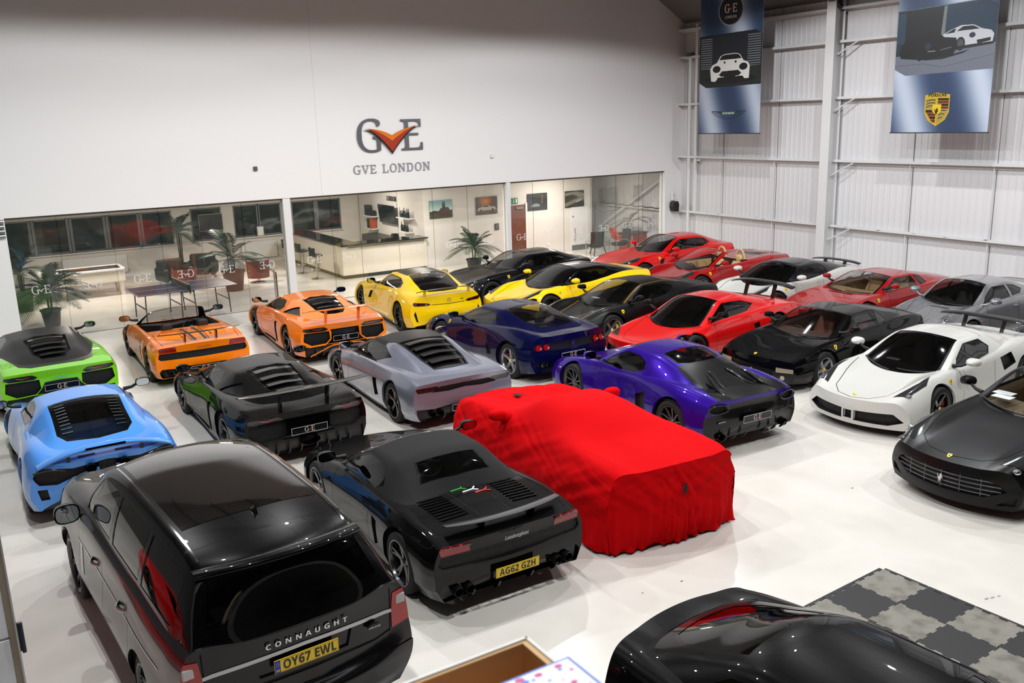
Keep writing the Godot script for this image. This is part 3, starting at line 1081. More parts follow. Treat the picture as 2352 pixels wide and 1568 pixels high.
var BK: Material
var MB_: Material
var MESH: Material
var LR: Material
var LD: Material
var CH: Material
var HL: Material
var SEAM: Material
var CFB: Material
var PIPE: Material
var GD: Material
var GM: Material
var GC: Material
func car_materials() -> void:
	BK = mat("gloss_black", Color(0.012, 0.012, 0.014), 0.3, 0.0, 0.7, 0.012)
	BK.metallic_specular = 0.15
	MB_ = mat("satin_black", Color(0.035, 0.035, 0.038), 0.42)
	MESH = mat("grille_black", Color(0.012, 0.012, 0.013), 0.5)
	var mt := Image.create(64, 64, false, Image.FORMAT_RGB8)
	for y in 64:
		for x in 64:
			var q := sin((x + 0.5) * TAU / 32.0 + (PI if (y / 32) % 2 == 1 else 0.0)) * sin((y + 0.5) * TAU / 32.0)
			mt.set_pixel(x, y, Color(1, 1, 1) * (0.35 + 0.65 * clampf(q * 3.0, 0, 1)))
	MESH.heightmap_enabled = true
	MESH.heightmap_texture = ImageTexture.create_from_image(mt)
	MESH.heightmap_scale = 1.0
	tri(MESH, 22.0, false)
	LR = mat("lamp_red", Color(0.62, 0.010, 0.015), 0.25, 0.0, 0.5)
	LD = mat("lamp_smoked", Color(0.11, 0.10, 0.10), 0.10, 0.0, 1.0)
	CH = mat("chrome", Color(0.78, 0.78, 0.80), 0.08, 1.0)
	HL = mat("headlamp_glass", Color(0.24, 0.245, 0.25), 0.12, 0.5, 1.0)
	SEAM = mat("panel_gap", Color(0.01, 0.01, 0.01), 0.8)
	CFB = mat("dark_carbon", Color(0.018, 0.018, 0.020), 0.35, 0.0, 0.5)
	CFB.metallic_specular = 0.25
	PIPE = mat("exhaust_steel", Color(0.18, 0.17, 0.16), 0.3, 1.0)
	GD = glassmat("dark", Color(0.008, 0.009, 0.010), 0.80)
	GM = glassmat("mid", Color(0.012, 0.016, 0.015), 0.42)
	GC = glassmat("clear", Color(0.02, 0.03, 0.028), 0.16)

func t_wedge_wide() -> Dictionary:
	return {"rows": [
		[2.12, .14, .80, .25, .87, .42, .85, .50, .78, .505, .40, .505],
		[1.85, .14, .90, .30, .965, .52, .94, .625, .82, .585, .42, .57],
		[1.35, .14, .92, .32, .99, .58, .975, .715, .84, .68, .42, .665],
		[.85, .13, .90, .30, .965, .62, .95, .77, .84, .765, .42, .76],
		[.2, .13, .92, .28, .95, .62, .94, .82, .86, .83, .40, .83],
		[-.6, .13, .95, .28, .985, .66, .97, .86, .88, .87, .42, .87],
		[-1.35, .14, .94, .32, 1.0, .68, 1.01, .88, .90, .90, .45, .90],
		[-1.9, .17, .92, .35, .99, .68, .98, .87, .88, .88, .45, .88],
		[-2.25, .20, .86, .38, .93, .66, .93, .83, .87, .845, .42, .85]],
		"sf": .24, "sr": .10, "crease": [3], "tail": [[-2.22, .20], [-2.30, .36], [-2.32, .55], [-2.31, .70], [-2.36, .85]], "nose": [[2.36, .13], [2.37, .25], [2.36, .40], [2.34, .50]],
		"g": [[.98, .78, .80, .98, .78, .80, 1.40, .73], [.05, .83, .84, .12, 1.085, .56, .15, 1.13], [-.55, .86, .84, -.5, 1.085, .53, -.5, 1.13], [-1.3, .88, .74, -1.3, .985, .50, -1.3, 1.02], [-2.02, .86, .62, -2.02, .87, .50, -2.10, .86]],
		"cabin_end": 2.3, "ax": [1.35, -1.35], "wr": [.335, .352], "arch": [.385, .40], "track": [.83, .815], "mir": [.78, .97, 1.02], "mirs": Vector3(.20, .12, .22), "seat": -.12, "seaty": .12}

func t_wedge() -> Dictionary:
	return {"rows": [
		[2.02, .15, .74, .25, .81, .42, .79, .52, .72, .525, .36, .525],
		[1.75, .14, .84, .28, .905, .50, .885, .605, .78, .575, .4, .565],
		[1.28, .14, .86, .30, .935, .56, .925, .70, .80, .67, .4, .66],
		[.8, .13, .84, .28, .91, .60, .90, .76, .80, .755, .4, .75],
		[.1, .13, .86, .27, .90, .62, .89, .80, .80, .80, .4, .80],
		[-.6, .13, .88, .28, .92, .64, .91, .83, .82, .835, .4, .835],
		[-1.28, .14, .88, .30, .945, .66, .945, .86, .84, .87, .42, .875],
		[-1.8, .17, .86, .32, .93, .64, .925, .83, .83, .855, .42, .86],
		[-2.05, .20, .80, .36, .885, .62, .885, .795, .82, .825, .42, .835]],
		"sf": .20, "sr": .08, "crease": [3], "tail": [[-2.02, .20], [-2.10, .34], [-2.12, .50], [-2.10, .66], [-2.14, .83]], "nose": [[2.20, .14], [2.21, .25], [2.20, .40], [2.18, .52]],
		"g": [[.90, .77, .74, .90, .77, .74, 1.26, .73], [.08, .80, .78, .12, 1.11, .53, .15, 1.155], [-.5, .83, .78, -.45, 1.11, .52, -.45, 1.16], [-1.1, .86, .70, -1.1, 1.0, .50, -1.1, 1.045], [-1.78, .85, .60, -1.78, .86, .50, -1.84, .85]],
		"cabin_end": 2.3, "ax": [1.28, -1.28], "wr": [.325, .338], "arch": [.372, .385], "track": [.785, .78], "mir": [.66, .96, .98], "mirs": Vector3(.17, .12, .22), "seat": -.10, "seaty": .14}

func t_curvy() -> Dictionary:
	return {"rows": [
		[2.10, .13, .80, .24, .865, .40, .84, .50, .74, .50, .40, .485],
		[1.8, .13, .88, .28, .945, .50, .92, .645, .80, .575, .42, .555],
		[1.335, .13, .90, .30, .955, .56, .93, .74, .78, .665, .42, .65],
		[.8, .12, .86, .26, .92, .56, .90, .78, .78, .76, .4, .755],
		[.1, .12, .83, .25, .87, .53, .84, .80, .78, .82, .4, .82],
		[-.6, .13, .90, .28, .93, .60, .905, .84, .82, .86, .42, .86],
		[-1.335, .15, .92, .32, .97, .65, .955, .885, .82, .88, .45, .88],
		[-1.8, .18, .90, .34, .955, .64, .93, .85, .80, .855, .42, .855],
		[-2.05, .24, .82, .38, .905, .62, .885, .79, .79, .825, .4, .835]],
		"sf": .24, "sr": .12, "tail": [[-2.05, .22], [-2.14, .36], [-2.18, .52], [-2.17, .68], [-2.20, .83]], "nose": [[2.34, .12], [2.35, .24], [2.33, .38], [2.30, .485]],
		"g": [[.88, .78, .74, .88, .78, .74, 1.30, .76], [.15, .80, .77, .14, 1.13, .54, .16, 1.19], [-.45, .84, .78, -.42, 1.14, .52, -.42, 1.195], [-1.05, .87, .70, -1.05, 1.03, .50, -1.05, 1.075], [-1.75, .85, .62, -1.75, .86, .50, -1.80, .85]],
		"cabin_end": 2.3, "ax": [1.335, -1.335], "wr": [.325, .345], "arch": [.375, .395], "track": [.80, .79], "mir": [.72, .98, 1.0], "mirs": Vector3(.16, .13, .22), "seat": -.05, "seaty": .14}

func t_mid() -> Dictionary:
	return {"rows": [
		[2.12, .14, .80, .24, .865, .40, .84, .53, .74, .54, .40, .53],
		[1.8, .13, .88, .27, .935, .50, .91, .685, .76, .61, .42, .59],
		[1.325, .13, .90, .30, .955, .58, .925, .805, .76, .715, .44, .70],
		[.85, .12, .86, .27, .92, .58, .90, .81, .78, .79, .42, .785],
		[.1, .12, .86, .26, .90, .57, .865, .82, .80, .83, .42, .83],
		[-.6, .13, .90, .28, .94, .64, .91, .88, .82, .88, .42, .88],
		[-1.325, .15, .92, .32, .968, .66, .958, .935, .80, .925, .45, .925],
		[-1.75, .18, .90, .34, .95, .66, .935, .90, .80, .91, .42, .92],
		[-2.02, .22, .80, .40, .885, .66, .87, .86, .78, .90, .4, .91]],
		"sf": .26, "sr": .12, "tail": [[-2.05, .20], [-2.13, .34], [-2.16, .50], [-2.14, .70], [-2.16, .91]], "nose": [[2.37, .13], [2.39, .24], [2.38, .40], [2.35, .53]],
		"g": [[.90, .80, .74, .90, .80, .74, 1.26, .78], [.10, .83, .79, .12, 1.14, .54, .16, 1.20], [-.5, .88, .79, -.45, 1.15, .52, -.45, 1.205], [-1.15, .92, .70, -1.15, 1.05, .50, -1.15, 1.09], [-1.85, .90, .60, -1.85, .91, .5, -1.90, .915]],
		"cabin_end": 2.4, "ax": [1.325, -1.325], "wr": [.335, .345], "arch": [.385, .395], "track": [.80, .785], "mir": [.66, .96, 1.0], "mirs": Vector3(.17, .12, .22), "seat": -.08, "seaty": .16}

func t_classic() -> Dictionary:
	return {"rows": [
		[2.0, .17, .76, .28, .83, .46, .83, .56, .78, .575, .40, .58],
		[1.7, .15, .84, .28, .895, .50, .895, .65, .82, .648, .42, .648],
		[1.225, .15, .86, .30, .925, .56, .925, .75, .80, .735, .42, .73],
		[.75, .14, .86, .28, .91, .58, .905, .79, .82, .79, .42, .79],
		[.1, .14, .87, .28, .91, .58, .90, .82, .82, .82, .42, .82],
		[-.6, .14, .88, .28, .925, .62, .92, .85, .83, .86, .42, .86],
		[-1.225, .15, .88, .30, .945, .66, .945, .895, .82, .91, .42, .91],
		[-1.7, .18, .87, .32, .93, .66, .935, .88, .83, .90, .42, .90],
		[-1.95, .24, .82, .36, .905, .62, .905, .83, .83, .865, .42, .875]],
		"sf": .13, "sr": .06, "crease": [3], "tail": [[-1.98, .22], [-2.04, .36], [-2.04, .56], [-2.03, .72], [-2.01, .875]], "nose": [[2.12, .16], [2.17, .26], [2.17, .44], [2.13, .58]],
		"g": [[.76, .79, .74, .76, .79, .74, 1.05, .77], [.02, .82, .79, .03, 1.09, .58, .06, 1.135], [-.55, .85, .79, -.55, 1.10, .56, -.55, 1.145], [-1.0, .88, .74, -1.0, 1.03, .56, -.85, 1.06], [-1.62, .89, .70, -1.62, .90, .60, -1.1, .90]],
		"cabin_end": 2.6, "tub_end": 2.6, "ax": [1.225, -1.225], "wr": [.32, .33], "arch": [.362, .375], "track": [.79, .785], "mir": [.52, .94, .96], "mirs": Vector3(.15, .11, .19), "seat": -.18, "seaty": .16}

func t_tourer() -> Dictionary:
	return {"rows": [
		[2.10, .15, .78, .26, .855, .46, .84, .60, .74, .62, .40, .62],
		[1.75, .14, .87, .28, .935, .54, .92, .745, .78, .705, .42, .695],
		[1.37, .14, .89, .30, .957, .60, .94, .825, .78, .775, .44, .765],
		[.8, .13, .86, .28, .93, .62, .91, .865, .78, .855, .42, .86],
		[.1, .13, .86, .27, .91, .60, .885, .885, .80, .90, .42, .91],
		[-.6, .13, .88, .28, .92, .62, .90, .905, .82, .92, .42, .92],
		[-1.37, .15, .90, .30, .967, .66, .955, .945, .82, .95, .45, .95],
		[-1.85, .18, .88, .34, .94, .68, .92, .92, .78, .95, .42, .96],
		[-2.10, .22, .80, .40, .88, .68, .87, .885, .74, .925, .4, .94]],
		"sf": .26, "sr": .15, "tail": [[-2.12, .20], [-2.22, .36], [-2.26, .54], [-2.24, .74], [-2.25, .94]], "nose": [[2.36, .14], [2.38, .26], [2.38, .46], [2.35, .62]],
		"g": [[.50, .90, .73, .50, .90, .73, .84, .90], [-.22, .91, .79, -.20, 1.225, .55, -.18, 1.285], [-.95, .93, .79, -.92, 1.22, .54, -.95, 1.285], [-1.5, .95, .72, -1.5, 1.08, .53, -1.56, 1.125], [-2.0, .94, .62, -2.0, .945, .54, -2.08, .945]],
		"cabin_end": 3.0, "tub_end": 2.8, "ax": [1.37, -1.37], "wr": [.345, .352], "arch": [.392, .40], "track": [.80, .80], "mir": [.34, 1.02, 1.0], "mirs": Vector3(.16, .13, .22), "seat": -.48, "seaty": .22}

func t_rear() -> Dictionary:
	return {"rows": [
		[1.85, .17, .64, .28, .73, .44, .74, .57, .66, .58, .36, .58],
		[1.55, .16, .76, .30, .825, .54, .80, .76, .64, .665, .36, .65],
		[1.136, .16, .80, .32, .865, .58, .84, .845, .66, .765, .38, .755],
		[.7, .15, .78, .30, .84, .60, .82, .88, .70, .86, .38, .86],
		[.1, .15, .78, .30, .84, .62, .82, .90, .74, .92, .38, .92],
		[-.5, .15, .80, .30, .86, .64, .85, .92, .76, .92, .38, .92],
		[-1.136, .16, .82, .32, .897, .66, .89, .92, .76, .92, .4, .92],
		[-1.6, .18, .80, .34, .865, .62, .85, .82, .74, .84, .4, .85],
		[-1.9, .24, .70, .36, .785, .58, .77, .70, .68, .73, .36, .74]],
		"sf": .20, "sr": .20, "tail": [[-2.02, .22], [-2.10, .36], [-2.13, .50], [-2.12, .62], [-2.10, .74]], "nose": [[2.05, .17], [2.09, .28], [2.09, .44], [2.05, .58]],
		"g": [[.78, .90, .66, .78, .90, .66, .98, .90], [.15, .91, .72, .15, 1.215, .52, .17, 1.275], [-.45, .92, .73, -.42, 1.215, .52, -.45, 1.28], [-1.1, .92, .70, -1.1, 1.07, .50, -1.12, 1.12], [-1.75, .80, .58, -1.75, .81, .48, -1.82, .80]],
		"cabin_end": 3.0, "tub_end": 2.8, "ax": [1.136, -1.136], "wr": [.315, .325], "arch": [.36, .372], "track": [.73, .745], "mir": [.62, .98, .92], "mirs": Vector3(.14, .14, .22), "seat": -.05, "seaty": .22}

func t_suv() -> Dictionary:
	return {"rows": [
		[2.12, 0.3, 0.8, 0.46, 0.9, 0.78, 0.9, 1.06, 0.82, 1.07, 0.42, 1.07],
		[1.85, 0.28, 0.88, 0.46, 0.975, 0.8, 0.975, 1.12, 0.87, 1.11, 0.44, 1.11],
		[1.46, 0.27, 0.9, 0.46, 0.99, 0.82, 0.985, 1.16, 0.88, 1.15, 0.45, 1.15],
		[0.9, 0.26, 0.91, 0.44, 0.985, 0.84, 0.975, 1.19, 0.9, 1.18, 0.45, 1.18],
		[0, 0.26, 0.92, 0.44, 0.98, 0.86, 0.97, 1.2, 0.91, 1.2, 0.45, 1.2],
		[-0.9, 0.26, 0.92, 0.44, 0.985, 0.88, 0.975, 1.21, 0.91, 1.21, 0.45, 1.21],
		[-1.46, 0.27, 0.9, 0.48, 0.995, 0.9, 0.985, 1.22, 0.9, 1.22, 0.45, 1.22],
		[-2.1, 0.32, 0.87, 0.52, 0.975, 0.9, 0.965, 1.21, 0.88, 1.22, 0.44, 1.22],
		[-2.42, 0.36, 0.8, 0.52, 0.93, 0.9, 0.93, 1.21, 0.85, 1.21, 0.42, 1.21]],
		"sf": .22, "sr": .10, "tail": [[-2.50, .36], [-2.57, .46], [-2.57, .62], [-2.49, .68], [-2.50, 1.0], [-2.53, 1.215]], "nose": [[2.30, .28], [2.36, .45], [2.37, .75], [2.33, 1.0]],
		"g": [[.98, 1.10, .84, .98, 1.10, .84, 1.25, 1.10], [.42, 1.12, .87, .40, 1.70, .68, .46, 1.765], [-.4, 1.13, .88, -.4, 1.76, .68, -.4, 1.825], [-1.3, 1.14, .88, -1.3, 1.755, .67, -1.3, 1.82], [-2.02, 1.14, .87, -1.98, 1.70, .65, -2.06, 1.765], [-2.20, 1.14, .85, -2.14, 1.63, .66, -2.30, 1.70], [-2.44, 1.12, .82, -2.44, 1.13, .80, -2.52, 1.13]],
		"cabin_end": 5.6, "tub_end": 4.6, "ax": [1.46, -1.46], "wr": [.375, .375], "arch": [.42, .42], "track": [.83, .83], "mir": [.92, 1.20, 1.04], "mirs": Vector3(.16, .20, .24), "seat": .1, "seaty": .55, "gbulge": .03}

func wl(style: String, m: Material, cal: Material = null, cap: Material = null, rr := .245, w := [.26, .31]) -> Dictionary:
	var d := {"style": style, "m": m, "w": w, "rr": [rr, rr + .005]}
	if cal: d["cal"] = cal
	if cap: d["cap"] = cap
	return d

func door_seams(l: Array, xf: float, xr: float, yt: float, yb: float, slant := 0.05) -> void:
	l.append(["line", "b", "door_seam", 0, [xf, yt, xf - .03, (yt + yb) * .5, xf + .02, yb], SEAM, .008, .006, [0, 3.2]])
	l.append(["line", "b", "door_seam", 0, [xr, yt, xr + slant, (yt + yb) * .5, xr + slant * .4, yb, xf + .02, yb], SEAM, .008, .006, [0, 3.2]])

func louvre_deck(root: Node3D, sh: Shape, xs: Array, z0: float, z1: float, m: Material, th := .012) -> void:
	for x: float in xs:
		for s: float in [1.0, -1.0]:
			var mb := Mb.new()
			var y0 := top_y(sh, x, z0); var y1 := top_y(sh, x, z1)
			for k in 1:
				mb.tube([Vector3(x, y0 - .004, z0 * s), Vector3(x, y1 - .004, z1 * s)], th, 6)
			put("louvre", mb, m, root)

func fins(root: Node3D, x0: float, x1: float, zs: Array, y0: float, y1: float, m: Material) -> void:
	for z: float in zs:
		for s: float in ([1.0, -1.0] if z > 0.01 else [1.0]):
			var mb := Mb.new()
			mb.prism(PackedVector2Array([Vector2(x0, y0), Vector2(x1, y1), Vector2(x1 + .05, y0 + .02), Vector2(x1 + .12, y0 - .03), Vector2(x0 - .0, y0 - .03)]), s * z - .012, s * z + .012)
			put("diffuser_fin", mb, m, root)

func script_badge(root: Node3D, s: String, h: float, at: Vector3, right: Vector3, up: Vector3, m: Material) -> void:
	write(s, h, at, right, (up + right * 0.25), m, root, "badge", "Droid Serif", false, 0.9, 0, 0.003)

func wipers(root: Node3D, sh: Shape, m: Material) -> void:
	for a: Array in [[.05, .62], [-.62, -.05]]:
		var mb := Mb.new()
		var p := []
		for i in 5:
			var z := lerpf(a[0], a[1], i / 4.0)
			var q := sh.house(0.05 + 0.05 * (i / 4.0), 2.0 - absf(z) / .78)
			p.append(Vector3(q.x + .005, q.y + .022, z))
		mb.tube(p, .011, 5)
		put("wiper", mb, m, root)
# ------------------------------------------------------------------ the cars
func ring_poly(cx: float, cy: float, r: float, n := 16) -> Array:
	var o := []
	for i in n: o.append_array([cx + r * cos(TAU * i / n), cy + r * sin(TAU * i / n)])
	return o

func fleet() -> void:
	car_materials()
	var rim_black := mat("rim_black", Color(0.025, 0.025, 0.027), 0.3, 0.3, 0.5)
	var rim_silver := mat("rim_silver", Color(0.62, 0.62, 0.64), 0.28, 0.9)
	var rim_cut := mat("rim_cut", Color(0.35, 0.35, 0.36), 0.25, 0.9)
	var cal_y := mat("caliper_yellow", Color(0.90, 0.72, 0.03), 0.4)
	var cal_r := mat("caliper_red", Color(0.62, 0.02, 0.02), 0.4)
	var cal_o := mat("caliper_orange", Color(0.85, 0.32, 0.02), 0.4)
	var cap_y := mat("badge_yellow", Color(0.95, 0.80, 0.05), 0.35)
	var cream := mat("leather_cream", Color(0.78, 0.66, 0.46), 0.55)
	var tan := mat("leather_tan", Color(0.42, 0.19, 0.07), 0.55)
	var p_green := paint("green", Color(0.46, 0.79, 0.02))
	var p_orange := paint("orange", Color(0.97, 0.49, 0.01))
	var p_yellow := paint("yellow", Color(0.96, 0.79, 0.0))
	var p_blue := paint("blue", Color(0.28, 0.55, 0.86))
	var p_purple := paint("purple", Color(0.17, 0.045, 0.50), 0.35)
	var p_navy := paint("navy", Color(0.025, 0.045, 0.22), 0.3)
	var p_red := paint("red", Color(0.80, 0.010, 0.012))
	var p_dred := paint("dark_red", Color(0.60, 0.012, 0.022))
	var p_black := paint("black", Color(0.012, 0.012, 0.014))
	var p_grey := paint("grey", Color(0.10, 0.10, 0.115), 0.5)
	var p_gun := paint("gun", Color(0.085, 0.085, 0.10), 0.5)
	var p_silver := paint("silver", Color(0.56, 0.57, 0.63), 0.65)
	var p_psil := paint("pale_silver", Color(0.55, 0.55, 0.56), 0.6)
	var p_white := paint("white", Color(0.79, 0.785, 0.76))
	var m_black := mat("satin_wrap", Color(0.020, 0.020, 0.023), 0.34)
	m_black.metallic_specular = 0.36
	var m_roof := mat("satin_roof", Color(0.030, 0.030, 0.033), 0.42)
	m_roof.metallic_specular = 0.4
	var sea := Color.WHITE

	# ---- lime supercar with a black roof and engine lid
	var ws := [.05, 1.10, .55, 1.06, .96, 1.10, .97, 2.4, .05, 2.4]
	var sw := [.20, .13, 1.2, .10, 1.78, .14, 1.95, .42, 1.62, .86, .95, .90, .42, .72]
	var lid := [2.22, 2.4, 2.12, 1.7, 2.32, 1.30, 3.25, 1.36, 3.55, 1.62, 3.62, 2.4]
	var av_r := [
		["r", "tail_lamp", 2, [.36, .735, .44, .79, .87, .785, .89, .745, .80, .705, .42, .70], LD, -.004],
		["r", "tail_grille", 2, [.34, .69, .86, .69, .885, .52, .72, .42, .42, .44, .33, .53], MESH, .05],
		["r", "diffuser", 2, [0, .40, .44, .42, .72, .40, .87, .40, .87, .19, 0, .18], MB_, .03]]
	for c: Array in [["lime green sports car with satin black roof, lid and smoked tail lamps", p_green, m_black, [1.26, -19.55], -2.0, 0], ["orange winged sports car with black slatted engine lid", p_orange, null, [6.85, -19.85], 2.0, 1], ["gloss black winged sports car with black slatted engine lid", p_black, m_roof, [4.05, -14.65], -1.0, 2]]:
		var d := t_wedge_wide()
		var l := av_r.duplicate()
		if c[5] > 0: l.append(["r", "tail_panel", 2, [0, .72, .31, .72, .315, .53, .41, .43, 0, .42], BK, .02])
		else: l.append(["r", "tail_panel", 2, [0, .64, .26, .63, .315, .53, .41, .43, 0, .42], MB_, .012])
		gw(l, "windscreen", ws, GD)
		gw(l, "side_window", sw, GD)
		l.append(["g", "engine_bay", 3, lid, MESH, .05])
		if c[5] == 0: l.append(["b", "engine_lid", 1, [-.4, 0, -.4, .80, -1.2, .74, -1.95, .60, -2.10, .42, -2.10, 0], m_black, -.003, [2.8, 5]])
		if c[5] > 0: l.append(["g", "side_scoop", 3, [2.15, .10, 2.65, .92, 3.35, .10], CFB, .02])
		l.append(["b", "side_intake", 0, [-.55, .22, -.45, .66, -.62, .70, -.68, .26], MB_, .05, [0, 3]])
		l.append(["b", "sill_scoop", 0, [.7, .17, -.4, .17, -.5, .27, .55, .22], MB_, .03, [0, 3]])
		door_seams(l, .72, -.42, .78, .30)
		l.append(["line", "b", "deck_seam", 1, [-2.02, 0, -2.02, .5, -1.7, .72], SEAM, .008, .006, [3, 5]])
		d.merge({"label": c[0], "paint": c[1], "at": c[3], "th": c[4], "crease": [1, 3], "regs": l, "wheel": wl("ydouble", rim_black if c[5] < 2 else rim_cut, null, null, .25, [.26, .335]), "mirm": BK if c[5] > 0 else c[1]}, true)
		if c[2] != null: d["roofm"] = c[2]
		if c[5] == 2: d["roofm"] = p_black
		var kind: int = c[5]
		d["extra"] = func(root: Node3D, sh: Shape):
			slats(root, sh.house, "engine_slat", [[2.30, 2.52, 1.42, .05], [2.62, 2.86, 1.42, .04], [2.94, 3.18, 1.46, .03], [3.26, 3.46, 1.58, .02]], CFB, .035)
			plate(root, Vector3(-2.345, .53, 0), -0.06)
			fins(root, -2.20, -2.33, [.12, .30, .48, .64], .20, .36, MB_)
			script_badge(root, "Lamborghini", .030, Vector3(-2.35, .745 if kind > 0 else .70, 0), Vector3(0, 0, 1), Vector3.UP, CH)
			var lamp := mat("lamp_red", Color.RED)
			for s: float in [1.0, -1.0]:
				var b := Mb.new()
				b.tube([Vector3(-2.335, .765, .50 * s), Vector3(-2.325, .745, .60 * s), Vector3(-2.315, .765, .70 * s)], .006, 5)
				put("lamp_strip", b, lamp, root)
			pipe(root, Vector3(-2.33, .36, .0), .07, PIPE, 2.2)
			if kind > 0: wing(root, -2.26, 1.12, .84 if kind == 1 else .98, .26, .0 if kind == 1 else -.02, c[1] if kind == 1 else CFB, [.36], c[1] if kind == 1 else CFB, .86, .06)
			if kind == 1:
				var o := Mb.new()
				for s: float in [1.0, -1.0]:
					o.tube([Vector3(-2.36, .70, .325 * s), Vector3(-2.36, .53, .33 * s), Vector3(-2.35, .425, .45 * s), Vector3(-2.31, .405, .80 * s)], .011, 6)
				put("accent_line", o, c[1], root)
				var o2 := Mb.new()
				for s: float in [1.0, -1.0]:
					o2.tube([Vector3(-2.33, .40, 0), Vector3(-2.34, .39, .3 * s), Vector3(-2.30, .26, .62 * s), Vector3(-2.25, .19, .76 * s)], .012, 6)
				put("diffuser_edge", o2, c[1], root)
		car(d)

	# ---- two spyders
	var gal := [
		["r", "tail_lamp", 2, [.50, .70, .815, .70, .832, .765, .80, .80, .52, .80], LR, -.004],
		["r", "tail_grille", 2, [0, .55, .80, .56, .845, .60, .82, .69, .47, .69, 0, .685], MESH, .02],
		["r", "diffuser", 2, [0, .395, .40, .40, .47, .37, .80, .385, .85, .33, .82, .21, 0, .20], BK, .035]]
	for k in 2:
		var d := t_wedge()
		var l := gal.duplicate()
		var pm: Material = p_orange if k == 0 else p_black
		if k == 0:
			gw(l, "windscreen", [.05, 1.10, .5, 1.07, .95, 1.10, .955, 2.4, .05, 2.4], GC)
			l.append(["g", "side_gap", 3, [.08, -.1, .3, .75, .95, .88, 1.2, .88, 1.2, -.1], null])
			d.merge({"gend": 1.06, "roofname": "windscreen_frame", "roofm": BK, "cabin_end": 2.0, "tub_end": 2.0}, true)
		else:
			d["g"] = [[.90, .77, .74, .90, .77, .74, 1.26, .73], [.08, .80, .78, .12, 1.11, .54, .15, 1.165], [-.42, .83, .79, -.42, 1.125, .54, -.44, 1.185], [-.78, .84, .78, -.74, 1.02, .56, -.74, 1.10], [-1.12, .85, .72, -1.12, .86, .60, -1.02, .88]]
			gw(l, "windscreen", ws, GD)
			gw(l, "side_window", [.22, .10, 1.9, .10, 2.3, .30, 1.85, .82, .95, .86, .45, .72], GM)
			gw(l, "rear_window", [2.55, 1.30, 3.45, 1.22, 3.6, 2.4, 2.62, 2.4], GM)
			l.append(["g", "roof_frame", 3, [-.1, -.1, -.1, 2.4, .99, 2.4, .99, .95, .40, .80, .12, .05, .12, -.1], BK, .0])
			d.merge({"roofm": mat("canvas_black", Color(0.022, 0.022, 0.024), 0.92), "roofname": "soft_top", "cabin_end": 3.6, "tub_end": 3.2}, true)
		l.append(["b", "deck_vent", 1, [-1.02, .30, -1.02, .62, -1.66, .58, -1.66, .26], MESH, .03, [3, 5]])
		l.append(["line", "b", "deck_seam", 1, [-.98, .20, -1.95, .16], SEAM, .012, .006, [3, 5]])
		l.append(["line", "b", "deck_seam", 1, [-.96, 0, -.96, .72, -1.5, .76, -1.98, .72], SEAM, .008, .006, [3, 5]])
		if k == 0:
			l.append(["b", "deck_stripe", 1, [-.66, .085, -.66, .15, -1.95, .13, -1.95, .07], MB_, .0, [3, 5]])
		l.append(["b", "side_intake", 0, [-.62, .30, -.56, .62, -.70, .60, -.72, .34], MB_, .05, [0, 3]])
		door_seams(l, .70, -.48, .76, .26)
		d.merge({"called": "convertible_car", "label": "orange open-top sports car with a thin black rear spoiler" if k == 0 else "black convertible with raised canvas roof and yellow plate reading AG62 GZH", "paint": pm, "at": [3.93, -19.8] if k == 0 else [4.46, -9.35], "th": 0.5, "crease": [1, 3], "regs": l, "wheel": wl("ydouble", rim_black if k == 0 else rim_cut, cal_y if k == 1 else null, null, .245, [.25, .31]), "mirm": BK if k == 0 else p_black, "trim": mat("trim_black", Color(0.02, 0.02, 0.021), 0.7)}, true)
		d["extra"] = func(root: Node3D, sh: Shape):
			louvre_deck(root, sh, lin(-1.08, -1.62, 8), .29, .60, BK if k == 1 else pm, .016)
			if k == 0: plate(root, Vector3(-2.155, .335, 0), -.1)
			else: plate(root, Vector3(-2.165, .40, 0), -.1, "yellow", "AG62 GZH")
			for z: float in [.53, .66]:
				for s: float in [1.0, -1.0]: pipe(root, Vector3(-2.10, .30, z * s), .052, MB_)
			fins(root, -2.02, -2.15, [.2, .5] if k == 1 else [.3], .20, .30, BK)
			script_badge(root, "Lamborghini", .036, Vector3(-2.163, .755, 0.0), Vector3(0, 0, 1), Vector3.UP, CH)
			wing(root, -1.98, .91 if k == 1 else 1.0, .68 if k == 1 else .78, .16, -.0, BK if k == 0 else mat("spoiler_grey", Color(0.22, 0.22, 0.24), 0.3, 0.2, 0.6), [.30], BK, .84, .02, .10)
			for z: float in [.545, .66, .76]:
				for s: float in [1.0, -1.0]:
					put("lamp_strip", boxmb(Vector3(-2.125 + .05 * z * z, .777, z * s), Vector3(.012, .014, .08)), mat("lamp_strip_grey", Color(.34, .30, .31), .2), root)
			if k == 1:
				var i := 0
				for c: Color in [Color(.03, .55, .08), Color(.9, .9, .9), Color(.75, .05, .03)]:
					var b := Mb.new()
					var x := -1.02 - .10 * i; var z := -.03 + .10 * i
					var y := top_y(sh, x, absf(z)) + .004
					for e: Array in [[-.02, -.13], [-.05, .05], [.05, .05]]:
						b.box(Vector3.ZERO, Vector3.ZERO)
						var a := Vector3(x, y, z); var q := a + Vector3(e[0], 0.002, e[1])
						b.tube([a, q], .010, 5)
					put("forked_mark", b, mat("mark%d" % i, c, .4), root)
					i += 1
		car(d)

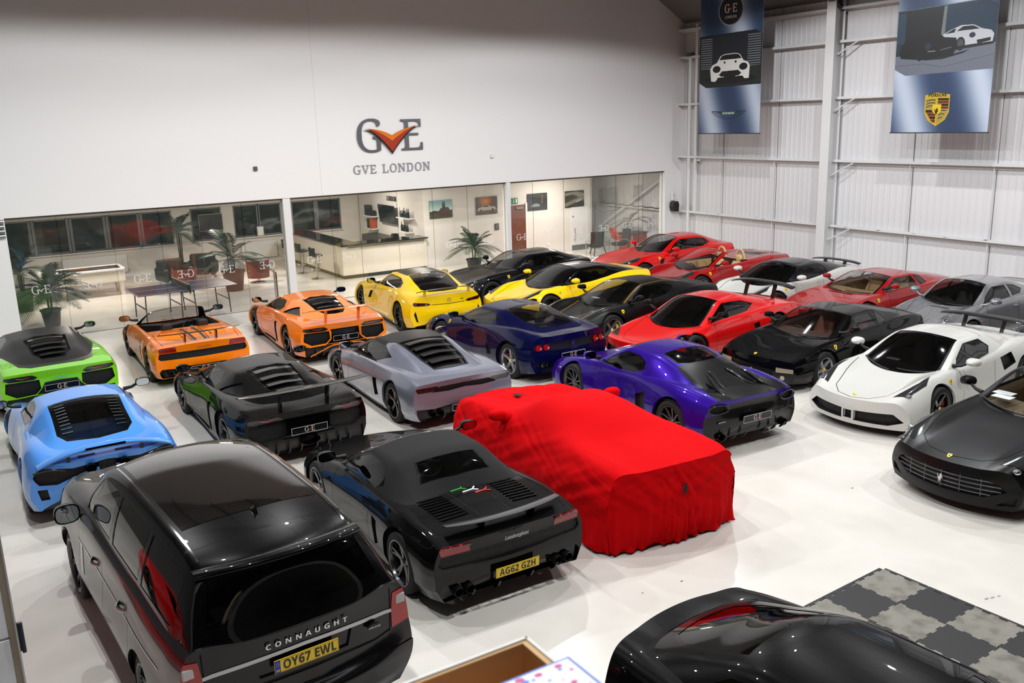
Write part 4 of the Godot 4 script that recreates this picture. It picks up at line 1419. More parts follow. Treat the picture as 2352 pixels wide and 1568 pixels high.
	# ---- silver slatted coupe and the red winged coupe
	for k in 2:
		var d := t_wedge()
		var l := []
		var pm: Material = p_silver if k == 0 else p_red
		l.append(["r", "tail_lamp", 2, [.46, .715, .50, .75, .86, .745, .87, .72, .82, .665, .60, .665], LD, .004])
		l.append(["r", "tail_grille", 2, [0, .665, .30, .64, .60, .655, .45, .735, 0, .745], MESH, .02])
		l.append(["r", "diffuser", 2, [0, .41, .35, .41, .55, .38, .86, .40, .86, .2, 0, .20], MB_, .03])
		l.append(["f", "front_grille", 2, [.20, .19, .62, .20, .78, .26, .70, .40, .30, .36], MESH, .05])
		l.append(["f", "front_grille", 2, [0, .16, .18, .16, .26, .34, 0, .36], MESH, .04])
		l.append(["b", "headlamp", 1, [2.06, .50, 2.00, .74, 1.66, .80, 1.78, .70, 1.94, .58], HL, -.003, [2.4, 5]])
		gw(l, "windscreen", ws, GD)
		gw(l, "side_window", [.20, .13, 1.2, .10, 1.9, .14, 2.45, .50, 1.85, .84, .95, .90, .42, .72], GD if k == 1 else GM)
		if k == 0:
			l.append(["g", "engine_bay", 3, [2.12, 2.4, 2.12, 1.22, 3.3, 1.30, 3.72, 1.40, 3.75, 2.4], MB_, .03])
			l.append(["g", "buttress", 3, [1.80, .98, 2.05, 1.14, 3.3, 1.24, 3.78, 1.36, 3.82, 2.4, 4.2, 2.4, 4.2, -.2, 1.75, -.2], pm, -.004])
		else: l.append(["g", "engine_bay", 3, [2.5, 2.4, 2.5, 1.5, 3.2, 1.5, 3.2, 2.4], MESH, .02])
		l.append(["b", "side_intake", 0, [-.55, .30, -.48, .60, -.66, .62, -.72, .34], MB_, .04, [0, 3]])
		l.append(["b", "sill", 0, [.85, .125, -.85, .125, -.85, .17, .85, .17], MB_, .0, [0, 2]])
		l.append(["line", "b", "bonnet_seam", 1, [2.15, 0, 2.10, .30, 1.9, .46, 1.3, .62, .95, .72], SEAM, .008, .006, [3, 5]])
		door_seams(l, .70, -.46, .76, .26)
		d.merge({"label": "silver sports car with grey roof and black slatted engine lid" if k == 0 else "red sports car with tall black rear wing and black mirrors", "paint": pm, "at": [6.80, -14.55] if k == 0 else [13.25, -13.7], "th": 1.0 if k == 0 else -97.0, "kx": 1.025, "kz": 1.012, "ky": 1.0, "crease": [1, 3], "ax": [1.31, -1.31], "regs": l, "wheel": wl("ydouble", rim_black, cal_o if k == 0 else cal_r, null, .25, [.25, .31]), "mirm": pm if k == 0 else BK}, true)
		if k == 0: d["roofm"] = m_roof
		d["extra"] = func(root: Node3D, sh: Shape):
			if k == 0:
				slats(root, sh.house, "engine_slat", [[2.22, 2.50, 1.30, .06], [2.58, 2.86, 1.33, .05], [2.94, 3.20, 1.37, .04], [3.30, 3.56, 1.42, .03]], MB_, .045)
				plate(root, Vector3(-2.21, .36, 0), -.1)
				for z: float in [.46, .60]:
					for s: float in [1.0, -1.0]: pipe(root, Vector3(-2.14, .30, z * s), .052, PIPE)
				fins(root, -2.08, -2.2, [.2, .4], .20, .28, MB_)
				script_badge(root, "Lamborghini", .026, Vector3(-2.205, .79, 0), Vector3(0, 0, 1), Vector3(.3, 1, 0), CH)
			else:
				wing(root, -2.02, 1.17, .80, .24, .07, CFB, [.36], CFB, .86, .10)
				shield(root, Vector3(2.22, .50, 0), Vector3(0, 0, -1), Vector3(-.5, .8, 0), .05)
				wipers(root, sh, BK)
		car(d)

	# ---- the two curvy coupes
	for k in 2:
		var d := t_curvy()
		var l := []
		var pm: Material = p_blue if k == 0 else p_purple
		if k == 0:
			l.append(["r", "lamp_bowl", 2, [.10, .70, .30, .66, .60, .56, .80, .58, .87, .68, .85, .78, .76, .80, .60, .775, .40, .74, .10, .77], MESH, .04])
			l.append(["r", "centre_grille", 2, [0, .65, .10, .65, .10, .775, 0, .785], MESH, .02])
			l.append(["r", "corner_vent", 2, [.70, .38, .80, .38, .83, .52, .72, .52], MESH, .03])
			l.append(["r", "lower_bumper", 2, [0, .60, .32, .60, .55, .50, .60, .34, .84, .24, .8, .20, 0, .18], MB_, .012])
		else:
			l.append(["r", "lamp_bowl", 2, [.48, .66, .62, .62, .80, .64, .88, .72, .86, .785, .72, .78, .56, .74], MESH, .04])
			l.append(["r", "rear_bumper", 2, [0, .78, .45, .76, .62, .62, .95, .60, .95, .10, 0, .10], CFB, .002])
		gw(l, "windscreen", ws, GD)
		gw(l, "side_window", [.24, .12, 1.0, .08, 1.65, .10, 2.0, .30, 1.9, .62, 1.5, .84, .95, .88, .50, .72], GM)
		if k == 0:
			gw(l, "rear_window", [2.12, 1.10, 3.45, 1.06, 3.68, 1.25, 3.78, 2.4, 2.06, 2.4], GD, .05)
		else:
			gw(l, "rear_window", [2.15, 1.22, 2.75, 1.16, 2.9, 1.5, 2.95, 2.4, 2.1, 2.4], GM)
			l.append(["g", "engine_lid", 3, [2.85, 1.05, 2.98, 2.4, 4.1, 2.4, 4.1, .2, 3.6, .5], CFB, -.006])
			l.append(["b", "engine_lid", 1, [-1.55, 0, -1.55, .58, -1.9, .66, -2.3, .70, -2.3, 0], CFB, -.004, [3, 5]])
		l.append(["b", "side_intake", 0, [-.50, .30, -.42, .56, -.66, .66, -.74, .40], MESH, .05, [0, 3]])
		l.append(["b", "sill", 0, [.9, .115, -.9, .125, -.9, .18, .9, .17], MB_, .0, [0, 2]])
		door_seams(l, .62, -.38, .76, .26)
		d.merge({"label": "sky blue sports car with a full-width raised airbrake and black mirrors" if k == 0 else "purple sports car with dark carbon rear bumper and engine lid", "paint": pm, "at": [1.30, -14.2] if k == 0 else [9.78, -11.05], "th": -.5 if k == 0 else 2.5, "regs": l, "wheel": wl("twin" if k == 0 else "multi", rim_black if k == 0 else rim_cut, null, null, .25, [.25, .30]), "mirm": BK if k == 0 else pm}, true)
		d["extra"] = func(root: Node3D, sh: Shape):
			if k == 0:
				# broad curved airbrake
				var rings := []
				for i in 21:
					var t := lerpf(-1, 1, i / 20.0); var e := absf(t)
					var z := t * .80; var y := .985 - .17 * pow(e, 2.4); var x := -2.08 + .05 * e * e
					rings.append([Vector3(x + .12, y - .02, z), Vector3(x + .02, y + .01, z), Vector3(x - .12, y + .015, z), Vector3(x - .125, y - .045 * (1 - e * .6), z), Vector3(x + .02, y - .02, z)])
				var mb := Mb.new()
				mb.skin(rings, true, true)
				var w := put("airbrake", mb, pm, root)
				put("brake_lamp", boxmb(Vector3(-2.206, .972, 0), Vector3(.012, .03, .48), .005), BK, w)
				for s: float in [1.0, -1.0]:
					var b := Mb.new()
					b.prism(PackedVector2Array([Vector2(-2.16, .93), Vector2(-2.10, .95), Vector2(-2.06, .80), Vector2(-2.13, .78)]), s * .44 - .02, s * .44 + .02)
					put("wing_post", b, BK, w)
					pipe(root, Vector3(-2.20, .715, .20 * s), .062, PIPE)
					put("deck_slot", boxmb(Vector3(-2.03, top_y(sh, -1.95, .25) + .003, .22 * s), Vector3(.05, .01, .2)), MESH, root)
					for j in 9:
						var u := lerpf(2.35, 3.45, j / 8.0)
						var b2 := Mb.new()
						var pa := sh.house(u, 1.20); var pb := sh.house(u, 1.46)
						pa.z *= s; pb.z *= s
						b2.tube([pa + Vector3(0, .008, 0), pb + Vector3(0, .008, 0)], .010, 5)
						put("window_louvre", b2, mat("louvre_grey", Color(.10, .14, .13), .3), root)
					var lm := Mb.new()
					var p := []
					for j in 9: p.append(Vector3(-2.17 + .10 * pow((j / 8.0), 2), lerpf(.755, .79, sin(j / 8.0 * PI)) - .01, lerpf(.50, .85, j / 8.0) * s))
					lm.tube(p, .012, 5)
					put("lamp_strip", lm, LD, root)
				write("McLaren", .028, Vector3(-2.20, .70, 0), Vector3(0, 0, 1), Vector3.UP, CH, root, "badge")
			else:
				plate(root, Vector3(-2.20, .50, 0), -.03)
				fins(root, -2.08, -2.2, [.2, .4, .58], .22, .32, MB_)
				for s: float in [1.0, -1.0]:
					pipe(root, Vector3(-2.10, .28, .62 * s), .055, PIPE, 1.3)
					put("reflector", boxmb(Vector3(-2.12, .50, .62 * s), Vector3(.02, .025, .14), .004), mat("reflector_red", Color(.16, .01, .012), .2), root)
					var lm := Mb.new()
					var p := []
					for j in 13:
						var a := TAU * j / 12
						p.append(Vector3(-2.12 + .03 * cos(a), .705 + .065 * sin(a) , (.68 + .17 * cos(a)) * s))
					lm.tube(p, .010, 5, false)
					put("lamp_ring", lm, LD, root)
					for q: Array in [[-1.3, .16], [-1.45, .34]]:
						var b3 := Mb.new()
						var pts := []
						for j in 6:
							var x: float = q[0] - .55 * j / 5.0
							pts.append(Vector3(x, maxf(top_y(sh, x, q[1]), sh.house(3.0 + 1.0 * j / 5.0, 1.6).y - .06) + .012, (q[1] + .12 * j / 5.0) * s))
						b3.tube(pts, [.004, .03, .035, .03, .02, .004], 8)
						put("lid_ridge", b3, CFB, root)
		car(d)

	# ---- navy coupe with four round lamps
	if true:
		var d := t_mid()
		var l := []
		l.append(["r", "tail_lamp", 2, ring_poly(.575, .705, .058), LR, -.02])
		l.append(["r", "tail_lamp_outer", 2, ring_poly(.735, .705, .058), LR, -.02])
		l.append(["r", "tail_panel", 2, [0, .63, .80, .635, .845, .70, .81, .775, 0, .785], mat("panel_dark", Color(.02, .022, .03), .5), .015])
		l.append(["r", "exhaust_recess", 2, [.46, .29, .72, .30, .78, .37, .74, .43, .48, .43], MESH, .04])
		l.append(["r", "plate_recess", 2, [0, .45, .34, .45, .37, .52, .33, .60, 0, .60], p_navy, .02])
		gw(l, "windscreen", ws, GM)
		gw(l, "side_window", [.22, .12, 1.0, .08, 1.9, .10, 2.25, .45, 1.8, .86, .95, .90, .45, .72], GM)
		gw(l, "rear_window", [2.15, 1.10, 3.2, 1.06, 3.66, 1.22, 3.74, 2.4, 2.1, 2.4], GM, .025)
		l.append(["b", "side_intake", 0, [-.58, .34, -.50, .50, -.70, .52, -.74, .38], MESH, .04, [0, 3]])
		door_seams(l, .68, -.42, .76, .26)
		l.append(["line", "b", "boot_seam", 1, [-1.55, .60, -2.0, .66], SEAM, .008, .006, [3, 5]])
		d.merge({"label": "navy blue coupe with four round red tail lamps", "paint": p_navy, "at": [9.66, -15.65], "th": -1.5, "regs": l, "seatm": mat("leather_grey", Color(.30, .28, .22), .6), "wheel": wl("star", rim_silver, cal_r, cap_y, .245, [.24, .29]), "mirm": p_navy}, true)
		d["extra"] = func(root: Node3D, sh: Shape):
			plate(root, Vector3(-2.165, .50, 0), -.02)
			for s: float in [1.0, -1.0]:
				for z: float in [.55, .66]: pipe(root, Vector3(-2.08, .365, z * s), .042, CH)
				for z: float in [.575, .735]:
					var b := Mb.new()
					b.ball(Vector3(-2.19 + .09 * z * z, .705, z * s), Vector3(.012, .024, .024), 10, 6)
					put("lamp_lens", b, mat("lamp_pink", Color(.75, .42, .42), .15), root)
			var hb := Mb.new()
			hb.prism(horse_poly(.055), 0, .008)
			var o := put("horse_badge", hb, CH, root)
			o.transform = Transform3D(Basis(Vector3(0, 0, 1), Vector3.UP, Vector3(-1, 0, 0)), Vector3(-2.15, .71, 0))
			write("Ferrari", .03, Vector3(-2.02, top_y(sh, -1.93, 0) + .006, 0), Vector3(0, 0, 1), Vector3(1, .05, 0), CH, root, "badge", "Droid Serif", true, 1.4)
			shield(root, sh.body(1.02, 2.55) + Vector3(0, 0, .006), Vector3(1, 0, 0), Vector3(0, .85, -.5), .07)
			shield(root, (sh.body(1.02, 2.55) + Vector3(0, 0, .006)) * Vector3(1, 1, -1), Vector3(-1, 0, 0), Vector3(0, .85, .5), .07)
		car(d)

	# ---- front-facing mid-engined cars
	var mids := [
		["yellow sports car with a gloss black roof and windows", p_yellow, BK, [13.43, -18.75], -93.0, GD, p_yellow, "y"],
		["satin black sports car with thin gold stripes along its bonnet", m_black, null, [13.2, -16.05], -93.0, GM, BK, "k"],
		["white sports car with a black roof, standing behind red winged car", p_white, BK, [17.75, -15.5], -92.0, GD, p_white, "w"],
		["white sports car with white roof, black front grille and dark windows", p_white, null, [13.76, -8.8], -95.0, GD, p_white, "s"],
		["red sports car facing the mezzanine beside the charcoal off-road estate", p_red, null, [-1.75, -8.9], 180.0, GM, p_red, "x"],
		["red open-top sports car with cream seats and roll hoops", p_dred, null, [18.06, -18.25], -89.0, GC, p_dred, "o"]]
	for c: Array in mids:
		var d := t_mid()
		var l := []
		var kd: String = c[7]
		if kd == "s":
			l.append(["f", "front_grille", 2, [.10, .20, .60, .20, .80, .27, .66, .385, .10, .36], MESH, .06])
			l.append(["f", "front_grille_centre", 2, [0, .22, .07, .22, .07, .35, 0, .35], MESH, .06])
		else: l.append(["f", "front_grille", 2, [0, .18, .62, .19, .76, .28, .62, .37, 0, .39], MESH, .06])
		if kd in ["o"]: l.append(["b", "headlamp", 1, [2.02, .60, 1.86, .80, 1.52, .82, 1.48, .70, 1.75, .62], HL, -.003, [2.2, 5]])
		else: l.append(["b", "headlamp", 1, [2.10, .56, 2.02, .76, 1.60, .80, 1.32, .70, 1.62, .70, 1.90, .62], HL, -.003, [2.2, 5]])
		l.append(["line", "b", "bonnet_seam", 1, [2.33, 0, 2.26, .26, 2.05, .44, 1.6, .56, 1.1, .66], SEAM, .010, .006, [3, 5]])
		if kd == "k":
			var gold := mat("gold_stripe", Color(.62, .42, .06), .35, .3)
			l.append(["line", "b", "bonnet_stripe", 1, [2.30, .20, 1.9, .30, 1.5, .40, 1.12, .50], gold, .016, -.001, [3, 5]])
			l.append(["line", "g", "roof_stripe", 3, [.1, 1.02, .9, 1.03, 2.0, 1.04, 3.0, 1.02], gold, .014, -.001])
		var op := kd == "o"
		if op:
			gw(l, "windscreen", [.05, 1.10, .5, 1.07, .95, 1.10, .955, 2.4, .05, 2.4], GC)
			l.append(["g", "side_gap", 3, [.08, -.1, .3, .75, .95, .88, 1.2, .88, 1.2, -.1], null])
			d.merge({"gend": 1.05, "roofname": "windscreen_frame", "roofm": c[1], "cabin_end": 2.0, "tub_end": 2.0, "trim": mat("trim_red", Color(.20, .02, .025), .6)}, true)
			l.append(["b", "engine_window", 1, [-1.1, 0, -1.1, .34, -1.7, .30, -1.7, 0], GD, .004, [3, 5]])
			l.append(["line", "b", "deck_seam", 1, [-.72, 0, -.74, .60, -1.3, .66, -1.9, .60], SEAM, .008, .006, [3, 5]])
		else:
			gw(l, "windscreen", [.05, 1.12, .55, 1.08, .96, 1.10, .97, 2.4, .05, 2.4], c[5])
			if kd == "s":
				gw(l, "side_window", [.22, .10, 1.0, .08, 1.75, .10, 1.98, .40, 1.8, .84, .95, .90, .45, .72], c[5])
				l.append(["b", "side_intake", 0, [-.62, .58, -.56, .80, -.92, .84, -.98, .66], MESH, .06, [1.5, 3.2]])
			else: gw(l, "side_window", [.22, .12, 1.0, .08, 1.8, .10, 2.5, .55, 1.9, .86, .95, .90, .45, .72], c[5])
			if kd != "s": gw(l, "rear_window", [2.2, 1.2, 3.1, 1.2, 3.4, 1.5, 3.4, 2.4, 2.15, 2.4], GD)
			else:
				l.append(["g", "roof_seam", 3, [2.02, .9, 2.04, .9, 2.04, 2.4, 2.02, 2.4], SEAM, .006])
				l.append(["g", "engine_vent", 3, [2.6, 1.3, 2.68, 1.3, 2.72, 2.4, 2.62, 2.4], MESH, .02])
		l.append(["b", "sill", 0, [.9, .115, -.9, .125, -.9, .17, .9, .165], MB_, .0, [0, 2]])
		door_seams(l, .66, -.40, .78, .26)
		d.merge({"called": "convertible_car" if op else "sports_car", "label": c[0], "paint": c[1], "at": c[3], "th": c[4], "regs": l, "mirm": c[6], "wheel": wl("star", rim_silver if kd in ["k", "o"] else rim_black, cal_y if kd in ["k", "y"] else cal_r, cap_y, .255, [.24, .29]), "hand": 1.0}, true)
		if op: d["seatm"] = cream
		if c[2] != null: d["roofm"] = c[2]
		d["extra"] = func(root: Node3D, sh: Shape):
			for s: float in [1.0, -1.0]:
				var sp := sh.body(1.0, 2.45)
				shield(root, Vector3(sp.x, sp.y, (sp.z + .006) * s), Vector3(s, 0, 0), Vector3(0, .9, -.4 * s), .075)
				var b := Mb.new()
				var hp := sh.body(1.92, 3.05)
				b.ball(Vector3(hp.x, hp.y - .004, hp.z * s), Vector3(.05, .03, .045), 10, 6)
				put("lamp_lens", b, CH, root)
			var np := sh.body(sh.x1 - .10, 5.0)
			shield(root, np + Vector3(0, .006, 0), Vector3(0, 0, -1), Vector3(-1, .5, 0), .05)
			wipers(root, sh, MB_)
			if kd == "s":
				for s: float in [1.0, -1.0]: put("grille_strut", boxmb(Vector3(2.36, .29, .085 * s), Vector3(.05, .17, .04), .01), c[1], root)
				wing(root, -1.80, 1.16, .80, .22, .03, CFB, [.34], CFB, .93, .10)
				put("price_card", boxmb(Vector3(.88, .845, .18), Vector3(.10, .004, .22)), mat("card_white", Color(.85, .88, .88), .6), root)
			elif kd == "w":
				wing(root, -2.02, 1.0, .72, .16, .05, CFB, [.30], CFB, .92, .02)
			elif kd == "o":
				for z: float in [-.36, .36]:
					var b := Mb.new()
					var p := []
					for j in 13:
						var a := PI * j / 12
						p.append(Vector3(-.58, .84 + .30 * sin(a), z + .17 * cos(a)))
					b.tube(p, .028, 8)
					put("roll_hoop", b, cream, root)
				for s: float in [1.0, -1.0]: put("door_card", boxmb(Vector3(.0, .68, .70 * s), Vector3(1.0, .22, .03), .01), cream, root)
				put("price_card", boxmb(Vector3(.62, .93, -.28), Vector3(.16, .004, .24)), mat("card_white", Color.WHITE), root).rotation = Vector3(0, 0, -.5)
			else: put("price_card", boxmb(Vector3(.88, .845, .20), Vector3(.10, .004, .22)), mat("card_white", Color(.85, .88, .88), .6), root)
		car(d)

	# ---- older wedge coupes
	for k in 2:
		var d := t_classic()
		var l := []
		var pm: Material = p_black if k == 0 else p_dred
		l.append(["f", "front_grille", 2, [0, .25, .44, .25, .44, .40, 0, .41], MESH, .03])
		l.append(["f", "front_lamp", 2, [.50, .36, .80, .37, .80, .44, .50, .445], mat("lamp_clear", Color(.62, .58, .48), .12, .2, 1.0), -.004])
		l.append(["f", "fog_lamp", 2, ring_poly(.62, .27, .04), mat("lamp_clear", Color.WHITE), -.01])
		l.append(["line", "b", "bonnet_seam", 1, [2.08, 0, 2.08, .70, 1.7, .74, .98, .66], SEAM, .008, .006, [3, 5]])
		l.append(["line", "b", "lamp_cover_seam", 1, [1.95, .34, 1.62, .34, 1.62, .74], SEAM, .008, .006, [3, 5]])
		l.append(["b", "bonnet_vent", 1, [1.14, 0, 1.14, .34, 1.09, .34, 1.09, 0], MESH, .01, [3, 5]])
		gw(l, "windscreen", [.05, 1.10, .55, 1.06, .95, 1.08, .965, 2.4, .05, 2.4], GC)
		gw(l, "side_window", [.22, .10, 1.0, .08, 1.92, .08, 1.86, .90, .95, .92, .45, .74], GC)
		gw(l, "quarter_window", [2.06, .10, 2.75, .12, 2.45, .84, 2.0, .90], GC)
		l.append(["b", "side_intake", 0, [-.62, .46, -.56, .60, -.84, .64, -.86, .52], MESH, .05, [0, 3]])
		door_seams(l, .56, -.50, .78, .26)
		if k == 1:
			for i in 5: l.append(["line", "b", "strake_seam", 0, [.15, .34 + .07 * i, -.80, .34 + .085 * i], SEAM, .016, .012, [0, 3]])
		d.merge({"label": "black wedge-shaped coupe with tan leather seats" if k == 0 else "dark red wide wedge coupe with cream leather seats", "paint": pm, "at": [14.14, -11.3] if k == 0 else [18.4, -13.4], "th": -94.0 if k == 0 else -88.0, "crease": [3], "regs": l, "seatm": tan if k == 0 else cream, "trim": mat("trim_tan", Color(.20, .10, .045), .6) if k == 0 else mat("trim_cream", Color(.55, .45, .30), .6), "wheel": wl("star", rim_silver, null, cap_y, .22, [.23, .28]), "mirm": pm}, true)
		if k == 1: d.merge({"kx": 1.04, "kz": 1.03, "ky": .97, "ax": [1.275, -1.275]}, true)
		d["extra"] = func(root: Node3D, sh: Shape):
			for s: float in [1.0, -1.0]:
				var sp := sh.body(.92, 2.5)
				shield(root, Vector3(sp.x, sp.y, (sp.z + .006) * s), Vector3(s, 0, 0), Vector3(0, .9, -.4 * s), .075)
			var np := sh.body(sh.x1 - .06, 5.0)
			shield(root, np + Vector3(0, .006, 0), Vector3(0, 0, -1), Vector3(-1, .4, 0), .05)
			if k == 0:
				var hb := Mb.new()
				hb.prism(horse_poly(.045), 0, .008)
				var o := put("horse_badge", hb, CH, root)
				o.transform = Transform3D(Basis(Vector3(0, 0, -1), Vector3.UP, Vector3(1, 0, 0)), Vector3(2.16, .33, 0))
				for i in 5: put("grille_bar", boxmb(Vector3(2.145, .265 + .03 * i, 0), Vector3(.02, .006, .84)), MB_, root)
			wipers(root, sh, MB_)
			# rear buttress lid
		car(d)

	# ---- front-engined tourers
	var tour := [
		["dark grey grand tourer coupe parked beside the palm at glass wall", p_gun, null, [13.35, -21.3], -93.0, GM, p_gun, "g", 1.0, 1.0, .985],
		["bright red grand tourer coupe standing in the corner by white cladding", p_red, null, [18.3, -20.75], -88.0, GM, p_red, "r", 1.01, 1.005, 1.03],
		["satin black grand tourer with wide chrome-barred grille and cream cabin", m_black, null, [12.42, -6.15], -91.0, GC, BK, "f", 1.04, 1.0, 1.0],
		["dark grey coupe standing beside the silver rear-engined car", p_grey, null, [18.6, -8.3], -90.0, GD, p_grey, "e", .98, 1.0, 1.0]]
	for c: Array in tour:
		var d := t_tourer()
		var l := []
		var kd: String = c[7]
		if kd == "f": l.append(["f", "front_grille", 2, [0, .27, .50, .28, .72, .38, .66, .46, .50, .51, 0, .52], MESH, .05])
		else: l.append(["f", "front_grille", 2, [0, .22, .44, .23, .56, .34, .44, .42, 0, .43], MESH, .05])
		l.append(["f", "side_vent", 2, [.62, .20, .80, .22, .82, .32, .74, .30], MESH, .03])
		l.append(["b", "headlamp", 1, [2.16, .58, 2.06, .78, 1.60, .85, 1.42, .78, 1.72, .68] if kd != "f" else [2.20, .56, 2.10, .78, 1.55, .88, 1.36, .80, 1.62, .70, 1.95, .60], HL, -.003, [2.2, 5]])
		l.append(["line", "b", "bonnet_seam", 1, [2.30, 0, 2.22, .34, 2.02, .54, 1.5, .66, .7, .72], SEAM, .010, .006, [3, 5]])
		gw(l, "windscreen", [.05, 1.12, .55, 1.08, .96, 1.10, .97, 2.4, .05, 2.4], c[5])
		gw(l, "side_window", [.22, .12, 1.0, .08, 1.9, .08, 2.55, .40, 2.3, .78, 1.8, .88, .95, .90, .45, .72], GM if kd != "e" else GD)
		gw(l, "rear_window", [2.25, 1.14, 3.3, 1.12, 3.6, 1.3, 3.6, 2.4, 2.2, 2.4], GD)
		if kd == "r": l.append(["b", "wing_vent", 0, [.86, .50, .78, .74, .60, .78, .70, .62], MESH, .03, [0, 3]])
		l.append(["b", "sill", 0, [.9, .125, -.9, .125, -.9, .18, .9, .18], MB_, .0, [0, 2]])
		door_seams(l, .42, -.75, .84, .26)
		d.merge({"label": c[0], "paint": c[1], "at": c[3], "th": c[4], "kx": c[8], "kz": c[9], "ky": c[10], "regs": l, "mirm": c[6], "wheel": wl("star" if kd != "g" else "twin", rim_black if kd in ["g", "e"] else rim_silver, null, cap_y, .26, [.25, .30])}, true)
		d["ax"] = [1.37 * c[8], -1.37 * c[8]]
		if kd == "f": d.merge({"seatm": cream, "trim": mat("trim_beige", Color(.42, .36, .26), .6)}, true)
		d["extra"] = func(root: Node3D, sh: Shape):
			for s: float in [1.0, -1.0]:
				var sp := sh.body(.80, 2.5)
				if kd != "e": shield(root, Vector3(sp.x, sp.y, (sp.z + .006) * s), Vector3(s, 0, 0), Vector3(0, .9, -.4 * s), .075)
				for q: Array in [[2.02, 3.0], [1.78, 2.9]]:
					var b := Mb.new()
					var hp := sh.body(q[0] * c[8], q[1])
					b.ball(Vector3(hp.x, hp.y - .008, hp.z * s), Vector3(.055, .04, .05), 12, 7)
					put("lamp_lens", b, CH, root)
				if kd == "f":
					for j in 14:
						var b := Mb.new()
						var t := j / 13.0
						var hp := sh.body(lerpf(1.92, 1.50, t) * c[8], 2.72 + .06 * (j % 2))
						b.ball(Vector3(hp.x, hp.y, (hp.z + .001) * s), Vector3(.02, .012, .012), 6, 4)
						put("lamp_led", b, CH, root)
			var np := sh.body(sh.x1 - .10, 5.0)
			if kd != "e": shield(root, np + Vector3(0, .006, 0), Vector3(0, 0, -1), Vector3(-1, .5, 0), .055)
			wipers(root, sh, MB_)
			if kd == "f":
				var bar := mat("grille_bar_grey", Color(.34, .34, .345), .3, .6)
				for i in 4:
					var y := .315 + .055 * i
					var hz: float = [.56, .66, .66, .58][i]
					var p := []
					for j in 15:
						var z := lerpf(-hz, hz, j / 14.0)
						p.append(Vector3((2.378 - .27 * pow(absf(z) / .86, 2.0)) * c[8] - .012, y, z))
					var b := Mb.new()
					b.tube(p, .009, 5)
					put("grille_bar", b, bar, root)
				for z: float in [-.46, -.23, 0, .23, .46]:
					var b := Mb.new()
					var x: float = (2.378 - .27 * pow(absf(z) / .86, 2.0)) * c[8] - .012
					b.tube([Vector3(x, .285, z), Vector3(x, .51, z)], .007, 5)
					put("grille_bar", b, bar, root)
				var hb := Mb.new()
				hb.prism(horse_poly(.06), 0, .01)
				var o := put("horse_badge", hb, CH, root)
				o.transform = Transform3D(Basis(Vector3(0, 0, -1), Vector3.UP, Vector3(1, 0, 0)), Vector3(2.475, .40, 0))
				for q: Array in [[.64, .965, .40], [.78, .955, .34]]:
					var pc := put("price_card", boxmb(Vector3(q[0] * c[8] - .25, q[1] + .03, q[2]), Vector3(.16, .004, .26)), mat("card_white", Color.WHITE), root)
			elif kd == "r":
				put("price_card", boxmb(Vector3(.38, 1.0, .52), Vector3(.12, .004, .2)), mat("card_white", Color.WHITE), root).rotation.z = -.08
			else: put("price_card", boxmb(Vector3(.42, .955, .38), Vector3(.12, .004, .2)), mat("card_white", Color.WHITE), root)
		car(d)

	# ---- yellow hatch-tailed coupe, seen from behind
	if true:
		var d := t_tourer()
		var l := []
		l.append(["r", "tail_lamp", 2, [.44, .735, .52, .77, .84, .80, .87, .76, .82, .715, .52, .71], mat("lamp_plum", Color(.22, .015, .03), .08, 0, 1.0), -.006])
		l.append(["r", "lid_groove", 2, [0, .705, .42, .715, .42, .73, 0, .72], MESH, .012])
		l.append(["r", "corner_vent", 2, [.74, .34, .78, .34, .84, .52, .80, .60], MESH, .03])
		l.append(["r", "diffuser", 2, [0, .34, .45, .34, .60, .26, .84, .24, .84, .16, 0, .16], MB_, .03])
		gw(l, "windscreen", ws, GM)
		gw(l, "side_window", [.22, .12, 1.0, .08, 1.8, .08, 2.3, .25, 2.25, .62, 1.8, .86, .95, .90, .45, .72], GM)
		gw(l, "rear_window", [2.0, 1.16, 2.6, 1.10, 3.45, 1.10, 3.75, 1.35, 3.82, 2.4, 1.95, 2.4], GD, .015)
		l.append(["g", "roof_panel", 3, [1.0, 1.14, 1.94, 1.14, 1.94, 2.4, .98, 2.4], CFB, -.002])
		l.append(["b", "wing_vent", 0, [.72, .52, .66, .70, .50, .72, .56, .54], MESH, .03, [0, 3]])
		l.append(["b", "sill", 0, [.9, .125, -.9, .125, -.9, .19, .9, .19], MB_, .0, [0, 2]])
		door_seams(l, .42, -.72, .84, .24)
		d.merge({"label": "yellow coupe with black roof, dark hatch glass and black rear wing", "paint": p_yellow, "at": [9.85, -20.6], "th": 4.0, "kz": 1.025, "kx": .985, "regs": l, "mirm": BK, "wheel": wl("multi", rim_black, cal_y, null, .265, [.25, .31])}, true)
		d["extra"] = func(root: Node3D, sh: Shape):
			wing(root, -2.16, 1.06, .76, .17, .03, CFB, [.56], p_yellow, .93, .02)
			var b := Mb.new()
			var p := []
			for j in 13: p.append(Vector3(0, .045 * sin(TAU * j / 12), .045 * cos(TAU * j / 12)))
			b.tube(p, .005, 5, false)
			for a: float in [PI / 2, PI / 2 + TAU / 3, PI / 2 - TAU / 3]: b.tube([Vector3.ZERO, Vector3(0, .045 * sin(a), .045 * cos(a))], .004, 5)
			put("star_badge", b, CH, root).position = Vector3(-2.235, .81, 0)
			write("AMG", .022, Vector3(-2.21, .80, .34), Vector3(0, 0, 1), Vector3.UP, MB_, root, "badge", "Droid Sans", true)
			for s: float in [1.0, -1.0]:
				var e := Mb.new()
				var q := sh.body(.62, 2.0)
				e.ball(Vector3(.0, .70, (sh.body(-.45, 2.2).z + .006) * s), Vector3(.09, .014, .016), 8, 5)
				put("door_handle", e, p_yellow, root)
			pipe(root, Vector3(-2.22, .25, 0), .05, PIPE, 2.4)
			fins(root, -2.1, -2.25, [.2, .4], .18, .26, MB_)
		car(d)

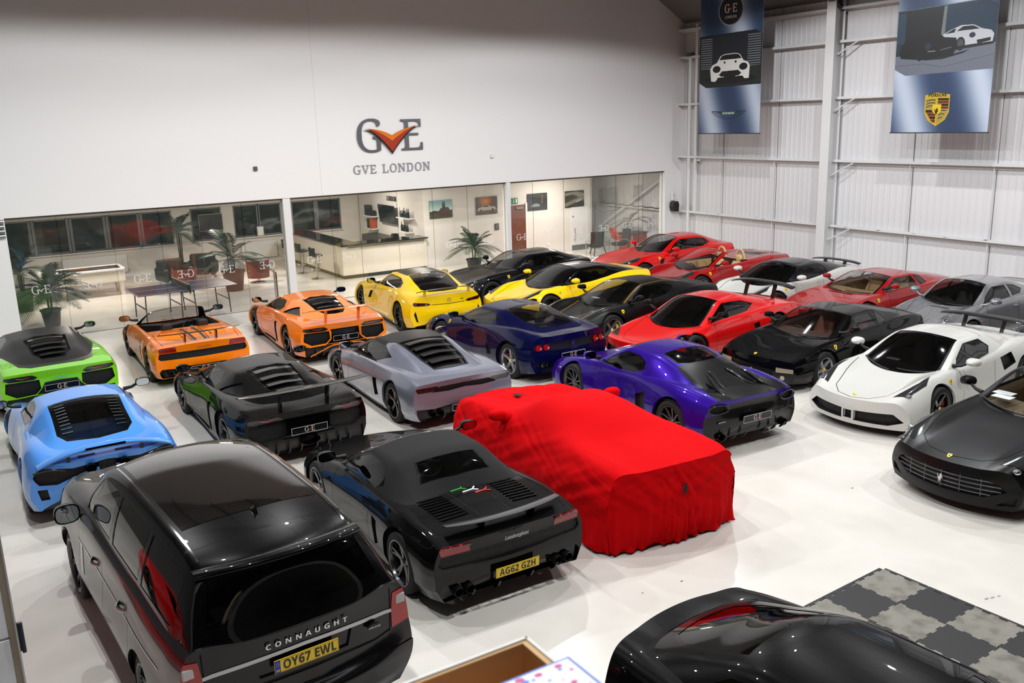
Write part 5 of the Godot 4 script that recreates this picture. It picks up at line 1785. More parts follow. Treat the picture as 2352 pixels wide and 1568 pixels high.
	# ---- silver rear-engined car
	if true:
		var d := t_rear()
		var l := []
		l.append(["f", "front_grille", 2, [0, .22, .5, .23, .62, .30, .5, .36, 0, .37], MESH, .03])
		gw(l, "windscreen", [.06, 1.14, .55, 1.08, .93, 1.12, .95, 2.4, .06, 2.4], GM)
		gw(l, "side_window", [.25, .10, 1.0, .08, 1.70, .10, 1.72, .88, .95, .90, .45, .72], GM)
		gw(l, "quarter_window", [1.82, .12, 2.3, .20, 2.55, .55, 2.2, .82, 1.84, .88], GM)
		l.append(["line", "b", "bonnet_seam", 1, [1.95, 0, 1.92, .34, 1.5, .44, .95, .60], SEAM, .008, .006, [3, 5]])
		l.append(["b", "bonnet_vent", 1, [1.06, 0, 1.06, .22, 1.03, .22, 1.03, 0], MESH, .01, [3, 5]])
		door_seams(l, .60, -.45, .86, .28)
		d.merge({"label": "silver rear-engined coupe with round headlamps", "paint": p_psil, "at": [18.33, -10.95], "th": -89.0, "regs": l, "mirm": p_psil, "mira": p_psil, "wheel": wl("star", rim_silver, null, null, .225, [.22, .27])}, true)
		d["extra"] = func(root: Node3D, sh: Shape):
			for s: float in [1.0, -1.0]:
				var hp := sh.body(1.66, 3.05)
				var mb := Mb.new()
				var ax := Vector3(.80, .58, .12 * s).normalized()
				var rt := ax.cross(Vector3.UP).normalized()
				var up := rt.cross(ax)
				mb.x = Transform3D(Basis(rt, ax, up), Vector3(hp.x, hp.y - .03, hp.z * s - .02 * s))
				mb.lathe([Vector2(.118, -.06), Vector2(.118, .012), Vector2(.108, .026), Vector2(.098, .016)], 24)
				var o := put("headlamp", mb, p_psil, root)
				var g := Mb.new()
				g.x = mb.x
				g.lathe([Vector2(.10, .010), Vector2(.08, .030), Vector2(.045, .042), Vector2(0, .046)], 24)
				put("lamp_glass", g, mat("lamp_crystal", Color(.62, .64, .66), .06, .75), o)
				var g2 := Mb.new()
				g2.x = mb.x
				g2.ball(Vector3(0, .035, 0), Vector3(.042, .018, .042), 12, 6)
				put("lamp_lens", g2, CH, o)
				var ind := Mb.new()
				ind.ball(Vector3(.84, .60, (sh.body(.84, 2.0).z + .002) * s), Vector3(.022, .014, .008), 8, 5)
				put("side_repeater", ind, cal_o, root)
				var dh := Mb.new()
				dh.ball(Vector3(-.32, .78, (sh.body(-.32, 2.55).z + .01) * s), Vector3(.09, .018, .02), 8, 5)
				put("door_handle", dh, p_psil, root)
			var cp := sh.body(1.80, 5.0)
			shield(root, cp + Vector3(0, .006, 0), Vector3(0, 0, -1), Vector3(-1, .6, 0), .04)
			wipers(root, sh, MB_)
			wing(root, -1.78, 1.02, .66, .34, .06, p_psil, [.40], p_psil, .82, .10)
		car(d)

	# ---- the big dark four by four
	if true:
		var d := t_suv()
		var l := []
		var pmm := paint("charcoal", Color(.062, .058, .068), .35)
		l.append(["r", "tail_lamp", 2, [.765, .84, .93, .86, .945, .98, .935, 1.16, .785, 1.145, .765, 1.0], LR, -.008])
		l.append(["r", "bumper", 2, [0, .68, .96, .66, .99, .30, 0, .28], paint("charcoal", Color.WHITE), -.012])
		l.append(["r", "chrome_strip", 2, [0, 1.01, .70, .99, .765, .983, .765, 1.012, .70, 1.022, 0, 1.042], mat("satin_chrome", Color(.66, .66, .68), .22, .9), -.008])
		l.append(["r", "plate_recess", 2, [0, .85, .36, .85, .40, 1.0, 0, 1.01], pmm, .02])
		l.append(["line", "r", "tailgate_seam", 2, [0, .80, .60, .80, .745, .83, .755, 1.0, .76, 1.2], SEAM, .009, .008])
		l.append(["f", "front_grille", 2, [0, .62, .50, .63, .52, .86, 0, .88], MESH, .04])
		l.append(["f", "headlamp", 2, [.56, .72, .86, .74, .88, .88, .58, .88], HL, -.004])
		gw(l, "windscreen", [.06, 1.10, .55, 1.06, .95, 1.08, .97, 2.4, .06, 2.4], GM)
		var tintw := glassmat("tint", Color(.006, .006, .007), .88)
		gw(l, "side_window", [.26, .07, 1.2, .06, 1.80, .06, 1.80, .90, 1.0, .90, .55, .62], GM, .018)
		gw(l, "side_window_rear", [1.88, .06, 2.88, .06, 2.88, .90, 1.88, .90], tintw, .018)
		gw(l, "quarter_window", [2.96, .06, 4.05, .08, 4.50, .14, 4.35, .86, 2.96, .90], tintw, .018)
		gw(l, "rear_window", [5.02, 1.06, 5.78, 1.05, 5.80, 2.4, 5.04, 2.4], tintw, .02)
		l.append(["g", "roof_glass", 3, [1.14, 1.16, 2.2, 1.15, 3.3, 1.15, 3.34, 2.4, 1.12, 2.4], mat("roof_glass_dark", Color(.03, .03, .032), .06, 0, 1.0), -.003])
		l.append(["line", "g", "roof_seam", 3, [1.08, 1.09, 4.2, 1.09], CH, .010, -.004])
		l.append(["line", "g", "roof_seam", 3, [3.75, 1.02, 3.75, 2.4], SEAM, .008, .006])
		l.append(["line", "b", "chrome_line", 0, [.90, .905, .3, .915, -.9, .925, -2.0, .93], CH, .010, -.004, [0, 3]])
		l.append(["line", "b", "door_seam", 0, [.86, 1.08, .84, .7, .90, .44, -.10, .42, -.16, .8, -.16, 1.1], SEAM, .008, .006, [0, 3.2]])
		l.append(["line", "b", "door_seam", 0, [-.10, .42, -1.02, .42, -1.10, .62, -1.12, 1.1], SEAM, .008, .006, [0, 3.2]])
		l.append(["b", "wing_vent", 0, [.74, .62, .78, .90, .70, .90, .64, .62], mat("satin_chrome", Color.WHITE), -.004, [0, 3]])
		d.merge({"called": "suv_car", "label": "charcoal off-road estate car with yellow plate reading OY67 EWL", "paint": pmm, "roofm": BK, "at": [1.69, -8.6], "th": -3.6, "regs": l, "mirm": BK, "wheel": wl("fan", rim_cut, null, null, .29, [.29, .29]), "nu": 66}, true)
		d["extra"] = func(root: Node3D, sh: Shape):
			plate(root, Vector3(-2.522, .925, 0), -.02, "flagged", "OY67 EWL")
			write("CONNAUGHT", .042, Vector3(-2.514, 1.105, 0.02), Vector3(0, 0, 1), Vector3(-.04, 1, 0), CH, root, "lettering", "Droid Sans", true, 1.25, 22, .006)
			# round-ended maker badge, right of the plate
			var bd := Mb.new()
			bd.x = Transform3D(Basis(Vector3(0, 0, 1) * 1.0, Vector3(-1, 0, 0), Vector3(0, -.55, 0)), Vector3(-2.50, .945, .58))
			bd.lathe([Vector2(.055, -.01), Vector2(.055, .006), Vector2(.048, .010), Vector2(0, .010)], 20)
			var ob := put("oval_badge", bd, mat("badge_green", Color(.05, .10, .07), .3), root)
			write("LAND ROVER", .012, Vector3(-2.512, .945, .58), Vector3(0, 0, 1), Vector3(0, 1, -.1), CH, ob, "lettering", "Droid Sans", true)
			put("name_strip", boxmb(Vector3(-2.475, .87, -.60), Vector3(.01, .02, .14), .003), CH, root)
			# spoiler lip over the rear window
			var rings := []
			for i in 17:
				var t := lerpf(-1, 1, i / 16.0); var e := absf(t)
				var z := t * .665
				var q := sh.house(4.86, 2.0 - e * .96)
				var x := q.x - .07 + .05 * e * e
				rings.append([Vector3(x + .16, q.y + .004, z), Vector3(x + .02, q.y + .022, z), Vector3(x - .05, q.y + .006, z), Vector3(x - .02, q.y - .035, z), Vector3(x + .12, q.y - .03, z)])
			var mb := Mb.new()
			mb.skin(rings, true, true)
			put("roof_spoiler", mb, BK, root)
			var fin := Mb.new()
			var fr := []
			for i in 6:
				var t := i / 5.0
				var ring := []
				for k in 10:
					var a := TAU * k / 10
					ring.append(Vector3(-1.62 - .05 * t + cos(a) * .09 * (1 - t * .8), sh.house(3.45, 2.0).y - .01 + .07 * t, sin(a) * .028 * (1 - t * .8)))
				fr.append(ring)
			fin.skin(fr, true, true)
			put("roof_aerial", fin, BK, root)
			for s: float in [1.0, -1.0]:
				for x: float in [.10, -.92]:
					var zz := sh.body(x, 2.3).z
					var h := Mb.new()
					var p := []
					for j in 7: p.append(Vector3(x + .11 - .22 * j / 6.0, .965, (zz - .01 + .045 * sin(PI * j / 6.0)) * s))
					h.tube(p, .016, 8)
					put("door_handle", h, CH, root)
				var e := Mb.new()
				e.box(Vector3(-2.475 + .04, 1.07, .855 * s), Vector3(.02, .09, .09), .01)
				put("lamp_lens", e, mat("lamp_white", Color(.72, .70, .70), .15), root)
		car(d)

	# ---- black fastback at the front, tail towards the others
	if true:
		var d := t_tourer()
		var l := []
		l.append(["r", "tail_lamp", 2, [.50, .66, .80, .67, .86, .74, .78, .80, .52, .78], LR, -.004])
		l.append(["line", "r", "boot_seam", 2, [0, .60, .50, .61, .66, .72, .68, .9], SEAM, .009, .008])
		gw(l, "windscreen", ws, GD)
		gw(l, "side_window", [.22, .12, 1.0, .08, 1.9, .08, 2.7, .40, 2.4, .78, 1.8, .88, .95, .90, .45, .72], GM)
		gw(l, "rear_window", [2.35, 1.14, 3.4, 1.12, 3.72, 1.35, 3.78, 2.4, 2.3, 2.4], GM, .03)
		l.append(["line", "b", "boot_seam", 1, [-1.95, .60, -2.06, .30, -2.08, 0], SEAM, .008, .006, [3, 5]])
		door_seams(l, .42, -.75, .84, .26)
		d.merge({"label": "black fastback coupe parked beside the chequered floor mat", "paint": paint("black_pearl", Color(.016, .015, .018), .1), "at": [4.66, -2.62], "th": 176.0, "kx": 1.03, "ky": 1.07, "kz": 1.0, "regs": l, "mirm": p_black, "seatm": mat("leather_grey", Color(.30, .28, .22), .6), "trim": mat("trim_grey", Color(.16, .15, .13), .7), "wheel": wl("multi", rim_cut, null, null, .26, [.26, .29])}, true)
		d["ax"] = [1.41, -1.41]
		car(d)

# ------------------------------------------------------------------ the car under the red sheet
func covered_car() -> void:
	var rows := [
		[2.05, .03, .84, .30, .86, .52, .84, .66, .74, .69, .40, .70],
		[1.7, .03, .98, .32, .99, .60, .95, .80, .80, .77, .44, .76],
		[1.3, .03, 1.01, .34, 1.0, .64, .96, .87, .80, .82, .44, .81],
		[.75, .03, 1.0, .34, .985, .66, .93, .89, .78, .90, .44, .91],
		[.35, .03, .99, .34, .97, .68, .90, .93, .74, 1.06, .46, 1.07],
		[-.05, .03, .99, .34, .97, .70, .89, .96, .72, 1.20, .46, 1.255],
		[-.5, .03, 1.0, .34, .98, .72, .90, .98, .74, 1.21, .46, 1.275],
		[-.95, .03, 1.02, .34, 1.0, .74, .93, .99, .78, 1.12, .46, 1.20],
		[-1.4, .03, 1.03, .36, 1.01, .76, .96, .99, .82, 1.03, .46, 1.06],
		[-1.9, .03, 1.0, .38, .98, .76, .94, .97, .84, 1.0, .45, 1.02],
		[-2.2, .03, .90, .38, .92, .74, .90, .93, .82, .97, .44, .985]]
	var s := {"sf": .24, "sr": .12, "tail": [[-2.30, .03], [-2.37, .25], [-2.38, .55], [-2.35, .80], [-2.32, .985]], "nose": [[2.28, .03], [2.34, .25], [2.34, .48], [2.29, .70]]}
	var sh := Shape.new(rows, s)
	var root := thing("covered_car", "car hidden under a bright red fabric cover", "car", Vector3(6.85, 0, -9.55), deg_to_rad(90.0 - 4.0))
	var red := mat("cover_red", Color(.76, .006, .032), .9)
	red.metallic_specular = 0.2
	red.normal_enabled = true
	red.normal_texture = noise_tex(5, .05, [], 256, 3, true, 3.0)
	red.normal_scale = 0.25
	tri(red, 6.0, false)
	var fn := FastNoiseLite.new()
	fn.seed = 11; fn.frequency = 1.0; fn.fractal_octaves = 2
	var folds := func(p: Vector3, n: Vector3, side: float) -> Vector3:
		# hanging folds near the hem, drawn-in pleats along the flanks
		var low := clampf((.75 - p.y) / .75, 0, 1)
		var along := p.x if absf(n.z) > absf(n.x) else p.z * 1.3 + 7.0
		var k := fn.get_noise_2d(along * 3.2 + side * 31.0, p.y * .5) * .075 + fn.get_noise_2d(along * 8.0, p.y * .8 + 9.0 + side * 5.0) * .025
		var tw := (fn.get_noise_2d(along * 2.0 + p.y * 3.4, p.y * 1.5 + 5.0 + side) * .026 + absf(fn.get_noise_2d(along * 1.4 - p.y * 5.0, 15.0 + side)) * -.028) * clampf((p.y - .25) / .3, 0, 1) * clampf((1.08 - p.y) / .25, 0, 1)
		var q := p + n * (k * pow(low, 1.4) + tw)
		if low > .92: q += n * fn.get_noise_2d(along * 5.0, 40.0 + side) * .05
		return q
	var mb := Mb.new()
	for side: float in [1.0, -1.0]:
		for patch_ in 3:
			var f: Callable
			var nu: int; var nw: int
			if patch_ == 0: nu = 110; nw = 60
			else: nu = 46; nw = 34
			var P := []
			var N := []
			for i in nu + 1:
				for j in nw + 1:
					var u := float(i) / nu; var w := float(j) / nw
					var q: Callable = func(a: float, b: float) -> Vector3:
						a = clampf(a, 0, 1); b = clampf(b, 0, 1)
						return sh.body(lerpf(sh.x0, sh.x1, a), b * 5.0) if patch_ == 0 else sh.cap(patch_ == 1, a, b)
					var p: Vector3 = q.call(u, w)
					var e := .01
					var du: Vector3 = q.call(u + e, w) - q.call(u - e, w)
					var dw: Vector3 = q.call(u, w + e) - q.call(u, w - e)
					var n := du.cross(dw).normalized()
					var outw := p - Vector3(clampf(p.x, -1.6, 1.6), .3, 0)
					if n.dot(outw) < 0: n = -n
					if n.length() < .5: n = outw.normalized()
					# the edge of a cap must move with the edge of the flank
					if patch_ != 0 or u < .02 or u > .98: n = (n * .35 + Vector3(signf(p.x) * .8, 0, p.z)).normalized()
					p.z *= side; n.z *= side
					var amt := 1.0
					P.append(folds.call(p, n, side * clampf(absf(p.z) * 4.0, 0, 1)))
			for i in nu + 1:
				for j in nw + 1:
					var a: Vector3 = P[mini(i + 1, nu) * (nw + 1) + j] - P[maxi(i - 1, 0) * (nw + 1) + j]
					var b: Vector3 = P[i * (nw + 1) + mini(j + 1, nw)] - P[i * (nw + 1) + maxi(j - 1, 0)]
					var n := a.cross(b).normalized()
					var p: Vector3 = P[i * (nw + 1) + j]
					if n.dot(p - Vector3(clampf(p.x, -1.6, 1.6), .3, 0)) < 0: n = -n
					if absf(p.z) < .01: n = Vector3(n.x, n.y, 0).normalized()
					N.append(n)
			for i in nu:
				for j in nw:
					var k0 := i * (nw + 1) + j; var k1 := k0 + nw + 1
					mb.p3(P[k0], P[k1], P[k1 + 1], N[k0], N[k1], N[k1 + 1])
					mb.p3(P[k0], P[k1 + 1], P[k0 + 1], N[k0], N[k1 + 1], N[k0 + 1])
	put("fabric_cover", mb, red, root)
	for s2: float in [1.0, -1.0]:
		var m := Mb.new()
		m.ball(Vector3(.42, .97, .93 * s2), Vector3(.085, .075, .13), 14, 9, .8)
		m.tube([Vector3(.46, .90, .78 * s2), Vector3(.44, .94, .88 * s2)], [.11, .06], 10)
		put("mirror_pocket", m, red, root)
	var ink := mat("cover_print", Color(.12, .01, .02), .8)
	var h1 := Mb.new()
	h1.prism(horse_poly(.075), 0, .004)
	put("horse_print", h1, ink, root).transform = Transform3D(Basis(Vector3(0, 0, 1), Vector3(.1, 1, 0).normalized(), Vector3(-1, .1, 0).normalized()), Vector3(-2.395, .70, .02))
	var h2 := Mb.new()
	h2.prism(horse_poly(.13), 0, .004)
	put("horse_print", h2, ink, root).transform = Transform3D(Basis(Vector3(0, 0, -1), Vector3(-1, .12, 0).normalized(), Vector3(.12, 1, 0).normalized()), Vector3(1.55, .805, -.02))
	var ty := Mb.new()
	for x: float in [1.35, -1.35]:
		for s2: float in [1.0, -1.0]: wheel(root, Vector3(x, .345, .80 * s2), .345, .27, .25, "star", M["rim_silver"], M["caliper_red"], s2)
# ------------------------------------------------------------------ small painter for flat prints
func poly_fill(img: Image, pts: Array, c: Color) -> void:
	var w := img.get_width(); var h := img.get_height()
	var P := []
	for i in range(0, pts.size(), 2): P.append(Vector2(pts[i] * w, pts[i + 1] * h))
	var y0 := h; var y1 := 0
	for q: Vector2 in P: y0 = mini(y0, int(q.y)); y1 = maxi(y1, int(q.y) + 1)
	for y in range(maxi(0, y0), mini(h, y1)):
		var xs := []
		for i in P.size():
			var a: Vector2 = P[i]; var b: Vector2 = P[(i + 1) % P.size()]
			if (a.y <= y + .5) != (b.y <= y + .5): xs.append(a.x + (y + .5 - a.y) / (b.y - a.y) * (b.x - a.x))
		xs.sort()
		for k in range(0, xs.size() - 1, 2):
			var xa := clampi(int(round(xs[k])), 0, w); var xb := clampi(int(round(xs[k + 1])), 0, w)
			if xb > xa: img.fill_rect(Rect2i(xa, y, xb - xa, 1), c)
func oval(img: Image, cx: float, cy: float, rx: float, ry: float, c: Color) -> void:
	var p := []
	for i in 40: p.append_array([cx + rx * cos(TAU * i / 40), cy + ry * sin(TAU * i / 40)])
	poly_fill(img, p, c)
func stroke(img: Image, pts: Array, t: float, c: Color) -> void:
	var ar := float(img.get_width()) / img.get_height()
	for i in range(0, pts.size() - 2, 2):
		var a := Vector2(pts[i] * ar, pts[i + 1]); var b := Vector2(pts[i + 2] * ar, pts[i + 3])
		var n := (b - a).normalized().orthogonal() * t * .5
		poly_fill(img, [(a.x + n.x) / ar, a.y + n.y, (b.x + n.x) / ar, b.y + n.y, (b.x - n.x) / ar, b.y - n.y, (a.x - n.x) / ar, a.y - n.y], c)
func printed(key: String, img: Image, rough := .6) -> StandardMaterial3D:
	var m := mat(key, Color.WHITE, rough)
	m.albedo_texture = ImageTexture.create_from_image(img)
	return m
# a flat sheet in the xy plane with its print on the front, thickness t
func sheet(w: float, h: float, t: float) -> Mb:
	var m := Mb.new()
	var a := Vector3(-w / 2, -h / 2, t / 2); var b := Vector3(w / 2, -h / 2, t / 2); var c := Vector3(w / 2, h / 2, t / 2); var d := Vector3(-w / 2, h / 2, t / 2)
	var n := Vector3(0, 0, 1)
	m.p3(a, b, c, n, n, n, Vector2(0, 1), Vector2(1, 1), Vector2(1, 0))
	m.p3(a, c, d, n, n, n, Vector2(0, 1), Vector2(1, 0), Vector2(0, 0))
	return m

var WHITE_W: StandardMaterial3D
var STEEL_W: StandardMaterial3D

func _ready() -> void:
	# ---- camera
	var cam := Camera3D.new()
	cam.name = "camera"
	add_child(cam)
	cam.position = Vector3(0, 4.85, 0)
	cam.basis = Basis(Vector3(0.84592, -0.02922, 0.53251), Vector3(0.15118, 0.97068, -0.18690), Vector3(-0.51143, 0.23861, 0.82553)).orthonormalized()
	var at := CameraAttributesPhysical.new()
	at.frustum_focal_length = 31.845
	at.frustum_focus_distance = 13.0
	at.exposure_aperture = 7.0
	at.frustum_near = 0.05
	at.frustum_far = 200.0
	cam.attributes = at
	cam.fov = 41.2952
	cam.current = true
	# ---- air and exposure
	var we := WorldEnvironment.new()
	we.name = "world"
	var env := Environment.new()
	env.background_mode = Environment.BG_COLOR
	env.background_color = Color(0.012, 0.013, 0.018)
	env.tonemap_mode = Environment.TONE_MAPPER_LINEAR
	env.tonemap_exposure = 1.0
	env.sdfgi_enabled = true
	env.ssao_enabled = true
	env.ssil_enabled = true
	we.environment = env
	add_child(we)
	lamps()
	building()
	fleet()
	covered_car()
	lounge()
	fittings()
	print("built in ", Time.get_ticks_msec())

const LAMP_E := 24.0
func lamps() -> void:
	var bell := mat("lamp_aluminium", Color(.72, .72, .72), .25, .9)
	var glow := mat("lamp_glow", Color.WHITE, .5)
	glow.emission_enabled = true
	glow.emission = Color(1.0, .97, 1.0)
	glow.emission_energy_multiplier = 60.0
	var bm := Mb.new()
	bm.lathe([Vector2(.06, .36), Vector2(.10, .34), Vector2(.13, .18), Vector2(.24, .0), Vector2(.25, -.02), Vector2(.235, -.0), Vector2(.12, .17), Vector2(.0, .19)], 24)
	bm.lathe([Vector2(.0, .60), Vector2(.09, .60), Vector2(.09, .36), Vector2(.06, .34)], 16)
	bm.tube([Vector3(0, .6, 0), Vector3(0, .75, 0)], .012, 6)
	var bmesh := bm.mesh()
	var gm := Mb.new()
	gm.lathe([Vector2(.0, .045), Vector2(.05, .05), Vector2(.07, .065), Vector2(.0, .09)], 20)
	var gmesh := gm.mesh()
	for x: float in [.8, 5.9, 11.0, 16.1]:
		for z: float in [-16.6, -10.4, -4.2]:
			var y := 9.2 if x < 15.0 else 9.0
			var t := thing("high_bay_lamp", "round aluminium high bay lamp hanging from the roof", "lamp", Vector3(x, y, z), 0.0, "high bay lamps over the cars")
			put("reflector", bmesh, bell, t)
			put("lamp_bulb", gmesh, glow, t)
			var s := SpotLight3D.new()
			s.name = "lamp_light"
			t.add_child(s)
			s.position = Vector3(0, -.03, 0)
			s.rotation.x = -PI / 2
			s.spot_angle = 78.5
			s.spot_angle_attenuation = 0.14
			s.spot_range = 60.0
			s.spot_attenuation = 2.0
			s.light_energy = LAMP_E
			s.light_color = Color(.975, .982, .99)
			s.light_size = .07
			s.shadow_enabled = true
	# flat ceiling panels in the lounge
	var pg := mat("panel_glow", Color.WHITE, .6)
	pg.emission_enabled = true
	pg.emission = Color(1.0, .96, .91)
	pg.emission_energy_multiplier = 2.0
	for p: Vector3 in [Vector3(3.4, 2.97, -28.6), Vector3(7.4, 2.97, -28.8), Vector3(11.8, 2.97, -29.4), Vector3(12.6, 2.97, -25.6), Vector3(18.4, 2.97, -25.7)]:
		var t := thing("ceiling_panel_light", "square flat ceiling light in the lounge behind glass", "lamp", p, 0, "lounge ceiling lights")
		put("lamp_frame", boxmb(Vector3(0, .01, 0), Vector3(.64, .02, .64)), mat("frame_white", Color(.8, .8, .8), .5), t)
		put("lamp_diffuser", boxmb(Vector3(0, -.004, 0), Vector3(.6, .008, .6)), pg, t)
		var a := AreaLight3D.new()
		a.name = "panel_light"
		t.add_child(a)
		a.position = Vector3(0, -.02, 0)
		a.rotation.x = -PI / 2
		a.area_size = Vector2(.6, .6)
		a.light_energy = 13.5
		a.light_color = Color(1.0, .96, .91)
		a.shadow_enabled = true
		a.area_range = 40.0

func slab(called: String, a: Vector3, b: Vector3, m: Material, parent: Node3D = null) -> MeshInstance3D:
	return struct(called, boxmb((a + b) * .5, (b - a).abs()), m, parent)

const ZB := -24.1
func building() -> void:
	WHITE_W = mat("wall_white", Color(.80, .785, .775), .75)
	WHITE_W.albedo_color = Color(.86, .857, .852)
	STEEL_W = mat("steel_white", Color(.83, .83, .828), .45)
	# floor: pale resin, faint scuffs
	var fl := mat("floor_resin", Color(.845, .827, .795), .26)
	fl.albedo_texture = noise_tex(3, .006, [Color(.93, .925, .92), Color(.975, .975, .97), Color(1, 1, 1), Color(.96, .96, .955)], 512, 5)
	fl.roughness_texture = noise_tex(8, .01, [Color(.75, .75, .75), Color(1, 1, 1), Color(.85, .85, .85)], 256, 4)
	tri(fl, .17)
	slab("floor", Vector3(-4.2, -.2, -33.3), Vector3(22.4, 0, 8.2), fl)
	# roof: sloping sheets over portal frames
	var rf := mat("roof_sheet", Color(.40, .39, .375), .6)
	var prof := [Vector2(22.3, 7.7), Vector2(20.9, 8.55), Vector2(18.6, 9.15), Vector2(9.0, 10.6), Vector2(-4.2, 8.8)]
	var rm := Mb.new()
	for i in 4:
		var a: Vector2 = prof[i]; var b: Vector2 = prof[i + 1]
		var n := Vector3(a.y - b.y, 0, 0)
		for o: float in [0.0, .15]:
			rm.flat(Vector3(a.x, a.y + o, 8.2), Vector3(b.x, b.y + o, 8.2), Vector3(b.x, b.y + o, -24.4), Vector3(a.x, a.y + o, -24.4), Vector3.DOWN if o == 0.0 else Vector3.UP)
	var ceil_ := struct("ceiling", rm, rf)
	var stl := mat("steel_grey", Color(.26, .26, .26), .5)
	for z: float in [-17.6, -11.3, -5.0, 1.3]:
		var b := Mb.new()
		for i in 4:
			var p: Vector2 = prof[i]; var q: Vector2 = prof[i + 1]
			var d := (Vector3(q.x, q.y, z) - Vector3(p.x, p.y, z))
			b.x = Transform3D(Basis(d.normalized(), Vector3(-d.normalized().y, d.normalized().x, 0), Vector3(0, 0, 1)), Vector3((p.x + q.x) / 2, (p.y + q.y) / 2 - .2, z))
			b.box(Vector3(0, .17, 0), Vector3(d.length(), .025, .22)); b.box(Vector3(0, -.17, 0), Vector3(d.length(), .025, .22)); b.box(Vector3.ZERO, Vector3(d.length(), .33, .02))
		put("rafter", b, stl, ceil_)
	for x: float in [19.6, 17.8, 16.0, 14.2, 12.4, 10.6, 8.2, 6.2, 4.2, 2.2, .2, -1.8]:
		var y := 9.15 + (18.6 - x) / 9.6 * 1.45 if x > 9.0 else 10.6 - (9.0 - x) / 13.2 * 1.8
		if x > 18.6: y = 9.15 - (x - 18.6) / 2.3 * .6
		put("purlin", boxmb(Vector3(x, y - .10, -8.1), Vector3(.07, .16, 32.2)), stl, ceil_)
	# back wall: plaster over a glazed opening
	var bw := slab("wall_back", Vector3(-4.2, 2.95, ZB - .3), Vector3(22.3, 11.0, ZB), WHITE_W)
	slab("wall_panel", Vector3(-4.2, 0, ZB - .3), Vector3(1.2, 2.95, ZB), WHITE_W, bw)
	slab("wall_panel", Vector3(21.36, 0, ZB - .3), Vector3(22.3, 2.95, ZB), WHITE_W, bw)
	slab("plaster_seam", Vector3(8.93, 2.95, ZB - .001), Vector3(8.936, 10, ZB + .0015), mat("seam_grey", Color(.70, .69, .68), .8), bw)
	# side and front walls out of view
	slab("wall_left", Vector3(-4.4, 0, -33.3), Vector3(-4.2, 11, 8.2), mat("side_grey", Color(.30, .29, .285), .7))
	slab("wall_front", Vector3(-4.4, 0, 8.2), Vector3(22.3, 11, 8.4), mat("front_grey", Color(.42, .41, .40), .7))
	# posts in the opening
	for p: Array in [[7.92, .20], [14.98, .14]]:
		slab("trim_1" if p[0] < 10 else "trim_2", Vector3(p[0] - p[1] / 2, 0, ZB - .28), Vector3(p[0] + p[1] / 2, 2.95, ZB - .02), STEEL_W)
	# right wall: ribbed cladding sheets on rails
	var back := slab("wall_right", Vector3(22.16, 0, -33.3), Vector3(22.4, 9, 8.2), mat("cladding_back", Color(.74, .73, .73), .7))
	var cl := mat("cladding_white", Color(.82, .815, .82), .55)
	var rails := [0.0, 1.52, 3.38, 5.18, 6.70, 7.58, 8.6]
	var posts := [-33.0, -30.6, -28.4, -26.2, -24.3, -22.1, -19.82, -17.6, -15.12, -12.82, -11.3, -9.0, -6.8, -4.6, -2.4, 0.2, 2.6, 5.0, 8.0]
	for k in posts.size() - 1:
		for r in rails.size() - 1:
			if posts[k] < -24.2 and r > 2: continue
			var mb := Mb.new()
			var z0: float = posts[k] + .012; var z1: float = posts[k + 1] - .012
			var n := maxi(2, int(round((z1 - z0) / .19)))
			for i in n:
				var za := lerpf(z0, z1, float(i) / n); var zb2 := lerpf(z0, z1, float(i + 1) / n)
				var w := zb2 - za
				var ya: float = rails[r] + .004; var yb: float = rails[r + 1] - .004
				var pr := [[0.0, 22.12], [.62, 22.12], [.72, 22.108], [.90, 22.108], [1.0, 22.12]]
				for e in 4:
					var a := Vector3(pr[e][1], ya, za + w * pr[e][0]); var b := Vector3(pr[e + 1][1], ya, za + w * pr[e + 1][0])
					mb.flat(a, b, b + Vector3(0, yb - ya, 0), a + Vector3(0, yb - ya, 0), Vector3.LEFT)
			put("cladding_sheet", mb, cl, back)
	for r in range(1, 6):
		var ry: float = rails[r]
		var zs := -24.1
		var b := Mb.new()
		b.box(Vector3(22.0, ry, -8.0), Vector3(.20, .014, 32.2)); b.box(Vector3(21.905, ry + (.03 if r < 3 else -.03), -8.0), Vector3(.012, .07, 32.2)); b.box(Vector3(22.09, ry - .05, -8.0), Vector3(.012, .1, 32.2))
		put("wall_rail", b, STEEL_W, back)
	for k in posts.size():
		if posts[k] < -23 or absf(posts[k] + 17.6) < .2 or absf(posts[k] + 11.3) < .2: continue
		var b := Mb.new()
		b.tube([Vector3(21.99, 0, posts[k]), Vector3(21.99, 3.38, posts[k])], .014, 6)
		put("sag_rod", b, STEEL_W, back)
	for z: float in [-17.62, -11.3, -5.0, 1.3]:
		var c := Mb.new()
		c.box(Vector3(21.60, 4.0, z), Vector3(.022, 8.0, .30)); c.box(Vector3(22.0, 4.0, z), Vector3(.022, 8.0, .30)); c.box(Vector3(21.80, 4.0, z), Vector3(.40, 8.0, .02))
		var o := put("steel_column", c, STEEL_W, back)
		for r in range(1, 5):
			var br := Mb.new()
			br.tube([Vector3(21.92, rails[r] - .02, z + .75), Vector3(21.80, rails[r] - .38, z + .1)], .022, 5)
			put("knee_brace", br, STEEL_W, back)
	var cb := Mb.new()
	var cp := []
	for i in 60:
		var z := -22.9 + i * .28
		if absf(z + 17.6) < .3: continue
		cp.append(Vector3(21.93 + .02 * sin(i * 1.7), 1.55 + .012 * sin(i * .9) + .012 * sin(i * 2.3), z))
	cb.tube(cp, .018, 5)
	tag(put("cable_run", cb, mat("cable_black", Color(.02, .02, .025), .6)), "black cable lying along the lowest wall rail", "cable")
	# glazing
	var gl := glassmat("pane", Color(.55, .62, .58), .035)
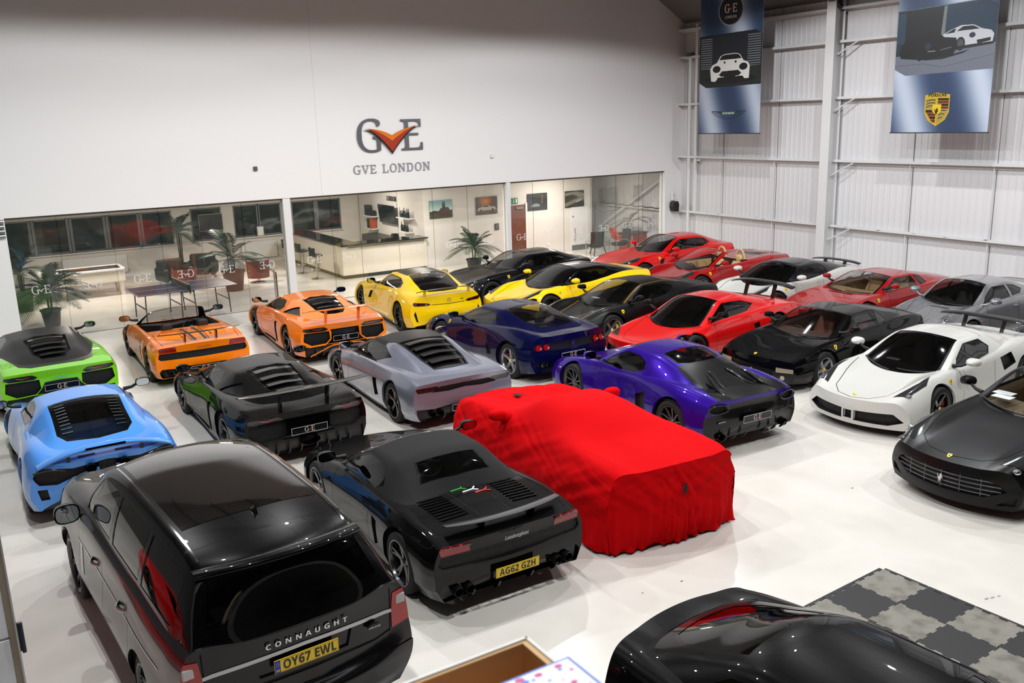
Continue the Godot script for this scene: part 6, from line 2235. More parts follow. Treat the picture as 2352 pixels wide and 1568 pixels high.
	var edges := [1.2, 2.3, 3.5, 4.63, 5.62, 6.73, 7.82, -1, 8.02, 9.2, 10.05, 11.23, 12.39, 13.57, 14.9, -1, 15.06, 15.96, 17.15, 18.25, 19.3, 20.3, 21.36]
	var frost := mat("frosted_film", Color(.90, .90, .90, .42), .6)
	frost.transparency = BaseMaterial3D.TRANSPARENCY_ALPHA
	var wn := 0
	var gk := mat("glass_edge", Color(.04, .09, .075), .2)
	for i in edges.size() - 1:
		if edges[i] < 0 or edges[i + 1] < 0: continue
		wn += 1
		var a: float = edges[i] + .006; var b: float = edges[i + 1] - .006
		var pane := slab("window_%d" % wn, Vector3(a, .01, ZB - .15), Vector3(b, 2.94, ZB - .138), gl)
		slab("glass_edge", Vector3(b, .01, ZB - .15), Vector3(b + .004, 2.94, ZB - .138), gk, pane)
		var hold := Node3D.new()
		hold.name = "house_decal"
		pane.add_child(hold)
		hold.position = Vector3((a + b) / 2, 1.19, ZB - .130)
		if wn % 2 == 0: hold.rotation.y = PI
		house_flat(hold, .20, frost)
	slab("trim_3", Vector3(1.2, 2.90, ZB - .20), Vector3(21.36, 2.95, ZB - .09), mat("track_grey", Color(.35, .34, .30), .5))
	slab("trim_4", Vector3(1.2, .0, ZB - .17), Vector3(21.36, .012, ZB - .12), mat("sill_steel", Color(.45, .45, .44), .35, .8))

# two letters and winged v in one film colour
func house_flat(o: Node3D, h: float, m: Material) -> void:
	write("G", h, Vector3(-h * .64, 0, 0), Vector3.RIGHT, Vector3.UP, m, o, "letter", "Droid Serif", false, .95, 0, .001)
	write("E", h, Vector3(h * .68, 0, 0), Vector3.RIGHT, Vector3.UP, m, o, "letter", "Droid Serif", false, .95, 0, .001)
	var sw := Mb.new()
	sw.prism(swoosh_poly(h * .62), .0, .0012)
	put("winged_v", sw, m, o)
# ------------------------------------------------------------------ the lounge behind the glass
func palm(at: Vector3, pot_h: float, pot_r: float, n: int, size: float, seed_: int, label: String, potm: Material, lift := .0) -> void:
	var rng := RandomNumberGenerator.new()
	rng.seed = seed_
	var t := thing("potted_palm", label, "plant", at, rng.randf() * TAU, "potted palms")
	var p := Mb.new()
	p.lathe([Vector2(0, .0), Vector2(pot_r * .75, 0), Vector2(pot_r, pot_h), Vector2(pot_r * 1.08, pot_h), Vector2(pot_r * 1.08, pot_h - .04), Vector2(pot_r * .98, pot_h - .05), Vector2(pot_r * .94, pot_h - .06), Vector2(0, pot_h - .06)], 24)
	put("pot", p, potm, t)
	var tr := Mb.new()
	for k in 4:
		var a := TAU * k / 4.0
		tr.tube([Vector3(cos(a) * .04, pot_h - .07, sin(a) * .04), Vector3(cos(a) * .07, pot_h + .28 * size + lift, sin(a) * .07)], [.022, .014], 6)
	put("stem", tr, mat("palm_stem", Color(.16, .15, .05), .7), t)
	var leafm := []
	for c: Color in [Color(.035, .12, .025), Color(.05, .17, .03), Color(.08, .22, .05), Color(.03, .09, .03)]:
		var m := mat("palm_leaf_%.2f" % c.g, c, .45)
		m.backlight_enabled = true
		m.backlight = Color(.02, .06, .01)
		leafm.append(m)
	for k in n:
		var a := k * 2.4 + rng.randf() * .5
		var L := size * rng.randf_range(.75, 1.15)
		var el := rng.randf_range(.05, 1.25)
		var y0 := pot_h + .22 * size + lift + rng.randf() * .15
		var mb := Mb.new()
		var pts := []
		var dir := Vector3(cos(a), 0, sin(a))
		for i in 11:
			var s := i / 10.0
			pts.append(Vector3(0, y0, 0) + dir * (L * s * cos(el) + L * .12 * s * s) + Vector3.UP * (L * s * sin(el) - L * .75 * s * s * cos(el) * .8))
		mb.tube(pts, [.009, .009, .008, .008, .007, .007, .006, .005, .004, .003, .002], 5)
		for i in range(2, 11):
			var c: Vector3 = pts[i]
			var fw: Vector3 = (pts[i] - pts[i - 1]).normalized()
			var sd := fw.cross(Vector3.UP).normalized()
			var up := sd.cross(fw)
			for h in 3:
				var cc: Vector3 = c.lerp(pts[i - 1], .333 * h)
				for s: float in [-1.0, 1.0]:
					var ll := L * .34 * sin(PI * clampf((i - h * .5) / 10.5, .12, .96)) * rng.randf_range(.85, 1.1)
					var d := (sd * s * .8 + fw * .75 + up * .18).normalized()
					var tip := cc + d * ll + Vector3.DOWN * ll * .28
					var mid := cc + d * ll * .5 + Vector3.DOWN * ll * .04
					var wv := fw * .014 * size
					var nn := (up + sd * s * .3).normalized()
					mb.p3(cc - wv * .4, mid - wv, mid + wv, nn, nn, nn)
					mb.p3(cc - wv * .4, mid + wv, cc + wv * .4, nn, nn, nn)
					mb.p3(mid - wv, tip, mid + wv, nn, nn, nn)
		put("frond", mb, leafm[k % 4], t)

func lounge() -> void:
	var lw := mat("lounge_wall", Color(.80, .785, .76), .8)
	# shell
	var fw := Node3D.new()
	fw.name = "wall_far"
	add_child(fw)
	fw.set_meta("kind", "structure")
	for q: Array in [[-4.2, 1.2, 0, 3], [1.2, 14, 0, .95], [1.2, 14, 2.12, 3.0], [6.72, 7.35, .95, 2.12], [8.42, 8.84, .95, 2.12], [10.6, 11.0, .95, 2.12], [12.92, 14.0, .95, 2.12]]:
		slab("wall_panel", Vector3(q[0], q[2], -33.3), Vector3(q[1], q[3], -33.0), lw, fw)
	slab("sill", Vector3(1.2, .93, -33.0), Vector3(12.95, .96, -32.90), STEEL_W, fw)
	slab("skirting", Vector3(1.2, 0, -33.0), Vector3(13.6, .10, -32.98), STEEL_W, fw)
	slab("ceiling_lounge", Vector3(-4.2, 3.0, -33.3), Vector3(22.3, 3.15, ZB - .3), mat("lounge_ceiling", Color(.72, .70, .65), .8))
	slab("wall_pictures", Vector3(13.6, 0, -27.5), Vector3(20.6, 3.0, -27.3), lw)
	slab("wall_screen", Vector3(13.6, 0, -33.0), Vector3(13.8, 3.0, -27.5), lw)
	slab("wall_end", Vector3(20.4, 0, -30.4), Vector3(22.3, 3.0, -30.2), lw)
	slab("wall_inner", Vector3(20.4, 0, -30.2), Vector3(20.6, 3.0, -27.5), lw)
	# windows: dark night panes in aluminium frames
	var night := mat("night_glass", Color(.012, .013, .017), .05)
	var alu := mat("window_aluminium", Color(.42, .42, .43), .4, .5)
	var wn := 30
	for q: Array in [[1.2, 2.3], [2.42, 3.42], [3.54, 4.54], [4.66, 5.62], [5.74, 6.70], [7.37, 8.40], [8.86, 9.72], [9.78, 10.58], [11.02, 11.9], [12.0, 12.9]]:
		wn += 1
		var o := slab("window_%d" % wn, Vector3(q[0], .97, -33.12), Vector3(q[1], 2.12, -33.10), night)
		for e: Array in [[q[0] - .05, q[0] + .03, .96, 2.14], [q[1] - .03, q[1] + .05, .96, 2.14], [q[0], q[1], .96, 1.01], [q[0], q[1], 2.07, 2.13]]:
			slab("window_frame", Vector3(e[0], e[2], -33.12), Vector3(e[1], e[3], -33.02), alu, o)
	# radiators
	for q: Array in [[3.1, 5.1], [9.0, 10.3]]:
		var t := thing("radiator", "white panel radiator under the lounge window" if q[0] < 5 else "white panel radiator under the paired lounge window", "radiator", Vector3((q[0] + q[1]) / 2, .17, -32.93))
		put("panel", boxmb(Vector3(0, .30, 0), Vector3(q[1] - q[0], .60, .06), .01), STEEL_W, t)
		var m := Mb.new()
		var n := int((q[1] - q[0]) / .05)
		for i in n: m.box(Vector3(lerpf(q[0], q[1], (i + .5) / n) - (q[0] + q[1]) / 2, .30, .034), Vector3(.022, .54, .012))
		put("ribbing", m, STEEL_W, t)
		put("valve", boxmb(Vector3((q[1] - q[0]) / 2 + .03, .06, 0), Vector3(.03, .08, .03), .008), CH, t)
	# bar
	var cream := mat("bar_cream", Color(.80, .77, .71), .55)
	var stone := mat("bar_stone", Color(.02, .02, .022), .08)
	var b := thing("bar_counter", "cream L-shaped bar with polished black worktop", "bar", Vector3(10.6, 0, -27.2))
	put("front_panel", boxmb(Vector3(1.5, .59, -.30), Vector3(2.98, .94, .58)), cream, b)
	put("side_panel", boxmb(Vector3(.29, .59, -2.8), Vector3(.58, .94, 4.4)), cream, b)
	put("plinth", boxmb(Vector3(1.5, .06, -.32), Vector3(2.9, .12, .56)), mat("plinth_brown", Color(.10, .07, .04), .5), b)
	put("plinth", boxmb(Vector3(.31, .06, -2.8), Vector3(.56, .12, 4.4)), mat("plinth_brown", Color.WHITE), b)
	put("painted_shadow_rail", boxmb(Vector3(1.55, 1.0, .0), Vector3(2.7, .03, .03)), mat("shadow_grey", Color(.45, .43, .40), .5), b)  # darker strip standing in for the shadow line below the worktop
	put("corner_post", boxmb(Vector3(.05, .59, -.05), Vector3(.14, .94, .14), .01), cream, b)
	put("end_post", boxmb(Vector3(2.95, .59, -.05), Vector3(.10, .94, .14), .01), cream, b)
	put("worktop", boxmb(Vector3(1.47, 1.085, -.26), Vector3(3.10, .04, .76), .006), stone, b)
	put("worktop", boxmb(Vector3(.28, 1.085, -2.85), Vector3(.76, .04, 4.42), .006), stone, b)
	tag(put("coffee_machine", boxmb(Vector3(12.6, 1.19, -27.5), Vector3(.20, .16, .22), .02), stone), "small black machine standing on the bar worktop", "machine")
	tag(put("back_counter", boxmb(Vector3(13.3, .45, -30.2), Vector3(.58, .90, 2.2), .01), mat("counter_grey", Color(.13, .13, .135), .4)), "dark back counter below the wall screen", "counter")
	# stools
	for q: Array in [[10.0, -28.0], [10.02, -29.4], [10.0, -30.7]]:
		var s := thing("bar_stool", "black padded bar stool on a chrome pedestal beside the bar", "stool", Vector3(q[0], 0, q[1]), 0, "stools along the bar")
		var m := Mb.new()
		m.lathe([Vector2(0, .0), Vector2(.20, .0), Vector2(.20, .012), Vector2(.05, .04), Vector2(.028, .06), Vector2(.028, .72), Vector2(0, .72)], 24)
		put("pedestal", m, CH, s)
		var f := Mb.new()
		var p := []
		for k in 17: p.append(Vector3(.16 * cos(TAU * k / 16) - .06, .30, .16 * sin(TAU * k / 16)))
		f.tube(p, .011, 6, false)
		put("foot_ring", f, CH, s)
		var c := Mb.new()
		c.ball(Vector3(0, .76, 0), Vector3(.21, .05, .20), 18, 8, .7)
		put("seat", c, mat("leather_black", Color.BLACK), s)
		var bk := Mb.new()
		var rings := []
		for i in 5:
			var ring := []
			for k in 9:
				var a := lerpf(PI * .62, PI * 1.38, k / 8.0)
				ring.append(Vector3(cos(a) * (.21 + .02 * i / 4.0), .78 + .06 * i, sin(a) * .20))
			rings.append(ring)
		bk.skin(rings, false)
		put("backrest", bk, mat("leather_black", Color.BLACK), s)
	# screen wall: television, shelves, bottles, lettering
	var tv := thing("television", "large black television tilted forward on the bar wall", "television", Vector3(13.6, 1.68, -30.0))
	put("screen", boxmb(Vector3(-.12, 0, 0), Vector3(.05, .66, 1.36), .01), mat("screen_black", Color(.015, .017, .018), .12), tv)
	put("bracket", boxmb(Vector3(-.052, 0, 0), Vector3(.09, .2, .2)), MB_, tv)
	tv.get_child(0).rotation.z = .10
	for l: Array in [["LONDON", .17, 2.22], ["GVE", .30, 2.62]]:
		tag(write(l[0], l[1], Vector3(13.585, l[2], -29.78), Vector3(0, 0, 1), Vector3.UP, mat("letter_grey", Color(.20, .20, .21), .4), self, "wall_lettering", "Droid Serif", false, .8, 0, .02), "dark letters reading %s on the bar wall" % l[0], "lettering")
	var shelfs := []
	for q: Array in [[1.52, -31.9, -31.0], [1.06, -31.8, -31.05], [1.66, -28.95, -28.0], [1.18, -28.85, -28.1]]:
		tag(put("wall_shelf", boxmb(Vector3(13.47, q[0] - .02, (q[1] + q[2]) / 2), Vector3(.26, .035, q[2] - q[1]), .004), STEEL_W), ["upper white wall shelf carrying black speakers", "lower white wall shelf carrying orange books", "upper white wall shelf carrying bottles", "lower white wall shelf carrying dark bottles"][shelfs.size()], "shelf")
		shelfs.append(q)
	tag(put("speaker_box", boxmb(Vector3(13.46, 1.52 + .19, -31.62), Vector3(.16, .38, .34), .01), MB_), "tall black speaker on the upper wall shelf", "speaker")
	tag(put("speaker_box", boxmb(Vector3(13.46, 1.52 + .10, -31.22), Vector3(.16, .20, .24), .01), mat("plum_black", Color(.05, .02, .035), .4)), "small dark red speaker on the upper wall shelf", "speaker")
	tag(put("book", boxmb(Vector3(13.46, 1.06 + .18, -31.25), Vector3(.2, .36, .20), .004), mat("book_orange", Color(.62, .26, .04), .6)), "thick orange book standing on the lower wall shelf", "book")
	tag(put("book", boxmb(Vector3(13.46, 1.06 + .17, -31.52), Vector3(.2, .34, .12), .004), mat("book_black", Color(.03, .03, .03), .5)), "black book beside the thick orange one", "book")
	var rng := RandomNumberGenerator.new()
	rng.seed = 4
	for q: Array in [[1.66, -28.9, 7], [1.18, -28.8, 5]]:
		for i in q[2]:
			var hh := rng.randf_range(.22, .34)
			var m := Mb.new()
			m.lathe([Vector2(0, 0), Vector2(.036, 0), Vector2(.038, .02), Vector2(.038, hh * .55), Vector2(.014, hh * .74), Vector2(.013, hh), Vector2(0, hh)], 12)
			var o := put("bottle", m, [mat("bottle_dark", Color(.03, .03, .03), .1), mat("bottle_green", Color(.05, .10, .04), .1), mat("bottle_pale", Color(.55, .56, .50), .15), mat("bottle_blue", Color(.08, .12, .22), .1)][rng.randi() % 4])
			o.position = Vector3(13.46, q[0], q[1] + .115 * (i + .3))
			tag(o, "bottle standing on the %s bottle shelf at the bar" % ("upper" if q[0] > 1.5 else "lower"), "bottle", "bottles on the %s shelf" % ("upper" if q[0] > 1.5 else "lower"))
	# pictures
	var pics := [[14.24, 1.966, 0], [16.03, 1.957, 1], [18.14, 1.934, 2], [19.79, 1.92, 3]]
	for q: Array in pics:
		var im := Image.create(320, 224, false, Image.FORMAT_RGB8)
		match q[2]:
			0:
				for y in 224: im.fill_rect(Rect2i(0, y, 320, 1), Color(.36, .52, .56).lerp(Color(.72, .78, .74), y / 130.0) if y < 140 else Color(.22, .22, .08))
				poly_fill(im, [.0, .62, .2, .55, .4, .6, .48, .45, .55, .44, .56, .1, .68, .08, .70, .42, .82, .40, .9, .58, 1, .56, 1, .70, 0, .72], Color(.10, .10, .08))
				poly_fill(im, [.36, .72, .46, .62, .66, .58, .86, .66, .94, .76, .90, .86, .5, .88, .38, .80], Color(.28, .09, .06))
			1:
				for y in 224:
					for x in 320: im.set_pixel(x, y, Color(.85, .50, .04).lerp(Color(.12, .05, .02), clampf(Vector2(x / 320.0 - .45, y / 224.0 - .25).length() * 2.0, 0, 1)))
				im.fill_rect(Rect2i(0, 150, 320, 74), Color(.32, .26, .24))
				poly_fill(im, [.08, .70, .12, .60, .26, .58, .36, .46, .56, .45, .68, .56, .88, .58, .92, .68, .90, .76, .10, .78], Color(.62, .60, .54))
				poly_fill(im, [.30, .57, .38, .49, .54, .48, .62, .57], Color(.10, .08, .06))
				oval(im, .22, .77, .05, .07, Color(.05, .05, .05)); oval(im, .78, .75, .05, .07, Color(.05, .05, .05))
			2:
				im.fill(Color(.07, .075, .09))
				poly_fill(im, [0, .1, .3, .35, .3, .8, 0, .95], Color(.14, .15, .17)); poly_fill(im, [.7, .1, .78, .1, .78, .6, .7, .6], Color(.32, .26, .14))
				poly_fill(im, [.2, .72, .3, .62, .5, .60, .62, .68, .62, .78, .2, .80], Color(.45, .46, .48)); im.fill_rect(Rect2i(0, 180, 320, 44), Color(.12, .12, .13))
			3:
				im.fill(Color(.10, .09, .05)); poly_fill(im, [0, .1, .6, .05, 1, .2, 1, .4, 0, .4], Color(.45, .44, .38)); poly_fill(im, [0, .72, .8, .4, 1, .45, 1, .55, 0, .95], Color(.42, .42, .36))
				poly_fill(im, [.55, .65, .85, .52, .88, .58, .6, .72], Color(.6, .62, .58)); poly_fill(im, [0, .3, .4, .22, .7, .35, 0, .62], Color(.16, .15, .06))
		var t := thing("wall_picture", ["unframed print of a tower above a red car", "unframed sunset print with a pale classic car", "dark night print on the picture wall", "print of a winding race track"][q[2]], "picture", Vector3(q[0], q[1], -27.3))
		put("backing", boxmb(Vector3(0, 0, .015), Vector3(.86, .60, .028), .004), MB_, t)
		put("print", sheet(.86, .60, .062), printed("print_%d" % q[2], im), t)
	# doors, exit sign, keypad, sockets
	var wood := mat("door_wood", Color(.62, .40, .24), .5)
	wood.albedo_texture = noise_tex(21, .03, [Color(.42, .28, .18), Color(.62, .44, .30), Color(.75, .56, .40)], 256, 3)
	tri(wood, 1.0)
	wood.uv1_scale = Vector3(6, .5, 6)
	var d1 := slab("door_1", Vector3(16.87, 0, -27.3), Vector3(17.62, 1.88, -27.26), wood)
	slab("door_frame", Vector3(16.80, 0, -27.3), Vector3(16.87, 1.94, -27.25), STEEL_W, d1); slab("door_frame", Vector3(17.62, 0, -27.3), Vector3(17.69, 1.94, -27.25), STEEL_W, d1)
	var dh := Mb.new()
	dh.tube([Vector3(16.95, .35, -27.20), Vector3(16.95, 1.6, -27.20)], .018, 8)
	put("pull_handle", dh, MB_, d1)
	slab("door_closer", Vector3(17.2, 1.74, -27.26), Vector3(17.5, 1.82, -27.2), mat("closer_grey", Color(.5, .5, .5), .4, .6), d1)
	var d2 := slab("door_2", Vector3(19.62, 0, -27.3), Vector3(20.42, 1.62, -27.27), STEEL_W)
	var dh2 := Mb.new()
	dh2.tube([Vector3(19.74, .85, -27.27), Vector3(19.74, .85, -27.19), Vector3(19.74, .45, -27.19), Vector3(19.74, .45, -27.27)], .014, 8)
	put("pull_handle", dh2, CH, d2)
	slab("kick_plate", Vector3(19.64, .02, -27.27), Vector3(20.40, .22, -27.265), mat("closer_grey", Color.WHITE), d2)
	var ro := Mb.new()
	ro.ball(Vector3(19.71, 1.28, -27.262), Vector3(.03, .03, .004), 10, 5)
	put("door_sign", ro, mat("sign_blue", Color(.04, .10, .35), .4), d2)
	var ex := thing("exit_sign", "green emergency exit sign with running figure above brown door", "sign", Vector3(17.11, 2.03, -27.3))
	put("panel", boxmb(Vector3(0, 0, .02), Vector3(.40, .20, .03), .004), mat("sign_green", Color(.02, .36, .20), .4), ex)
	var wm := mat("sign_white", Color(.75, .80, .76), .5)
	var fg := Mb.new()
	fg.ball(Vector3(-.10, .055, .037), Vector3(.016, .016, .003), 8, 4)
	for q: Array in [[-.105, .035, -.115, -.01], [-.115, -.01, -.085, -.035], [-.085, -.035, -.09, -.07], [-.115, -.01, -.14, -.03], [-.14, -.03, -.165, -.035], [-.105, .03, -.075, .015], [-.105, .03, -.14, .012]]: fg.tube([Vector3(q[0], q[1], .037), Vector3(q[2], q[3], .037)], .008, 5)
	put("figure", fg, wm, ex)
	var ar := Mb.new()
	ar.prism(PackedVector2Array([Vector2(.02, .06), Vector2(.035, .06), Vector2(.035, -.02), Vector2(.06, -.02), Vector2(.0275, -.065), Vector2(-.005, -.02), Vector2(.02, -.02)]), .036, .04)
	put("arrow", ar, wm, ex)
	put("doorway", boxmb(Vector3(.14, 0, .037), Vector3(.06, .14, .004)), wm, ex)
	var kp := thing("keypad", "dark grey alarm keypad on the picture wall", "keypad", Vector3(16.42, 1.19, -27.3))
	put("case", boxmb(Vector3(0, 0, .02), Vector3(.17, .22, .035), .006), mat("keypad_grey", Color(.16, .16, .17), .4), kp)
	for i in 3:
		for j in 4: put("key", boxmb(Vector3(-.045 + .045 * i, -.06 + .042 * j, .04), Vector3(.03, .026, .008), .002), mat("key_pale", Color(.5, .5, .5), .5), kp)
	tag(put("wall_socket", boxmb(Vector3(18.6, .36, -27.29), Vector3(.16, .09, .012), .003), STEEL_W), "white double socket low on the picture wall", "socket")
	# glass partition of the corner office with brace on the cladding
	slab("window_60", Vector3(20.585, 0, -27.3), Vector3(20.595, 2.95, ZB - .3), M["glass_pane"])
	var br := Mb.new()
	br.tube([Vector3(21.95, .30, -29.2), Vector3(21.95, 2.6, -25.0)], .06, 12)
	tag(put("diagonal_brace", br, STEEL_W), "white diagonal tube brace across the cladding in corner office", "brace")
	slab("trim_5", Vector3(21.86, 1.49, -30.1), Vector3(22.1, 1.55, ZB - .3), STEEL_W)
	var cb := Mb.new()
	var pc := []
	for i in 24: pc.append(Vector3(21.80 + .02 * sin(i * 1.3), 1.58 + .02 * sin(i * 2.1), -28.9 + i * .19))
	cb.tube(pc, .02, 5)
	cb.tube([Vector3(21.86, 1.56, -28.8), Vector3(21.84, 1.30, -28.7), Vector3(21.84, 1.22, -28.2), Vector3(21.86, 1.36, -27.4), Vector3(21.88, 1.56, -27.0)], .014, 5)
	tag(put("cable_loop", cb, M["cable_black"]), "black cables drooping from the rail in corner office", "cable")
	# corner office: chairs, glass table, orange cabinet
	for q: Array in [[19.15, -25.2, 1.2, "black office armchair with chrome arms turned toward the glass table"], [20.05, -25.0, 3.0, "black office armchair seen from behind at the glass table"]]:
		var c := thing("office_chair", q[3], "chair", Vector3(q[0], 0, q[1]), q[2])
		var m := Mb.new()
		m.ball(Vector3(.02, .46, 0), Vector3(.25, .06, .24), 16, 8, .6)
		put("seat", m, mat("leather_black", Color.BLACK), c)
		var bk := Mb.new()
		var rings := []
		for i in 6:
			var t := i / 5.0
			var ring := []
			for k in 12:
				var a := TAU * k / 12
				ring.append(Vector3(-.22 - .10 * t + .035 * signf(cos(a)) * pow(absf(cos(a)), .6), .46 + .52 * t, .24 * signf(sin(a)) * pow(absf(sin(a)), .5)))
			rings.append(ring)
		bk.skin(rings, true, true)
		put("backrest", bk, mat("leather_black", Color.BLACK), c)
		for s: float in [1.0, -1.0]:
			var f := Mb.new()
			f.tube([Vector3(-.26, .02, .27 * s), Vector3(.22, .02, .27 * s), Vector3(.24, .05, .27 * s), Vector3(.24, .60, .27 * s), Vector3(.16, .66, .27 * s), Vector3(-.12, .66, .27 * s), Vector3(-.24, .58, .26 * s)], .014, 6)
			put("arm_frame", f, CH, c)
	var tb := thing("glass_table", "round glass table on splayed legs in the corner office", "table", Vector3(19.75, 0, -25.9))
	var tm := Mb.new()
	tm.lathe([Vector2(0, .735), Vector2(.55, .735), Vector2(.56, .742), Vector2(.55, .75), Vector2(0, .75)], 32)
	put("top", tm, glassmat("table", Color(.5, .66, .6), .3), tb)
	for k in 3:
		var f := Mb.new()
		var a := TAU * k / 3 + .4
		f.tube([Vector3(.1 * cos(a), .73, .1 * sin(a)), Vector3(.36 * cos(a), 0, .36 * sin(a))], .022, 8)
		put("leg", f, mat("leg_grey", Color(.3, .3, .3), .4, .6), tb)
	var oc := thing("orange_desk", "orange desk with grey drawer handle in the corner office", "desk", Vector3(21.0, 0, -25.4))
	put("carcass", boxmb(Vector3(0, .36, 0), Vector3(.9, .72, .5), .01), mat("desk_orange", Color(.55, .16, .05), .5), oc)
	put("top", boxmb(Vector3(0, .74, 0), Vector3(1.0, .03, .6), .005), mat("desk_brown", Color(.16, .08, .05), .4), oc)
	put("handle", boxmb(Vector3(-.2, .60, .26), Vector3(.16, .02, .02)), CH, oc)
	var oh := thing("orange_chair", "orange plastic shell chair at the orange desk", "chair", Vector3(20.65, 0, -26.0))
	var os := Mb.new()
	var orr := []
	for i in 7:
		var t := i / 6.0
		var ring := []
		for k in 9:
			var a := lerpf(-1, 1, k / 8.0)
			ring.append(Vector3(a * .22 * (1 - .3 * t * t), .45 + .42 * t * t + .05 * a * a, .22 - .42 * t + .04 * a * a))
		orr.append(ring)
	os.skin(orr, false)
	put("shell", os, mat("chair_orange", Color(.70, .20, .04), .4), oh)
	for s: Array in [[.18, .2], [-.18, .2], [.18, -.15], [-.18, -.15]]:
		var f := Mb.new()
		f.tube([Vector3(s[0] * .7, .46, s[1] * .7), Vector3(s[0], 0, s[1])], .012, 6)
		put("leg", f, CH, oh)
	# pool table
	var pt := thing("pool_table", "white pool table with black cloth and a cue on it", "table", Vector3(3.5, 0, -29.75))
	put("cabinet", boxmb(Vector3(0, .60, 0), Vector3(1.86, .36, 1.0), .03), cream, pt)
	for q: Array in [[0, .49, 1.86, .10], [0, -.49, 1.86, .10]]: put("rail", boxmb(Vector3(q[0], .80, q[1]), Vector3(q[2], .07, q[3]), .015), STEEL_W, pt)
	for q: Array in [[.90, 0, .10, .9], [-.90, 0, .10, .9]]: put("rail", boxmb(Vector3(q[0], .80, q[1]), Vector3(q[2], .07, q[3]), .015), STEEL_W, pt)
	put("cloth", boxmb(Vector3(0, .80, 0), Vector3(1.72, .02, .9)), mat("cloth_black", Color(.015, .015, .02), .9), pt)
	for s: Array in [[.78, .36], [-.78, .36], [.78, -.36], [-.78, -.36]]:
		var f := Mb.new()
		f.tube([Vector3(s[0], .44, s[1]), Vector3(s[0] * 1.06, .03, s[1] * 1.04)], [.09, .06], 10)
		f.tube([Vector3(s[0] * 1.06, .0, s[1] * 1.04), Vector3(s[0] * 1.06, .035, s[1] * 1.04)], .08, 12)
		put("leg", f, cream, pt)
	var cue := Mb.new()
	cue.tube([Vector3(2.95, .825, -29.9), Vector3(4.25, .825, -29.55)], [.014, .006], 8)
	tag(put("pool_cue", cue, mat("cue_wood", Color(.45, .28, .12), .4)), "wooden cue lying across the black pool table cloth", "cue")
	# table tennis
	var tt := thing("tennis_table", "blue folding table tennis table with white edge lines", "table", Vector3(5.12, 0, -24.98), .05)
	var blue := mat("table_blue", Color(.085, .09, .26), .35)
	for s: float in [1.0, -1.0]:
		put("top", boxmb(Vector3(.645 * s, .75, 0), Vector3(1.27, .02, 1.5), .003), blue, tt)
		var ln := Mb.new()
		ln.box(Vector3(.645 * s, .761, .742), Vector3(1.27, .002, .016)); ln.box(Vector3(.645 * s, .761, -.742), Vector3(1.27, .002, .016)); ln.box(Vector3(1.272 * s, .761, 0), Vector3(.016, .002, 1.5)); ln.box(Vector3(.645 * s, .761, 0), Vector3(1.27, .002, .005))
		put("edge_line", ln, mat("line_white", Color(.85, .85, .85), .5), tt)
		for z: float in [.58, -.58]:
			for x: float in [.16, 1.06]:
				var f := Mb.new()
				f.tube([Vector3(x * s, .74, z), Vector3((x + .03) * s, 0, z)], .017, 6)
				put("leg", f, MB_, tt)
		for x: float in [.16, 1.06]: put("stretcher", boxmb(Vector3((x + .015) * s, .36, 0), Vector3(.025, .025, 1.16)), MB_, tt)
	put("net", boxmb(Vector3(0, .835, 0), Vector3(.006, .15, 1.7)), mat("net_navy", Color(.03, .03, .06), .8), tt)
	put("net_tape", boxmb(Vector3(0, .912, 0), Vector3(.012, .014, 1.7)), mat("line_white", Color.WHITE), tt)
	for z: float in [.85, -.85]: put("net_post", boxmb(Vector3(0, .80, z), Vector3(.03, .24, .03)), MB_, tt)
	# sofas and low chairs
	for q: Array in [[6.0, -30.0, .2, "black leather armchair beside the pool table"], [7.0, -30.6, -.4, "black leather armchair under the framed wall screen"]]:
		var a := thing("armchair", q[3], "armchair", Vector3(q[0], 0, q[1]), q[2])
		var lb := mat("leather_black", Color.BLACK)
		put("seat", boxmb(Vector3(0, .30, .02), Vector3(.62, .22, .70), .05), lb, a)
		put("backrest", boxmb(Vector3(0, .56, -.34), Vector3(.82, .50, .16), .05), lb, a)
		for s: float in [1.0, -1.0]: put("arm", boxmb(Vector3(.40, .38, 0) * Vector3(s, 1, 1), Vector3(.17, .42, .80), .05), lb, a)
		for s: Array in [[.36, .32], [-.36, .32], [.36, -.32], [-.36, -.32]]: put("foot", boxmb(Vector3(s[0], .07, s[1]), Vector3(.04, .14, .04)), CH, a)
	for q: Array in [[6.0, -28.6, "low orange tub chair under the lounge palms"], [8.3, -28.7, "low orange tub chair beside the large palm pot"]]:
		var a := thing("tub_chair", q[2], "chair", Vector3(q[0], 0, q[1]), 2.6)
		var m := Mb.new()
		var rings := []
		for i in 5:
			var ring := []
			for k in 13:
				var g := lerpf(-.2, PI + .2, k / 12.0)
				ring.append(Vector3(cos(g) * (.34 + .03 * i / 4.0), .16 + .14 * i, -sin(g) * .34))
			rings.append(ring)
		m.skin(rings, false)
		put("shell", m, mat("tub_orange", Color(.42, .13, .05), .6), a)
		put("cushion", boxmb(Vector3(0, .36, -.04), Vector3(.56, .14, .52), .05), mat("tub_orange", Color.WHITE), a)
		var bs := Mb.new()
		bs.lathe([Vector2(0, 0), Vector2(.26, 0), Vector2(.26, .02), Vector2(.05, .05), Vector2(.05, .30), Vector2(0, .30)], 20)
		put("base", bs, CH, a)
	var ws := thing("wall_screen", "thin-framed flat screen mounted before the lounge window", "screen", Vector3(7.92, 1.64, -32.55))
	put("panel", boxmb(Vector3.ZERO, Vector3(.80, .58, .05), .01), mat("screen_grey", Color(.12, .12, .12), .2), ws)
	var fr := Mb.new()
	for e: Array in [[0, .285, .82, .02], [0, -.285, .82, .02], [.40, 0, .02, .58], [-.40, 0, .02, .58]]: fr.box(Vector3(e[0], e[1], .02), Vector3(e[2], e[3], .03))
